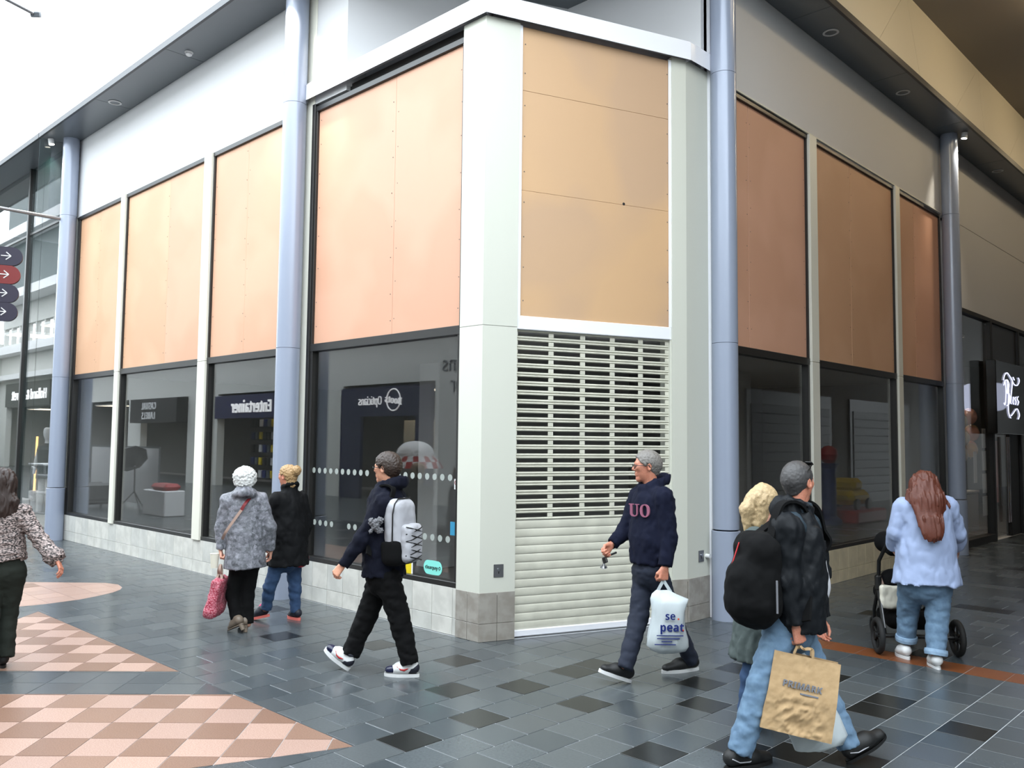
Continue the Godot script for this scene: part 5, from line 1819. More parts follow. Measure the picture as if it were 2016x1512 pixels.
const BACKPACKER := {"at": Vector3(-2.316, 0, -4.855), "fwd": Vector3(0.411, 0, -0.912),
	"head": Vector3(0.007, 1.626, -0.006), "neck": Vector3(0.012, 1.500, -0.012), "sh_r": Vector3(0.030, 1.371, 0.193), "el_r": Vector3(0.037, 1.071, 0.201), "wr_r": Vector3(0.072, 0.816, 0.180), "ha_r": Vector3(0.087, 0.737, 0.166), "sh_l": Vector3(-0.038, 1.352, -0.214), "el_l": Vector3(-0.007, 1.053, -0.271), "wr_l": Vector3(-0.017, 0.786, -0.331), "ha_l": Vector3(-0.018, 0.708, -0.330), "chest": Vector3(-0.013, 1.243, 0.013), "waist": Vector3(-0.024, 1.007, 0.023), "hem": Vector3(-0.026, 0.760, 0.025), "hip_r": Vector3(-0.034, 0.786, 0.130), "kn_r": Vector3(-0.111, 0.467, 0.246), "an_r": Vector3(-0.190, 0.115, 0.351), "heel_r": Vector3(-0.239, 0.000, 0.439), "toe_r": Vector3(-0.122, 0.000, 0.118), "hip_l": Vector3(-0.049, 0.755, -0.064), "kn_l": Vector3(0.049, 0.402, -0.186), "an_l": Vector3(0.201, 0.104, -0.194), "heel_l": Vector3(0.208, 0.000, -0.173), "toe_l": Vector3(0.337, 0.132, -0.409)}
const BLONDE := {"at": Vector3(-2.780, 0, -5.184), "fwd": Vector3(0.268, 0, -0.963),
	"head": Vector3(0.056, 1.464, -0.054), "neck": Vector3(0.055, 1.341, -0.053), "sh_r": Vector3(0.088, 1.247, 0.138), "el_r": Vector3(0.071, 0.990, 0.140), "wr_r": Vector3(0.070, 0.767, 0.072), "ha_r": Vector3(0.075, 0.696, 0.039), "sh_l": Vector3(0.024, 1.221, -0.246), "el_l": Vector3(0.039, 0.955, -0.288), "wr_l": Vector3(0.059, 0.739, -0.335), "ha_l": Vector3(0.069, 0.668, -0.344), "chest": Vector3(0.044, 1.133, -0.042), "waist": Vector3(0.037, 0.885, -0.036), "hem": Vector3(0.004, 0.433, -0.004), "hip_r": Vector3(0.050, 0.624, 0.036), "kn_r": Vector3(0.005, 0.351, 0.064), "an_r": Vector3(-0.023, 0.083, 0.092), "heel_r": Vector3(-0.023, 0.000, 0.133), "toe_r": Vector3(-0.028, 0.000, -0.056), "hip_l": Vector3(0.032, 0.596, -0.128), "kn_l": Vector3(0.011, 0.307, -0.177), "an_l": Vector3(-0.060, 0.019, -0.220), "heel_l": Vector3(-0.087, 0.000, -0.166), "toe_l": Vector3(-0.064, 0.000, -0.285)}
const REDHEAD := {"at": Vector3(-2.590, 0, -7.669), "fwd": Vector3(-0.603, 0, -0.798),
	"head": Vector3(0.044, 1.495, -0.043), "neck": Vector3(0.035, 1.365, -0.062), "sh_l": Vector3(-0.079, 1.326, 0.076), "el_l": Vector3(-0.144, 1.103, 0.083), "wr_l": Vector3(-0.213, 0.921, -0.100), "ha_l": Vector3(-0.231, 0.858, -0.194), "sh_r": Vector3(0.180, 1.340, -0.230), "el_r": Vector3(0.220, 1.103, -0.351), "wr_r": Vector3(0.152, 0.899, -0.536), "ha_r": Vector3(0.111, 0.836, -0.607), "chest": Vector3(0.057, 1.212, -0.055), "waist": Vector3(0.058, 0.983, -0.056), "hem": Vector3(0.055, 0.678, -0.053), "hip_l": Vector3(-0.036, 0.723, -0.007), "kn_l": Vector3(-0.141, 0.419, -0.169), "an_l": Vector3(-0.176, 0.116, -0.205), "heel_l": Vector3(-0.128, 0.000, -0.126), "toe_l": Vector3(-0.275, 0.000, -0.262), "hip_r": Vector3(0.121, 0.717, -0.117), "kn_r": Vector3(0.124, 0.417, -0.092), "an_r": Vector3(0.128, 0.074, -0.012), "heel_r": Vector3(0.166, 0.000, 0.034), "toe_r": Vector3(0.030, 0.000, -0.168)}
const LEFTWOMAN := {"at": Vector3(-7.804, 0, -2.173), "fwd": Vector3(-0.852, 0, -0.523),
	"head": Vector3(-0.031, 1.459, 0.030), "neck": Vector3(-0.029, 1.325, 0.028), "sh_r": Vector3(0.065, 1.209, -0.105), "el_r": Vector3(0.211, 0.997, -0.204), "wr_r": Vector3(0.376, 0.855, -0.279), "ha_r": Vector3(0.420, 0.789, -0.295), "sh_l": Vector3(-0.125, 1.211, 0.162), "el_l": Vector3(-0.205, 0.965, 0.198), "wr_l": Vector3(-0.264, 0.755, 0.185), "ha_l": Vector3(-0.295, 0.661, 0.173), "chest": Vector3(-0.028, 1.121, 0.027), "waist": Vector3(-0.021, 0.943, 0.021), "hem": Vector3(-0.016, 0.841, 0.015), "hip_r": Vector3(0.019, 0.749, -0.060), "kn_r": Vector3(-0.024, 0.403, -0.047), "an_r": Vector3(0.052, 0.105, -0.022), "heel_r": Vector3(0.093, 0.000, -0.006), "toe_r": Vector3(-0.192, 0.000, -0.037), "hip_l": Vector3(-0.043, 0.756, 0.083), "kn_l": Vector3(0.062, 0.436, 0.107), "an_l": Vector3(0.266, 0.198, 0.160), "heel_l": Vector3(0.368, 0.158, 0.173), "toe_l": Vector3(0.141, 0.000, 0.142)}

const RT := Vector3(0.7194, 0, -0.6945)      # across the view
const AW := Vector3(-0.6945, 0, -0.7194)     # away from the viewer

func fabric(called: String, color: Color, rough := 0.85, sheen := 0.25, weave := 1.0) -> StandardMaterial3D:
	var m := mat(called, color, rough)
	m.rim_enabled = true
	m.rim = sheen * 0.12
	m.metallic_specular = 0.3
	m.rim_tint = 0.6
	grain(m, M_weave, 7.0 * weave, false)
	return m

var M_weave: Texture2D

func people_materials():
	M_weave = noise_tex(0.16, 3, Color(0.88, 0.88, 0.88), Color(1, 1, 1), 61, 256, FastNoiseLite.TYPE_SIMPLEX_SMOOTH, 0.2, 0.8)
	var blotch := noise_tex(0.05, 3, Color(0.94, 0.88, 0.85), Color(1, 1, 1), 62)
	for k in 3:
		var sk := mat("skin%d" % k, [Color(0.78, 0.58, 0.48), Color(0.74, 0.50, 0.41), Color(0.80, 0.60, 0.52)][k], 0.5)
		grain(sk, blotch, 6.0, false)
		sk.subsurf_scatter_enabled = true
		sk.subsurf_scatter_strength = 0.15
	mat("eye", Color(0.16, 0.12, 0.10), 0.15)
	var strand := noise_tex(0.10, 4, Color(0.70, 0.70, 0.70), Color(1, 1, 1), 63)
	var hairs := {"hair_white": Color(0.90, 0.90, 0.89), "hair_blonde": Color(0.72, 0.58, 0.40), "hair_brown": Color(0.21, 0.145, 0.105), "hair_grey": Color(0.50, 0.48, 0.46), "hair_dark_grey": Color(0.27, 0.26, 0.26), "hair_red": Color(0.40, 0.19, 0.12), "hair_chestnut": Color(0.19, 0.125, 0.10), "hair_pale": Color(0.80, 0.69, 0.52)}
	for k in hairs:
		var m := grain(mat(k, hairs[k], 0.5), strand, 9.0, false) as StandardMaterial3D
		m.uv1_scale = Vector3(16, 3, 16) if k in ["hair_red", "hair_chestnut", "hair_blonde", "hair_pale"] else Vector3(11, 9, 11)
		relief(m, strand, 0.25)
	# printed cloth
	var camo := FastNoiseLite.new()
	camo.noise_type = FastNoiseLite.TYPE_CELLULAR
	camo.cellular_return_type = FastNoiseLite.RETURN_CELL_VALUE
	camo.frequency = 0.06
	camo.seed = 9
	camo.domain_warp_enabled = true
	camo.domain_warp_amplitude = 14.0
	var ct := NoiseTexture2D.new()
	ct.width = 512
	ct.height = 512
	ct.noise = camo
	var cg := Gradient.new()
	cg.interpolation_mode = Gradient.GRADIENT_INTERPOLATE_CONSTANT
	cg.offsets = PackedFloat32Array([0.0, 0.14, 0.42, 0.72])
	cg.colors = PackedColorArray([Color(0.15, 0.155, 0.17), Color(0.36, 0.365, 0.38), Color(0.48, 0.485, 0.505), Color(0.60, 0.60, 0.625)])
	ct.color_ramp = cg
	var coat := mat("grey_print", Color(0.93, 0.93, 0.95), 0.55)
	grain(coat, ct, 1.05, false)
	var mot := noise_tex(0.045, 2, Color(0.055, 0.05, 0.05), Color(0.70, 0.63, 0.61), 71, 512, FastNoiseLite.TYPE_SIMPLEX, 0.44, 0.62)
	var top := mat("mottled", Color(1, 1, 1), 0.75)
	grain(top, mot, 3.4, false)
	top.uv1_scale = Vector3(1.5, 3.4, 1.5)
	var rose := noise_tex(0.06, 3, Color(0.78, 0.55, 0.58), Color(0.55, 0.06, 0.17), 73, 256, FastNoiseLite.TYPE_CELLULAR, 0.30, 0.55)
	grain(mat("rose_print", Color(1, 1, 1), 0.6), rose, 5.0, false)
	fabric("navy_fleece", Color(0.050, 0.060, 0.115), 0.9, 0.15)
	fabric("navy_hoodie", Color(0.060, 0.075, 0.150), 0.9, 0.15)
	fabric("black_cloth", Color(0.030, 0.030, 0.034), 0.9, 0.1)
	fabric("black_coat", Color(0.040, 0.042, 0.050), 0.8, 0.12)
	fabric("jacket_dark", Color(0.075, 0.085, 0.10), 0.6, 0.1)
	fabric("jacket_slate", Color(0.19, 0.235, 0.27), 0.6, 0.1)
	fabric("sage_coat", Color(0.30, 0.335, 0.33), 0.7, 0.1)
	fabric("sky_blouse", Color(0.61, 0.665, 0.79), 0.75, 0.1)
	fabric("olive", Color(0.135, 0.15, 0.13), 0.85, 0.1)
	fabric("tee_white", Color(0.78, 0.78, 0.80), 0.8, 0.1)
	var denim := noise_tex(0.02, 5, Color(0.84, 0.86, 0.89), Color(1, 1, 1), 81, 256, FastNoiseLite.TYPE_SIMPLEX_SMOOTH, 0.2, 0.8)
	for d in [["denim_light", Color(0.385, 0.485, 0.575)], ["denim_mid", Color(0.17, 0.27, 0.40)], ["denim_dark", Color(0.075, 0.105, 0.175)], ["denim_sky", Color(0.40, 0.50, 0.59)], ["denim_hem", Color(0.55, 0.65, 0.74)]]:
		grain(mat(d[0], d[1], 0.85), denim, 3.2, false)
	mat("shoe_white", Color(0.80, 0.80, 0.80), 0.5)
	mat("shoe_black", Color(0.035, 0.035, 0.038), 0.6)
	mat("shoe_navy", Color(0.07, 0.075, 0.13), 0.6)
	mat("shoe_beige", Color(0.42, 0.37, 0.32), 0.5)
	mat("navy_gloss", Color(0.06, 0.08, 0.20), 0.2)
	mat("coral", Color(0.82, 0.42, 0.38), 0.6)
	mat("hot_pink", Color(0.85, 0.22, 0.42), 0.6)
	mat("strap_red", Color(0.42, 0.07, 0.09), 0.6)
	mat("strap_beige", Color(0.62, 0.52, 0.47), 0.7)
	mat("pack_white", Color(0.62, 0.62, 0.64), 0.7)
	mat("bag_red", Color(0.62, 0.05, 0.09), 0.4)
	grain(mat("kraft", Color(0.69, 0.575, 0.425), 0.8), noise_tex(0.03, 4, Color(0.93, 0.92, 0.90), Color(1, 1, 1), 91), 3.0, false)
	var poly := mat("plastic_bag", Color(0.74, 0.77, 0.78), 0.35)
	poly.backlight_enabled = true
	poly.backlight = Color(0.5, 0.5, 0.5)
	mat("print_blue", Color(0.08, 0.15, 0.42), 0.5)
	mat("print_faded", Color(0.44, 0.45, 0.48), 0.7)
	mat("print_orange", Color(0.80, 0.25, 0.10), 0.5)
	mat("print_pink", Color(0.52, 0.30, 0.38), 0.8)
	mat("print_plum", Color(0.16, 0.06, 0.13), 0.7)
	mat("cup_white", Color(0.82, 0.80, 0.74), 0.5)
	mat("grey_rag", Color(0.42, 0.42, 0.44), 0.8)
	grain(mat("rag_print", Color(1, 1, 1), 0.8), noise_tex(0.12, 2, Color(0.08, 0.08, 0.09), Color(0.55, 0.55, 0.57), 93, 256, FastNoiseLite.TYPE_SIMPLEX, 0.45, 0.55), 5.0, false)
	mat("green_pack", Color(0.25, 0.36, 0.28), 0.5)
	mat("tyre", Color(0.05, 0.05, 0.052), 0.75)

func hairdo(p: Node, t: Transform3D, m: Material, lo: Vector3, hi: Vector3, cell: float, amp: float, stretch: Vector3, shape: Callable) -> MeshInstance3D:
	var s := Sdf.new(lo, hi, cell)
	shape.call(s)
	soft_folds(17)
	s.wrinkle(folds, amp, stretch)
	var o := put("hair", s.into(Mb.new()), m, p)
	o.transform = t
	return o

# short hair: a cap over the skull with the face, the ears and the nape left free
func short_hair(p: Node, t: Transform3D, m: Material, thick := 0.012, nape := -0.062, amp := 0.006):
	return hairdo(p, t, m, Vector3(-0.13, -0.16, -0.16), Vector3(0.13, 0.16, 0.15), 0.005, amp, Vector3(60, 50, 60), func(s: Sdf):
		s.ball(Vector3(0, 0.030, -0.014), Vector3(0.076 + thick, 0.090 + thick, 0.098 + thick))
		s.cone(Vector3(0, 0.0, -0.06), Vector3(0, nape + 0.02, -0.052), 0.055 + thick * 0.5, 0.045, 0.03)
		s.cut(Vector3(0, 0.050, 0.066), Vector3(0, -0.45, 0.9))
		s.cut(Vector3(0, nape, -0.05), Vector3(0, -1, 0.25))
		s.cut(Vector3(0, 0.0, 0.022), Vector3(0, -0.75, 0.66))
		for x in [-1.0, 1.0]:
			s.ball(Vector3(0.088 * x, -0.012, 0.0), Vector3(0.03, 0.036, 0.026), Basis.IDENTITY, 0.006, -1.0))

func hood_ring(s: Sdf, j: Dictionary, r: float, thick: float, back: float, up := 0.0):
	# a rolled hood round the neck: low at the front, heavy at the back
	var f: Vector3 = j.fwd
	var side := Vector3.UP.cross(f)
	var c: Vector3 = j.neck + Vector3(0, 0.01 + up, 0) - f * 0.01
	var prev := Vector3.ZERO
	for k in 17:
		var a := TAU * k / 16.0
		var q := c + f * cos(a) * r + side * sin(a) * r * 1.05 + Vector3.UP * (-0.035 * (cos(a) + 0.2)) - f * (back * maxf(0.0, -cos(a)))
		if k > 0:
			s.cone(prev, q, thick * (1.0 - 0.25 * cos(a)), thick * (1.0 - 0.25 * cos(a)), 0.02)
		prev = q

func ribbon(pts: Array, width: float, across: Vector3, thick: float) -> Mb:
	# a flat strap that runs smoothly through points
	if pts.size() > 3:
		var c := Curve3D.new()
		for k in pts.size():
			var t: Vector3 = (pts[mini(k + 1, pts.size() - 1)] - pts[maxi(k - 1, 0)]) / 6.0
			c.add_point(pts[k], -t, t)
		pts = Array(c.tessellate(4, 5))
	var m := Mb.new()
	var rings := []
	for k in pts.size():
		var d: Vector3 = (pts[mini(k + 1, pts.size() - 1)] - pts[maxi(k - 1, 0)]).normalized()
		var w := (across - d * across.dot(d)).normalized()
		var n := d.cross(w)
		rings.append([pts[k] - w * width * 0.5 - n * thick * 0.5, pts[k] + w * width * 0.5 - n * thick * 0.5, pts[k] + w * width * 0.5 + n * thick * 0.5, pts[k] - w * width * 0.5 + n * thick * 0.5])
	m.skin(rings)
	var flat := Mb.new()
	for q in range(0, m.i.size(), 3):
		var a := m.v[m.i[q]]
		var b := m.v[m.i[q + 1]]
		var c := m.v[m.i[q + 2]]
		var n := (c - a).cross(b - a).normalized()
		flat.tri(a, b, c, n, n, n)
	return flat

func glasses(p: Node, t: Transform3D, m: Material):
	var g := Mb.new()
	for x in [-1.0, 1.0]:
		var rim := []
		for k in 13:
			var a := TAU * k / 12.0
			rim.append(Vector3(0.033 * x + 0.024 * cos(a), 0.002 + 0.017 * sin(a), 0.103 - 0.004 * absf(cos(a))))
		g.tube(rim, 0.0022, 6)
		g.tube([Vector3(0.057 * x, 0.008, 0.098), Vector3(0.074 * x, 0.008, 0.075), Vector3(0.083 * x, 0.008, 0.0), Vector3(0.082 * x, -0.012, -0.02)], 0.0032, 6)
	g.tube([Vector3(-0.010, 0.004, 0.106), Vector3(0.010, 0.004, 0.106)], 0.0022, 6)
	put("glasses", g, m, p).transform = t

func person(j: Dictionary, label: String) -> Node3D:
	return thing("person", label, "person", j.at)

func at_view(j: Dictionary, r: float, y: float, d: float) -> Vector3:
	return RT * r + Vector3.UP * y + AW * d

func people():
	people_materials()
	head_mesh = make_head()
	grey_lady()
	black_coat_woman()
	youth()
	hoodie_man()
	backpacker()
	blonde_woman()
	red_haired_woman()
	left_woman()

func grey_lady():
	var j := LADY
	var p := person(j, "white haired woman in a grey patterned coat and black trousers, seen from behind")
	var t := head_frame(j, (RT * -0.25 + AW).normalized(), 0.12, 0.94)
	skin_body(p, j, M.skin2, t, [1.3, 0.5], 0.9)
	garment(p, "coat", j, M.grey_print, {"chest": [0.175, 0.135], "waist": [0.178, 0.15], "hem": [0.208, 0.175], "arm": [0.078, 0.066, 0.048], "rag": 0.010, "stretch": Vector3(6, 3.5, 6), "collar": -0.02, "neck": 0.085}, func(s: Sdf):
		hood_ring(s, j, 0.092, 0.030, 0.055, -0.045)
		hood_ring(s, j, 0.075, 0.026, 0.02, -0.01))
	trousers(p, j, M.black_cloth, {"hip": [0.14, 0.12], "leg": [0.078, 0.066, 0.060], "rag": 0.006})
	hairdo(p, t, M.hair_white, Vector3(-0.16, -0.18, -0.18), Vector3(0.16, 0.18, 0.18), 0.0055, 0.014, Vector3(34, 34, 34), func(s: Sdf):
		s.ball(Vector3(0, 0.018, -0.022), Vector3(0.118, 0.108, 0.116))
		s.ball(Vector3(0, -0.045, -0.045), Vector3(0.098, 0.065, 0.080), Basis.IDENTITY, 0.03)
		s.ball(Vector3(0, -0.045, 0.12), Vector3(0.072, 0.10, 0.09), Basis.IDENTITY, 0.02, -1.0))
	for e in ["_l", "_r"]:
		var heel: Vector3 = j["heel" + e] + Vector3(0, 0.0 if e == "_l" else 0.055, 0)
		var o = shoe(p, heel, j["toe" + e] + Vector3(0, 0.004, 0), j["an" + e], M.shoe_beige, M.shoe_beige, {"width": 0.036, "sole": 0.008, "high": 0.02})
		var m := Mb.new()
		m.tube([Vector3(0, 0.01, 0.028), Vector3(0, -0.052, 0.020)], [0.026, 0.019], 12)
		put("heel_block", m, M.shoe_beige, o)
	# what she carries
	var ho: Vector3 = j.at + j.ha_l
	var b := thing("tote_bag", "rose pink patterned tote bag hanging from the white haired woman's hand", "bag", ho)
	var lean := Basis(AW, 0.20)
	var ba := lean * Basis(RT, Vector3.UP, -AW)
	var s := Sdf.new(Vector3(-0.25, -0.62, -0.28), Vector3(0.18, 0.02, 0.28), 0.010)
	var mid := Vector3(-0.045, -0.365, 0)
	s.box(mid, Vector3(0.052, 0.185, 0.165), ba, 0.03)
	s.cone(mid + ba * Vector3(0, -0.11, -0.11), mid + ba * Vector3(0, -0.11, 0.11), 0.060, 0.060, 0.06)
	cloth_folds(4)
	s.wrinkle(folds, 0.010, Vector3(9, 5, 9))
	put("bag_body", s.into(Mb.new()), M.rose_print, b)
	for x in [-0.035, 0.035]:
		put("handle", ribbon([mid + ba * Vector3(x, 0.13, -0.08), Vector3(-0.012 + x * 0.5, -0.12, 0) - AW * 0.02, Vector3(0, -0.055, 0), Vector3(-0.008 + x * 0.5, -0.12, 0) + AW * 0.02, mid + ba * Vector3(x, 0.13, 0.08)], 0.022, RT, 0.004), M.strap_beige, b)
	b = thing("paper_cup", "white cup held in the white haired woman's hand", "cup", j.at + j.ha_l + at_view(j, -0.058, -0.012, -0.01))
	var cm := Mb.new()
	cm.lathe([[0.0, -0.075], [0.033, -0.075], [0.042, 0.055], [0.044, 0.06], [0.0, 0.062]], Vector3.ZERO, 20)
	put("cup_body", cm, M.cup_white, b)
	b = thing("shoulder_strap", "red and beige bag strap across the back of the grey patterned coat", "strap", j.at)
	var c0: Vector3 = j.chest
	var line := func(r: float, y: float, d: float) -> Vector3: return RT * r + Vector3.UP * y + AW * d
	put("strap_top", ribbon([line.call(0.085, 1.285, -0.06), line.call(0.075, 1.262, -0.115), line.call(0.055, 1.222, -0.152), line.call(0.030, 1.172, -0.160)], 0.030, RT, 0.006), M.strap_red, b)
	put("strap_lower", ribbon([line.call(0.030, 1.172, -0.160), line.call(-0.02, 1.10, -0.163), line.call(-0.075, 1.02, -0.163), line.call(-0.125, 0.945, -0.150), line.call(-0.17, 0.88, -0.08)], 0.026, RT, 0.005), M.strap_beige, b)

func black_coat_woman():
	var j := BLACKCOAT
	var p := person(j, "blonde woman with a hair bun in a black coat and blue jeans, looking left")
	var t := head_frame(j, (RT * -0.90 + AW * 0.42).normalized(), 0.05, 0.93)
	skin_body(p, j, M.skin1, t, [0.5, 0.9], 0.9)
	garment(p, "coat", j, M.black_coat, {"chest": [0.185, 0.15], "waist": [0.195, 0.17], "hem": [0.225, 0.20], "arm": [0.082, 0.072, 0.055], "rag": 0.012, "collar": 0.03, "neck": 0.080, "stretch": Vector3(7, 4, 7)}, func(s: Sdf):
		s.cone(j.chest + Vector3(0, 0.10, 0), j.neck + Vector3(0, 0.025, 0) - j.fwd * 0.02, 0.10, 0.080, 0.03, Vector3.ZERO, 1.0, false, true)
		hood_ring(s, j, 0.072, 0.020, 0.015, 0.005))
	trousers(p, j, M.denim_mid, {"hip": [0.15, 0.12], "leg": [0.085, 0.068, 0.054], "rag": 0.012, "short": -0.12})
	hairdo(p, t, M.hair_blonde, Vector3(-0.14, -0.14, -0.22), Vector3(0.14, 0.17, 0.14), 0.0055, 0.010, Vector3(50, 30, 40), func(s: Sdf):
		s.ball(Vector3(0, 0.034, -0.014), Vector3(0.088, 0.098, 0.108))
		s.cone(Vector3(0, 0.01, -0.05), Vector3(0, -0.085, -0.055), 0.066, 0.055, 0.03)
		s.cut(Vector3(0, 0.055, 0.070), Vector3(0, -0.35, 0.94))
		s.cut(Vector3(0, 0.005, 0.030), Vector3(0, -0.6, 0.8))
		for x in [-1.0, 1.0]:
			s.ball(Vector3(0.088 * x, -0.010, 0.005), Vector3(0.03, 0.036, 0.026), Basis.IDENTITY, 0.006, -1.0)
		s.ball(Vector3(0, 0.060, -0.125), Vector3(0.060, 0.058, 0.048), Basis.IDENTITY, 0.012))
	for e in ["_l", "_r"]:
		var o = shoe(p, j["heel" + e], j["toe" + e], j["an" + e], M.shoe_navy, M.coral, {"width": 0.042, "sole": 0.026})
		var m := Mb.new()
		m.tube([Vector3(0, 0.10, 0.10), Vector3(0, 0.118, 0.07), Vector3(0, 0.13, 0.045)], [0.018, 0.022, 0.020], 10)
		put("tongue", m, M.hot_pink, o)
	var b := thing("handbag", "shiny red handbag at the hip of the woman in the black coat", "bag", j.at + at_view(j, 0.16, 0.70, 0.10))
	var s := Sdf.new(Vector3(-0.26, -0.22, -0.26), Vector3(0.26, 0.32, 0.26), 0.010)
	s.cone(RT * 0.045 + Vector3(0, 0.02, 0), RT * 0.05 + Vector3(0, -0.07, 0) - AW * 0.05, 0.05, 0.085, 0.04, RT, 1.35)
	s.cone(RT * 0.02 + Vector3(0, -0.09, 0) - AW * 0.06, RT * -0.16 + Vector3(0, -0.10, 0) + AW * 0.0, 0.075, 0.06, 0.04, RT, 1.1)
	s.cone(RT * 0.05 + Vector3(0, 0.02, 0), RT * 0.025 + Vector3(0, 0.26, 0), 0.030, 0.012, 0.02)
	put("bag_body", s.into(Mb.new()), M.bag_red, b)

func youth():
	var j := YOUTH
	var p := person(j, "young man with glasses in a navy hoodie and black trousers, striding left")
	var t := head_frame(j, (RT * -0.93 + AW * 0.36).normalized(), 0.0, 1.0)
	skin_body(p, j, M.skin0, t, [0.9, 0.6])
	garment(p, "hoodie", j, M.navy_fleece, {"chest": [0.205, 0.145], "waist": [0.200, 0.150], "hem": [0.205, 0.165], "arm": [0.086, 0.072, 0.050], "rag": 0.011, "collar": -0.03, "neck": 0.08}, func(s: Sdf):
		hood_ring(s, j, 0.088, 0.032, 0.045, -0.030)
		hood_ring(s, j, 0.080, 0.024, 0.060, 0.0))
	trousers(p, j, M.black_cloth, {"hip": [0.165, 0.14], "leg": [0.108, 0.092, 0.076], "rag": 0.014, "short": -0.10})
	short_hair(p, t, M.hair_brown, 0.020, -0.075, 0.006)
	glasses(p, t, M.black)
	for e in ["_l", "_r"]:
		var o = shoe(p, j["heel" + e], j["toe" + e], j["an" + e], M.shoe_white, M.shoe_white, {"width": 0.046, "sole": 0.030, "high": 0.03})
		var l: float = (j["toe" + e] - j["heel" + e]).length()
		# navy toe cap, heel counter and strap, red tick
		var s := Sdf.new(Vector3(-0.08, -0.01, -0.05), Vector3(0.08, 0.19, l + 0.05), 0.0065)
		s.cone(Vector3(0, 0.070, 0.038), Vector3(0, 0.066, l * 0.3), 0.0445, 0.047, 0.02)
		s.cut(Vector3(0, 0.07, 0.055), Vector3(0, 0.5, 0.9))
		s.cut(Vector3(0, 0.028, 0), Vector3.DOWN)
		put("heel_counter", s.into(Mb.new()), M.shoe_navy, o)
		s = Sdf.new(Vector3(-0.08, -0.01, l * 0.4), Vector3(0.08, 0.19, l + 0.05), 0.0065)
		s.cone(Vector3(0, 0.034 + 0.03, l * 0.5), Vector3(0, 0.017 + 0.03, l - 0.042), 0.048, 0.040, 0.03, Vector3.UP, 1.25)
		s.cut(Vector3(0, 0.05, l * 0.62), Vector3(0, 0.75, -0.66))
		s.cut(Vector3(0, 0.029, 0), Vector3.DOWN)
		put("toe_cap", s.into(Mb.new()), M.navy_gloss, o)
		var m := Mb.new()
		m.tube([Vector3(0.0, 0.135, 0.02), Vector3(0.036, 0.130, 0.045), Vector3(0.040, 0.125, 0.07), Vector3(0.02, 0.128, 0.10), Vector3(-0.02, 0.128, 0.10), Vector3(-0.040, 0.125, 0.07), Vector3(-0.036, 0.130, 0.045), Vector3(0.0, 0.135, 0.02)], 0.012, 8)
		put("ankle_strap", m, M.shoe_navy, o)
		m = Mb.new()
		for sx in [-1.0, 1.0]:
			m.tube([Vector3(0.0455 * sx, 0.072, 0.075), Vector3(0.0475 * sx, 0.060, 0.105), Vector3(0.0480 * sx, 0.064, 0.135), Vector3(0.0450 * sx, 0.084, 0.165)], [0.003, 0.009, 0.008, 0.002], 8)
		put("side_mark", m, M.red, o)
	# backpack: pale upper with black cords, black lower
	var back: Vector3 = -j.fwd
	var side := Vector3.UP.cross(j.fwd)
	var b := thing("backpack", "pale grey and black backpack with crossed cords on the young man's back", "backpack", j.at + Vector3(0, 1.12, 0) + back * 0.27)
	var s := Sdf.new(Vector3(-0.3, -0.36, -0.3), Vector3(0.3, 0.38, 0.3), 0.010)
	var pf := Basis(side, Vector3.UP, back)
	s.box(Vector3(0, 0.02, 0) - back * 0.01, Vector3(0.145, 0.255, 0.090), pf * Basis(Vector3.RIGHT, -0.08), 0.088)
	soft_folds(6)
	s.wrinkle(folds, 0.008, Vector3(9, 9, 9))
	put("pack_body", s.into(Mb.new()), M.pack_white, b)
	s = Sdf.new(Vector3(-0.3, -0.36, -0.3), Vector3(0.3, 0.38, 0.3), 0.010)
	s.box(Vector3(0, -0.135, 0) - back * 0.015, Vector3(0.155, 0.115, 0.098), pf * Basis(Vector3.RIGHT, -0.08), 0.07)
	s.cut(Vector3(0, -0.05, 0), Vector3(0, 1, 0) - back * 0.15)
	put("pack_bottom", s.into(Mb.new()), M.black_cloth, b)
	s = Sdf.new(Vector3(-0.3, -0.36, -0.3), Vector3(0.3, 0.38, 0.3), 0.010)
	s.box(Vector3(0, -0.07, 0) + back * 0.095, Vector3(0.108, 0.15, 0.056), pf, 0.054)
	s.wrinkle(folds, 0.008, Vector3(12, 12, 12))
	put("front_pocket", s.into(Mb.new()), M.pack_white, b)
	var m := Mb.new()
	for k in 5:
		var y0 := 0.06 - 0.055 * k
		for e in [1.0, -1.0]:
			m.tube([back * 0.118 + side * 0.104 * e + Vector3(0, y0, 0), back * 0.148 + side * 0.070 * e + Vector3(0, y0 - 0.01, 0), back * 0.155 + Vector3(0, y0 - 0.028, 0), back * 0.148 - side * 0.070 * e + Vector3(0, y0 - 0.045, 0), back * 0.118 - side * 0.104 * e + Vector3(0, y0 - 0.055, 0)], 0.0042, 6)
	put("cord", m, M.black, b)
	m = Mb.new()
	m.tube([side * 0.147 + Vector3(0, -0.06, 0) + back * 0.02, side * 0.147 + back * 0.02 + Vector3(0, 0.16, 0), side * 0.125 + back * 0.02 + Vector3(0, 0.235, 0), side * 0.08 + back * 0.02 + Vector3(0, 0.272, 0), side * -0.08 + back * 0.02 + Vector3(0, 0.272, 0)], 0.006, 6)
	put("zip", m, M.black, b)
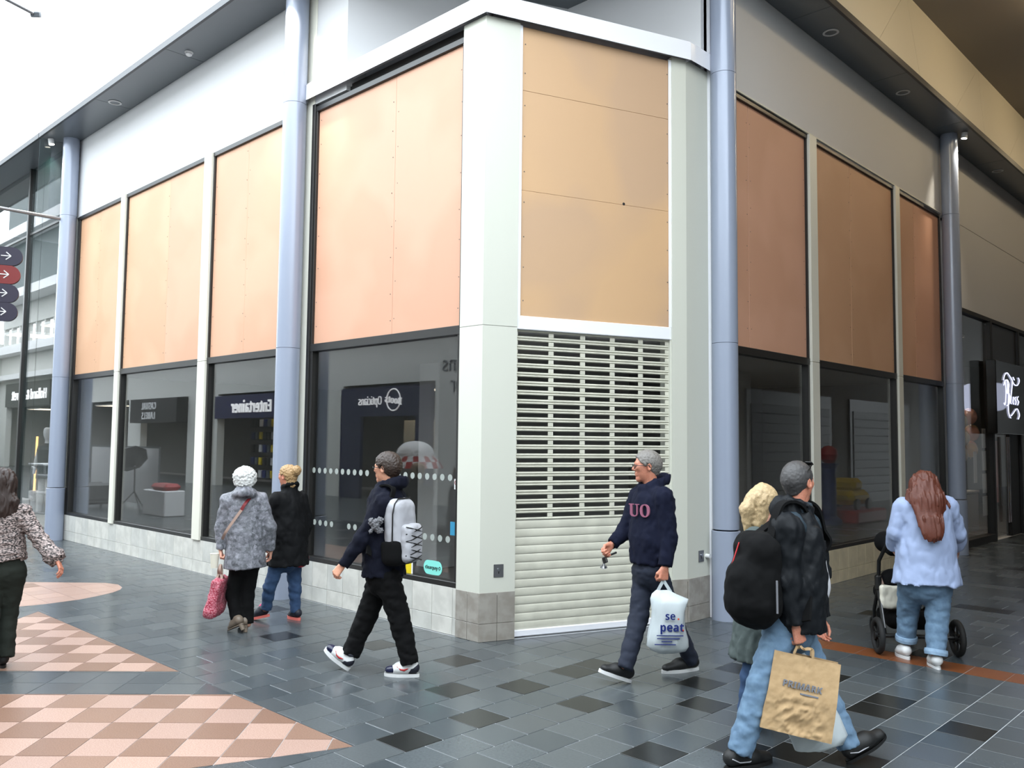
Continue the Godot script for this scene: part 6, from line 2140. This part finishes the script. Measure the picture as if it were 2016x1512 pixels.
	for e in [["_l", 1.0], ["_r", -1.0]]:
		var sh: Vector3 = (j["sh" + e[0]] as Vector3).lerp(j.neck, 0.30) - Vector3(0, 1.12, 0) - back * 0.27
		put("strap", ribbon([side * 0.08 * e[1] + Vector3(0, 0.24, 0) - back * 0.06, sh + Vector3(0, 0.070, 0) + back * 0.08, sh + Vector3(0, 0.100, 0), sh + Vector3(0, 0.055, 0) - back * 0.085, sh + Vector3(0, -0.06, 0) - back * 0.125, sh + Vector3(0, -0.20, 0) - back * 0.130, side * 0.205 * e[1] + Vector3(0, -0.16, 0) - back * 0.16], 0.05, side, 0.014), M.black_cloth, b)
	b = thing("bandana", "grey and white patterned bandana tied to the young man's backpack strap", "bandana", j.at + at_view(j, 0.05, 1.195, -0.245))
	s = Sdf.new(Vector3(-0.12, -0.14, -0.12), Vector3(0.12, 0.12, 0.12), 0.006)
	for q in [[0.0, 0.0, 0.03, 0.045], [0.035, 0.03, 0.025, 0.03], [-0.03, 0.02, 0.022, 0.03], [0.02, -0.035, 0.02, 0.03], [-0.035, -0.05, 0.014, 0.02], [0.045, -0.04, 0.016, 0.02]]:
		s.ball(RT * q[0] + Vector3(0, q[1], 0), Vector3(q[2] * 1.1, q[3], q[2]), Basis(Vector3(0, 0, 1), q[0] * 9.0), 0.008)
	soft_folds(11)
	s.wrinkle(folds, 0.016, Vector3(45, 45, 45))
	put("knotted_cloth", s.into(Mb.new()), M.rag_print, b)

func hoodie_man():
	var j := MAN
	var p := person(j, "grey haired man with glasses in a navy printed hoodie and dark jeans, striding left")
	var t := head_frame(j, (RT * -0.985 + AW * -0.05).normalized(), 0.03, 1.02)
	skin_body(p, j, M.skin1, t, [1.3, 1.0], 1.05)
	garment(p, "hoodie", j, M.navy_hoodie, {"chest": [0.205, 0.150], "waist": [0.212, 0.172], "hem": [0.190, 0.160], "arm": [0.088, 0.074, 0.056], "rag": 0.010, "collar": -0.03, "neck": 0.08}, func(s: Sdf):
		hood_ring(s, j, 0.084, 0.028, 0.055, -0.025)
		hood_ring(s, j, 0.078, 0.020, 0.085, 0.0)
		var c: Vector3 = j.hem
		s.cone(c + Vector3(0, 0.03, 0), c, 0.185, 0.180, 0.02, j.fwd, 1.2, false, true))
	trousers(p, j, M.denim_dark, {"hip": [0.16, 0.135], "leg": [0.098, 0.080, 0.066], "rag": 0.010, "short": -0.12})
	short_hair(p, t, M.hair_grey, 0.011, -0.068, 0.005)
	glasses(p, t, M.black)
	for e in ["_l", "_r"]:
		shoe(p, j["heel" + e], j["toe" + e], j["an" + e], M.shoe_black, M.shoe_white, {"width": 0.047, "sole": 0.026})
	# letters on the chest
	var f: Vector3 = j.fwd
	var side := Vector3.UP.cross(f)
	var tx := words("chest_print", "UO", 0.10, 0.012, M.print_pink, Transform3D(Basis(side, Vector3.UP, f) * Basis(Vector3.UP, 0.35), j.chest + f * 0.150 + Vector3(0, 0.005, 0) + side * 0.055), p, "Droid Serif", 700)
	tx.rotation += Vector3.ZERO
	# keys and the carrier bag
	var k := thing("key_bunch", "bunch of keys with a dark fob dangling from the grey haired man's hand", "keys", j.at + j.ha_r)
	var m := Mb.new()
	m.box(Vector3(0.01, -0.055, 0), Vector3(0.045, 0.05, 0.02), 0.006, Basis(Vector3(0, 0, 1), 0.4))
	put("fob", m, M.frame, k)
	m = Mb.new()
	m.box(RT * 0.075 + Vector3(0, -0.005, 0), Vector3(0.06, 0.016, 0.012), 0.003, Basis(Vector3.UP, 0.77) * Basis(Vector3(0, 0, 1), 0.4))
	put("key", m, M.black, k)
	for a in 4:
		m = Mb.new()
		var d: Vector3 = (RT * [-0.5, -0.1, 0.4, 0.2][a] + Vector3(0, -1, 0) + AW * [0.3, -0.3, 0.1, 0.4][a]).normalized()
		var o := Vector3(0, -0.075, 0)
		m.tube([o, o + d * 0.035], 0.0028, 6)
		m.tube([o + d * 0.035, o + d * 0.050], 0.010 if a != 1 else 0.016, 8)
		put("key", m, M.chrome if a == 1 else M.steel, k)
	m = Mb.new()
	var ring := []
	for a in 13:
		ring.append(Vector3(0, -0.062, 0) + RT * 0.016 * cos(TAU * a / 12.0) + Vector3(0, 0.016 * sin(TAU * a / 12.0), 0))
	m.tube(ring, 0.0018, 5)
	put("ring", m, M.steel, k)
	carrier_bag(j)

func carrier_bag(j: Dictionary):
	var o: Vector3 = j.at + j.ha_l
	var b := thing("carrier_bag", "white translucent carrier bag with blue print in the grey haired man's hand", "bag", o)
	# view-plane outline rings from the top to the bottom: [left, right, height, half depth]
	var rows := [[-0.045, 0.045, -0.085, 0.012], [-0.075, 0.105, -0.115, 0.030], [-0.098, 0.190, -0.150, 0.055], [-0.102, 0.185, -0.185, 0.070], [-0.095, 0.170, -0.24, 0.085], [-0.095, 0.162, -0.31, 0.095], [-0.112, 0.165, -0.38, 0.100], [-0.128, 0.180, -0.45, 0.098], [-0.120, 0.185, -0.505, 0.090], [-0.085, 0.165, -0.535, 0.070], [-0.040, 0.10, -0.556, 0.040]]
	var rings := []
	var cr := FastNoiseLite.new()
	cr.seed = 5
	cr.frequency = 6.0
	for r in rows:
		var ring := []
		for k in 28:
			var a := -TAU * k / 28.0
			var c := cos(a)
			var s := sin(a)
			c = signf(c) * pow(absf(c), 0.75)
			var q: Vector3 = RT * lerpf(r[0], r[1], c * 0.5 + 0.5) + Vector3.UP * r[2] + AW * (s * r[3])
			var w := cr.get_noise_3d(q.x * 1.6, q.y * 0.8, q.z * 1.6) * 0.026
			ring.append(q + (RT * c + AW * s).normalized() * w)
		rings.append(ring)
	var m := Mb.new()
	m.skin(rings, false, true)
	put("bag_skin", m, M.plastic_bag, b)
	m = Mb.new()
	m.box(RT * 0.02 + Vector3(0, -0.49, 0), Vector3(0.15, 0.07, 0.09), 0.02, Basis(Vector3.UP, 0.77))
	put("contents", m, M.green_pack, b)
	for x in [-0.03, 0.035]:
		put("handle", ribbon([RT * x * 1.6 + Vector3(0, -0.10, 0), RT * x * 0.6 + Vector3(0, -0.045, 0), Vector3(0, -0.01, 0)], 0.024, RT, 0.003), M.plastic_bag, b)
	var face := Basis(RT, Vector3.UP, -AW)
	for w in [["se", 0.055, 0.034, -0.262, "print_blue"], [".", 0.055, 0.094, -0.262, "print_orange"], ["peat", 0.062, 0.045, -0.345, "print_blue"], [".", 0.055, 0.128, -0.345, "print_orange"]]:
		words("print", w[0], w[1], 0.006, M[w[4]], Transform3D(face, RT * w[2] + Vector3.UP * w[3] - AW * 0.103), b, "Droid Sans", 600)
	m = Mb.new()
	for k in 4:
		m.box(RT * (0.03 - 0.012 * k) + Vector3(0, -0.405 - 0.022 * k, 0) - AW * 0.106, Vector3([0.20, 0.17, 0.08, 0.16][k], 0.006, 0.006), 0.0, Basis(RT, Vector3.UP, -AW))
	put("small_print", m, M.print_blue, b)

func backpacker():
	var j := BACKPACKER
	var p := person(j, "grey cropped man in a dark jacket and light jeans carrying a paper bag")
	var t := head_frame(j, (RT * 0.80 + AW * 0.60).normalized(), 0.0, 1.0)
	skin_body(p, j, M.skin1, t, [0.6, 1.3], 1.02)
	garment(p, "jacket", j, M.jacket_dark, {"chest": [0.210, 0.155], "waist": [0.215, 0.175], "hem": [0.215, 0.185], "arm": [0.092, 0.082, 0.064], "rag": 0.014, "collar": 0.0, "neck": 0.085, "stretch": Vector3(8, 4, 8)}, func(s: Sdf):
		hood_ring(s, j, 0.074, 0.022, 0.03, -0.01)
		s.ball(j.neck - j.fwd * 0.13 + Vector3(0, -0.035, 0), Vector3(0.085, 0.070, 0.070), Basis.IDENTITY, 0.05))
	# slate yoke over the shoulders and a white shirt showing down the front
	var s := Sdf.new(j.chest - Vector3.ONE * 0.36, j.chest + Vector3.ONE * 0.36, 0.0115)
	for e in ["_l", "_r"]:
		s.cone(j.chest + Vector3(0, 0.085, 0), (j["sh" + e] as Vector3).lerp(j.chest + Vector3(0, 0.085, 0), 0.22), 0.104, 0.104, 0.04, j.fwd, 1.06)
	s.cone(j.chest + Vector3(0, 0.10, 0), j.neck + Vector3(0, 0.02, 0), 0.10, 0.082, 0.04, Vector3.ZERO, 1.0, false, true)
	s.cut(j.chest + Vector3(0, 0.085, 0), Vector3.DOWN)
	s.wrinkle(folds, 0.008, Vector3(9, 9, 9))
	put("yoke", s.into(Mb.new()), M.jacket_slate, p)
	s = Sdf.new(j.waist - Vector3.ONE * 0.45, j.waist + Vector3.ONE * 0.5, 0.013)
	s.cone(j.chest + j.fwd * 0.085, j.waist + j.fwd * 0.110, 0.125, 0.140, 0.04, Vector3.UP.cross(j.fwd), 1.5)
	s.cone(j.waist + j.fwd * 0.110, j.hem + j.fwd * 0.09 + Vector3(0, 0.12, 0), 0.145, 0.13, 0.04, Vector3.UP.cross(j.fwd), 1.5, false, true)
	put("shirt", s.into(Mb.new()), M.tee_white, p)
	trousers(p, j, M.denim_light, {"hip": [0.165, 0.14], "leg": [0.102, 0.088, 0.076], "rag": 0.013, "short": -0.08})
	short_hair(p, t, M.hair_dark_grey, 0.008, -0.072, 0.003)
	for e in ["_l", "_r"]:
		var o = shoe(p, j["heel" + e], j["toe" + e], j["an" + e], M.shoe_black, M.shoe_black, {"width": 0.048, "sole": 0.022})
		var m := Mb.new()
		for sx in [-1.0, 1.0]:
			m.tube([Vector3(0.043 * sx, 0.075, 0.02), Vector3(0.047 * sx, 0.05, 0.07), Vector3(0.050 * sx, 0.045, 0.14), Vector3(0.044 * sx, 0.065, 0.18)], 0.0035, 6)
		put("side_line", m, M.pack_white, o)
	var sg := Mb.new()
	for x in [-1.0, 1.0]:
		sg.box(Vector3(0.034 * x, 0.112, 0.062), Vector3(0.05, 0.03, 0.012), 0.005, Basis(Vector3.RIGHT, -0.9))
		sg.tube([Vector3(0.06 * x, 0.108, 0.055), Vector3(0.086 * x, 0.075, -0.02)], 0.003, 6)
	put("sunglasses", sg, M.black_gloss, p).transform = t
	# backpack
	var back: Vector3 = -j.fwd
	var side := Vector3.UP.cross(j.fwd)
	var b := thing("backpack", "large plain black backpack on the man with the paper bag", "backpack", j.at + Vector3(0, 1.06, 0) + back * 0.30)
	s = Sdf.new(Vector3(-0.34, -0.42, -0.34), Vector3(0.34, 0.42, 0.34), 0.011)
	s.cone(Vector3(0, 0.13, 0) - back * 0.02, Vector3(0, -0.10, 0) + back * 0.0, 0.150, 0.172, 0.06, back, 1.25)
	s.cone(Vector3(0, 0.02, 0) + back * 0.06, Vector3(0, -0.11, 0) + back * 0.06, 0.125, 0.135, 0.05, side, 1.0)
	s.cone(side * -0.07 + Vector3(0, 0.19, 0), side * 0.07 + Vector3(0, 0.19, 0), 0.085, 0.085, 0.05)
	soft_folds(21)
	s.wrinkle(folds, 0.009, Vector3(9, 9, 9))
	put("pack_body", s.into(Mb.new()), M.black_cloth, b)
	var m := Mb.new()
	m.tube([side * -0.168 + Vector3(0, 0.03, 0) - AW * 0.03, side * -0.17 + Vector3(0, -0.15, 0) - AW * 0.03], 0.006, 6)
	put("zip_tape", m, M.grey_rag, b)
	m = Mb.new()
	m.tube([back * 0.095 + Vector3(0, 0.22, 0) + side * 0.03, back * 0.135 + Vector3(0, 0.12, 0) + side * 0.03, back * 0.172 + Vector3(0, 0.04, 0) + side * 0.03], 0.004, 6)
	put("piping", m, M.bag_red, b)
	for e in [["_l", 1.0], ["_r", -1.0]]:
		var sh: Vector3 = (j["sh" + e[0]] as Vector3).lerp(j.neck, 0.32) - Vector3(0, 1.06, 0) - back * 0.30
		put("strap", ribbon([side * 0.08 * e[1] + Vector3(0, 0.24, 0) - back * 0.04, sh + Vector3(0, 0.070, 0) + back * 0.09, sh + Vector3(0, 0.106, 0), sh + Vector3(0, 0.060, 0) - back * 0.085, sh + Vector3(0, -0.06, 0) - back * 0.125, sh + Vector3(0, -0.20, 0) - back * 0.135, side * 0.215 * e[1] + Vector3(0, -0.20, 0) - back * 0.17], 0.065, side, 0.016), M.black_cloth, b)
	paper_bag(j)

func paper_bag(j: Dictionary):
	var o: Vector3 = j.at + j.ha_r
	var b := thing("paper_bag", "brown paper carrier bag with faded print in the backpack man's hand", "bag", o)
	# the bag swings: its own frame, leaning to the right at the foot
	var fr := Basis(AW, 0.19) * Basis(RT, Vector3.UP, -AW)
	fr = fr * Basis(Vector3.UP, -0.12)
	var c := fr * Vector3(0.055, -0.295, -0.02) + Vector3(0, 0.0, 0)
	var w := 0.190
	var h := 0.215
	var d := 0.065
	var cr := FastNoiseLite.new()
	cr.seed = 8
	cr.frequency = 4.0
	cr.fractal_type = FastNoiseLite.FRACTAL_RIDGED
	cr.fractal_octaves = 2
	var m := Mb.new()
	var n := 24
	var pt := func(u: float, v: float, front: float) -> Vector3:
		# u across, v up; the sides fold in towards the top
		var dd: float = d * (1.0 - 0.55 * clampf(v, 0.0, 1.0)) * front
		var x: float = w * u * (1.0 - 0.03 * v)
		var q := Vector3(x, h * v, dd)
		q.z += front * cr.get_noise_2d(x * 2.0, q.y * 2.0 + front * 9.0) * (0.019 if v < -0.2 else lerpf(0.019, 0.005, clampf((v + 0.2) * 3.0, 0.0, 1.0))) * (1.0 - absf(u) * 0.8)
		return c + fr * q
	for fside in [1.0, -1.0]:
		for a in n:
			for e in n:
				var u0: float = a * 2.0 / n - 1.0
				var u1: float = (a + 1) * 2.0 / n - 1.0
				var v0: float = e * 2.0 / n - 1.0
				var v1: float = (e + 1) * 2.0 / n - 1.0
				var p0: Vector3 = pt.call(u0, v0, fside)
				var p1: Vector3 = pt.call(u1, v0, fside)
				var p2: Vector3 = pt.call(u1, v1, fside)
				var p3: Vector3 = pt.call(u0, v1, fside)
				var ns := []
				for uv in [[u0, v0], [u1, v0], [u1, v1], [u0, v1]]:
					var eu: Vector3 = pt.call(uv[0] + 0.03, uv[1], fside) - pt.call(uv[0] - 0.03, uv[1], fside)
					var ev: Vector3 = pt.call(uv[0], uv[1] + 0.03, fside) - pt.call(uv[0], uv[1] - 0.03, fside)
					ns.append(eu.cross(ev).normalized() * fside)
				m.tri(p0, p1, p2, ns[0], ns[1], ns[2])
				m.tri(p0, p2, p3, ns[0], ns[2], ns[3])
	for e in n:
		var v0: float = e * 2.0 / n - 1.0
		var v1: float = (e + 1) * 2.0 / n - 1.0
		for u in [-1.0, 1.0]:
			var fold := func(v: float) -> Vector3: return c + fr * Vector3(w * u * (1.0 - 0.03 * v) - u * 0.035 * clampf(v + 0.4, 0.0, 1.0), h * v, 0)
			var a0: Vector3 = pt.call(u, v0, 1.0)
			var a1: Vector3 = pt.call(u, v1, 1.0)
			var f0: Vector3 = fold.call(v0)
			var f1: Vector3 = fold.call(v1)
			var b0: Vector3 = pt.call(u, v0, -1.0)
			var b1: Vector3 = pt.call(u, v1, -1.0)
			m.quad(a0, f0, f1, a1, (f0 - a0).cross(a1 - a0).normalized() * -u)
			m.quad(f0, b0, b1, f1, (b0 - f0).cross(f1 - f0).normalized() * -u)
	m.quad(pt.call(-1.0, -1.0, 1.0), pt.call(1.0, -1.0, 1.0), pt.call(1.0, -1.0, -1.0), pt.call(-1.0, -1.0, -1.0), fr * Vector3.DOWN)
	put("bag_body", m, M.kraft, b)
	for z in [0.022, -0.022]:
		put("handle", ribbon([c + fr * Vector3(-0.075, h, z), c + fr * Vector3(-0.065, h + 0.045, z), Vector3(-0.012, -0.045, 0), Vector3(0.0, -0.03, 0), Vector3(0.012, -0.045, 0) + RT * 0.01, c + fr * Vector3(0.02, h + 0.045, z), c + fr * Vector3(0.03, h, z)], 0.014, fr.x, 0.004), M.kraft, b)
	words("print", "PRIMARK", 0.036, 0.005, M.print_faded, Transform3D(fr, c + fr * Vector3(-0.01, 0.055, 0.064)), b, "Droid Sans", 700)
	m = Mb.new()
	m.box(c + fr * Vector3(0.035, 0.015, 0.066), Vector3(0.10, 0.008, 0.005), 0.0, fr)
	put("small_print", m, M.print_faded, b)
	# a thin plastic bag hangs behind it
	b = thing("plastic_bag", "thin pale plastic bag hanging behind the brown paper bag", "bag", o + AW * 0.14)
	var rings := []
	for r in [[-0.03, 0.03, -0.06, 0.02], [-0.13, 0.10, -0.16, 0.04], [-0.15, 0.16, -0.30, 0.05], [-0.07, 0.27, -0.46, 0.06], [-0.035, 0.30, -0.56, 0.065], [0.0, 0.27, -0.61, 0.055], [0.03, 0.15, -0.655, 0.03]]:
		var ring := []
		for k in 24:
			var a := -TAU * k / 24.0
			var q: Vector3 = RT * lerpf(r[0], r[1], cos(a) * 0.5 + 0.5) + Vector3.UP * r[2] + AW * (sin(a) * r[3])
			ring.append(q + (RT * cos(a) + AW * sin(a)) * cr.get_noise_3dv(q * 3.0) * 0.03)
		rings.append(ring)
	m = Mb.new()
	m.skin(rings)
	put("bag_skin", m, M.plastic_bag, b)

func blonde_woman():
	var j := BLONDE
	var p := person(j, "pale blonde woman in a sage grey coat half hidden behind the man with the backpack")
	var t := head_frame(j, (RT * 0.9 + AW * 0.4).normalized(), 0.1, 0.92)
	skin_body(p, j, M.skin2, t, [0.5, 0.5], 0.88)
	garment(p, "coat", j, M.sage_coat, {"chest": [0.17, 0.13], "waist": [0.165, 0.135], "hem": [0.19, 0.16], "arm": [0.074, 0.062, 0.05], "rag": 0.013})
	trousers(p, j, M.denim_mid, {"hip": [0.14, 0.12], "leg": [0.075, 0.062, 0.05]})
	hairdo(p, t, M.hair_pale, Vector3(-0.15, -0.30, -0.26), Vector3(0.15, 0.20, 0.14), 0.007, 0.008, Vector3(40, 20, 30), func(s: Sdf):
		s.ball(Vector3(0, 0.034, -0.014), Vector3(0.090, 0.100, 0.110))
		s.cut(Vector3(0, 0.050, 0.065), Vector3(0, -0.4, 0.9))
		s.cut(Vector3(0, 0.0, 0.03), Vector3(0, -0.6, 0.8))
		s.cone(Vector3(0, -0.02, -0.045), Vector3(0, -0.15, -0.06), 0.080, 0.065, 0.03)
		s.ball(Vector3(0, 0.11, -0.03), Vector3(0.04, 0.03, 0.04), Basis.IDENTITY, 0.01)
		s.cone(Vector3(0, 0.03, -0.11), Vector3(0, -0.06, -0.155), 0.045, 0.048, 0.02)
		s.cone(Vector3(0, -0.06, -0.155), Vector3(0, -0.20, -0.14), 0.048, 0.025, 0.02))
	for e in ["_l", "_r"]:
		shoe(p, j["heel" + e], j["toe" + e], j["an" + e], M.shoe_black, M.shoe_black, {"width": 0.040})

func red_haired_woman():
	var j := REDHEAD
	var p := person(j, "woman with long red hair in a pale blue blouse and rolled jeans, pushing a pushchair")
	var t := head_frame(j, (RT * 0.05 + AW).normalized(), 0.18, 0.95)
	skin_body(p, j, M.skin2, t, [1.2, 1.2], 0.9, 1.2)
	garment(p, "blouse", j, M.sky_blouse, {"chest": [0.225, 0.165], "waist": [0.235, 0.185], "hem": [0.285, 0.215], "arm": [0.086, 0.080, 0.074], "rag": 0.013, "stretch": Vector3(5, 3, 5), "long": 0.72, "collar": -0.02, "neck": 0.08, "seed": 12})
	trousers(p, j, M.denim_sky, {"hip": [0.215, 0.18], "leg": [0.128, 0.095, 0.080], "rag": 0.011, "short": 0.10})
	for e in ["_l", "_r"]:
		var kn: Vector3 = j["kn" + e]
		var an: Vector3 = j["an" + e].lerp(kn, 0.10)
		var d := (kn - an).normalized()
		var m := Mb.new()
		var ax := d.cross(j.fwd).normalized()
		var bs := Basis(ax, d, ax.cross(d))
		m.lathe([[0.076, -0.026], [0.088, -0.024], [0.092, 0.0], [0.089, 0.024], [0.076, 0.026]], an + d * 0.02, 24, bs)
		put("turn_up", m, M.denim_hem, p)
		var o = shoe(p, j["heel" + e], j["toe" + e], j["an" + e] - Vector3(0, 0.03, 0), M.shoe_white, M.shoe_white, {"width": 0.046, "sole": 0.026})
	hairdo(p, t, M.hair_red, Vector3(-0.24, -0.52, -0.26), Vector3(0.24, 0.18, 0.14), 0.0085, 0.022, Vector3(34, 4, 26), func(s: Sdf):
		s.ball(Vector3(0, 0.030, -0.018), Vector3(0.104, 0.108, 0.114))
		s.cone(Vector3(0, 0.02, -0.05), Vector3(0, -0.13, -0.085), 0.105, 0.150, 0.05, Vector3(0, 0, 1), 1.5)
		s.cone(Vector3(-0.08, -0.02, -0.03), Vector3(-0.175, -0.17, -0.03), 0.06, 0.030, 0.04)
		s.cone(Vector3(0.08, -0.02, -0.03), Vector3(0.165, -0.16, -0.03), 0.06, 0.030, 0.04)
		s.cone(Vector3(0.025, -0.10, -0.105), Vector3(0.020, -0.40, -0.160), 0.135, 0.100, 0.05, Vector3(0, 0, 1), 2.8)
		for x in [-0.075, -0.04, 0.0, 0.04, 0.08]:
			s.cone(Vector3(0.02 + x * 0.8, -0.30, -0.155), Vector3(0.022 + x, -0.455 + absf(x - 0.01) * 0.3, -0.175), 0.034, 0.012, 0.02)
		s.ball(Vector3(0, -0.045, 0.12), Vector3(0.072, 0.12, 0.10), Basis.IDENTITY, 0.02, -1.0))
	pushchair(j)

func pushchair(j: Dictionary):
	var f: Vector3 = j.fwd
	var side := Vector3.UP.cross(f)           # towards her left
	var o: Vector3 = j.at + f * 0.66 + RT * 0.115
	var b := thing("pushchair", "black framed pushchair with large rear wheels before the red haired woman", "pushchair", o)
	var fr := Basis(-side, Vector3.UP, -f)    # x right, z back towards her
	b.basis = fr
	for e in [-1.0, 1.0]:
		var x: float = 0.335 * e
		var m := Mb.new()
		var ring := []
		for k in 29:
			ring.append(Vector3(x + 0.0, 0.16 + 0.135 * cos(TAU * k / 28.0), 0.30 + 0.135 * sin(TAU * k / 28.0)))
		m.tube(ring, 0.026, 10)
		var wh := put("wheel", m, M.tyre, b)
		m = Mb.new()
		m.tube([Vector3(x - 0.03, 0.16, 0.30), Vector3(x + 0.03, 0.16, 0.30)], 0.035, 14)
		for k in 6:
			var a := TAU * k / 6.0
			m.tube([Vector3(x, 0.16, 0.30), Vector3(x, 0.16 + 0.12 * cos(a), 0.30 + 0.12 * sin(a))], 0.010, 6)
		put("spokes", m, M.black, wh)
		m = Mb.new()
		ring = []
		for k in 21:
			ring.append(Vector3(0.16 * e, 0.10 + 0.075 * cos(TAU * k / 20.0), -0.42 + 0.075 * sin(TAU * k / 20.0)))
		m.tube(ring, 0.024, 8)
		m.tube([Vector3(0.16 * e - 0.02, 0.10, -0.42), Vector3(0.16 * e + 0.02, 0.10, -0.42)], 0.05, 12)
		put("front_wheel", m, M.tyre, b)
		m = Mb.new()
		m.tube([Vector3(0.27 * e, 0.16, 0.28), Vector3(0.28 * e, 0.55, 0.14), Vector3(0.275 * e, 0.80, 0.16), Vector3(0.26 * e, 0.98, 0.36)], 0.017, 10)
		m.tube([Vector3(0.28 * e, 0.55, 0.14), Vector3(0.22 * e, 0.30, -0.20), Vector3(0.16 * e, 0.16, -0.40)], 0.016, 10)
		put("frame_tube", m, M.black, b)
		m = Mb.new()
		m.box(Vector3(0.28 * e, 0.60, 0.14), Vector3(0.05, 0.14, 0.07), 0.015)
		put("hinge", m, M.black, b)
		m = Mb.new()
		m.tube([Vector3(0.265 * e, 0.22, 0.27), Vector3(0.272 * e, 0.50, 0.17)], 0.008, 8)
		put("trim_tube", m, M.steel, b)
	var m2 := Mb.new()
	m2.tube([Vector3(-0.36, 0.16, 0.30), Vector3(0.36, 0.16, 0.30)], 0.018, 10)
	put("axle", m2, M.black, b)
	m2 = Mb.new()
	m2.tube([Vector3(-0.26, 0.98, 0.36), Vector3(-0.20, 1.0, 0.40), Vector3(0.20, 1.0, 0.40), Vector3(0.26, 0.98, 0.36)], 0.019, 10)
	put("push_bar", m2, M.black, b)
	var s := Sdf.new(Vector3(-0.4, 0.1, -0.6), Vector3(0.4, 1.15, 0.5), 0.014)
	s.cone(Vector3(-0.15, 0.62, 0.10), Vector3(0.15, 0.62, 0.10), 0.10, 0.10, 0.05)
	s.cone(Vector3(-0.15, 0.48, -0.15), Vector3(0.15, 0.48, -0.15), 0.09, 0.09, 0.08)
	s.cone(Vector3(-0.15, 0.90, 0.12), Vector3(0.15, 0.90, 0.12), 0.06, 0.06, 0.08)
	s.cone(Vector3(-0.16, 0.95, -0.02), Vector3(0.16, 0.95, -0.02), 0.10, 0.10, 0.06)
	put("seat", s.into(Mb.new()), M.black_cloth, b)
	s = Sdf.new(Vector3(-0.35, 0.1, -0.4), Vector3(0.35, 0.5, 0.4), 0.012)
	s.cone(Vector3(-0.14, 0.27, 0.12), Vector3(0.14, 0.27, 0.12), 0.085, 0.085, 0.05)
	s.cone(Vector3(-0.14, 0.27, -0.15), Vector3(0.14, 0.27, -0.15), 0.075, 0.075, 0.09)
	put("basket", s.into(Mb.new()), M.black_cloth, b)
	var c := thing("changing_bag", "white bag hanging on the pushchair beside the rolled jeans", "bag", o + fr * Vector3(-0.185, 0.50, 0.16))
	s = Sdf.new(Vector3(-0.3, -0.25, -0.3), Vector3(0.3, 0.25, 0.3), 0.010)
	s.box(Vector3(0, -0.02, 0), Vector3(0.10, 0.11, 0.055), fr, 0.03)
	cloth_folds(15)
	s.wrinkle(folds, 0.008, Vector3(9, 6, 9))
	put("bag_body", s.into(Mb.new()), M.cup_white, c)
	put("bag_strap", ribbon([side * 0.06 + Vector3(0, 0.09, 0), side * 0.09 + Vector3(0, 0.2, 0) + f * 0.03, side * 0.07 + Vector3(0, 0.30, 0) + f * 0.06], 0.02, side, 0.004), M.strap_beige, c)
	c = thing("muslin_cloth", "white cloth hanging between the red haired woman's legs from the pushchair", "cloth", o + fr * Vector3(-0.005, 0.40, 0.24))
	s = Sdf.new(Vector3(-0.2, -0.2, -0.2), Vector3(0.2, 0.2, 0.2), 0.008)
	s.cone(-side * 0.035 + Vector3(0, 0.08, 0), side * 0.01 + Vector3(0, -0.09, 0), 0.040, 0.034, 0.02, f, 1.6)
	put("cloth_fold", s.into(Mb.new()), M.tee_white, c)
	c = thing("shopping_bag", "small brown paper bag hanging on the right side of the pushchair", "bag", o + fr * Vector3(0.245, 0.50, 0.20))
	put("bag_body", bx(Vector3.ZERO, Vector3(0.05, 0.24, 0.20), 0.006, fr), M.kraft, c)
	put("handle", ribbon([fr * Vector3(0, 0.12, -0.05), fr * Vector3(0, 0.18, 0), fr * Vector3(0, 0.12, 0.05)], 0.012, side, 0.003), M.kraft, c)

func left_woman():
	var j := LEFTWOMAN
	var p := person(j, "brown haired woman in a mottled top and olive trousers at the left edge")
	var t := head_frame(j, (RT * -0.25 + AW).normalized(), 0.05, 0.95)
	skin_body(p, j, M.skin1, t, [0.5, 0.5], 0.9)
	garment(p, "top", j, M.mottled, {"chest": [0.185, 0.135], "waist": [0.168, 0.135], "hem": [0.195, 0.158], "arm": [0.076, 0.068, 0.070], "rag": 0.013, "stretch": Vector3(5, 20, 5), "collar": -0.03, "neck": 0.08}, func(s: Sdf):
		s.ball(j.sh_r + Vector3(0, 0.05, 0), Vector3(0.06, 0.05, 0.06), Basis.IDENTITY, 0.03)
		s.ball(j.el_r.lerp(j.wr_r, 0.75), Vector3(0.085, 0.075, 0.085), Basis.IDENTITY, 0.04))
	trousers(p, j, M.olive, {"hip": [0.172, 0.14], "leg": [0.108, 0.080, 0.072], "rag": 0.010, "short": -0.1})
	hairdo(p, t, M.hair_chestnut, Vector3(-0.22, -0.40, -0.24), Vector3(0.22, 0.18, 0.14), 0.0075, 0.020, Vector3(36, 7, 30), func(s: Sdf):
		s.ball(Vector3(0, 0.030, -0.018), Vector3(0.100, 0.106, 0.112))
		s.cone(Vector3(0, 0.0, -0.04), Vector3(0, -0.20, -0.06), 0.112, 0.120, 0.05, Vector3(0, 0, 1), 1.3)
		for x in [-0.12, -0.06, 0.0, 0.06, 0.12]:
			s.cone(Vector3(x * 0.9, -0.15, -0.07), Vector3(x * 1.1, -0.29 + absf(x) * 0.25, -0.06), 0.05, 0.015, 0.03)
		s.ball(Vector3(0, -0.06, 0.13), Vector3(0.075, 0.16, 0.12), Basis.IDENTITY, 0.02, -1.0))
	for e in ["_l", "_r"]:
		shoe(p, j["heel" + e], j["toe" + e], j["an" + e], M.shoe_black, M.shoe_black, {"width": 0.040})
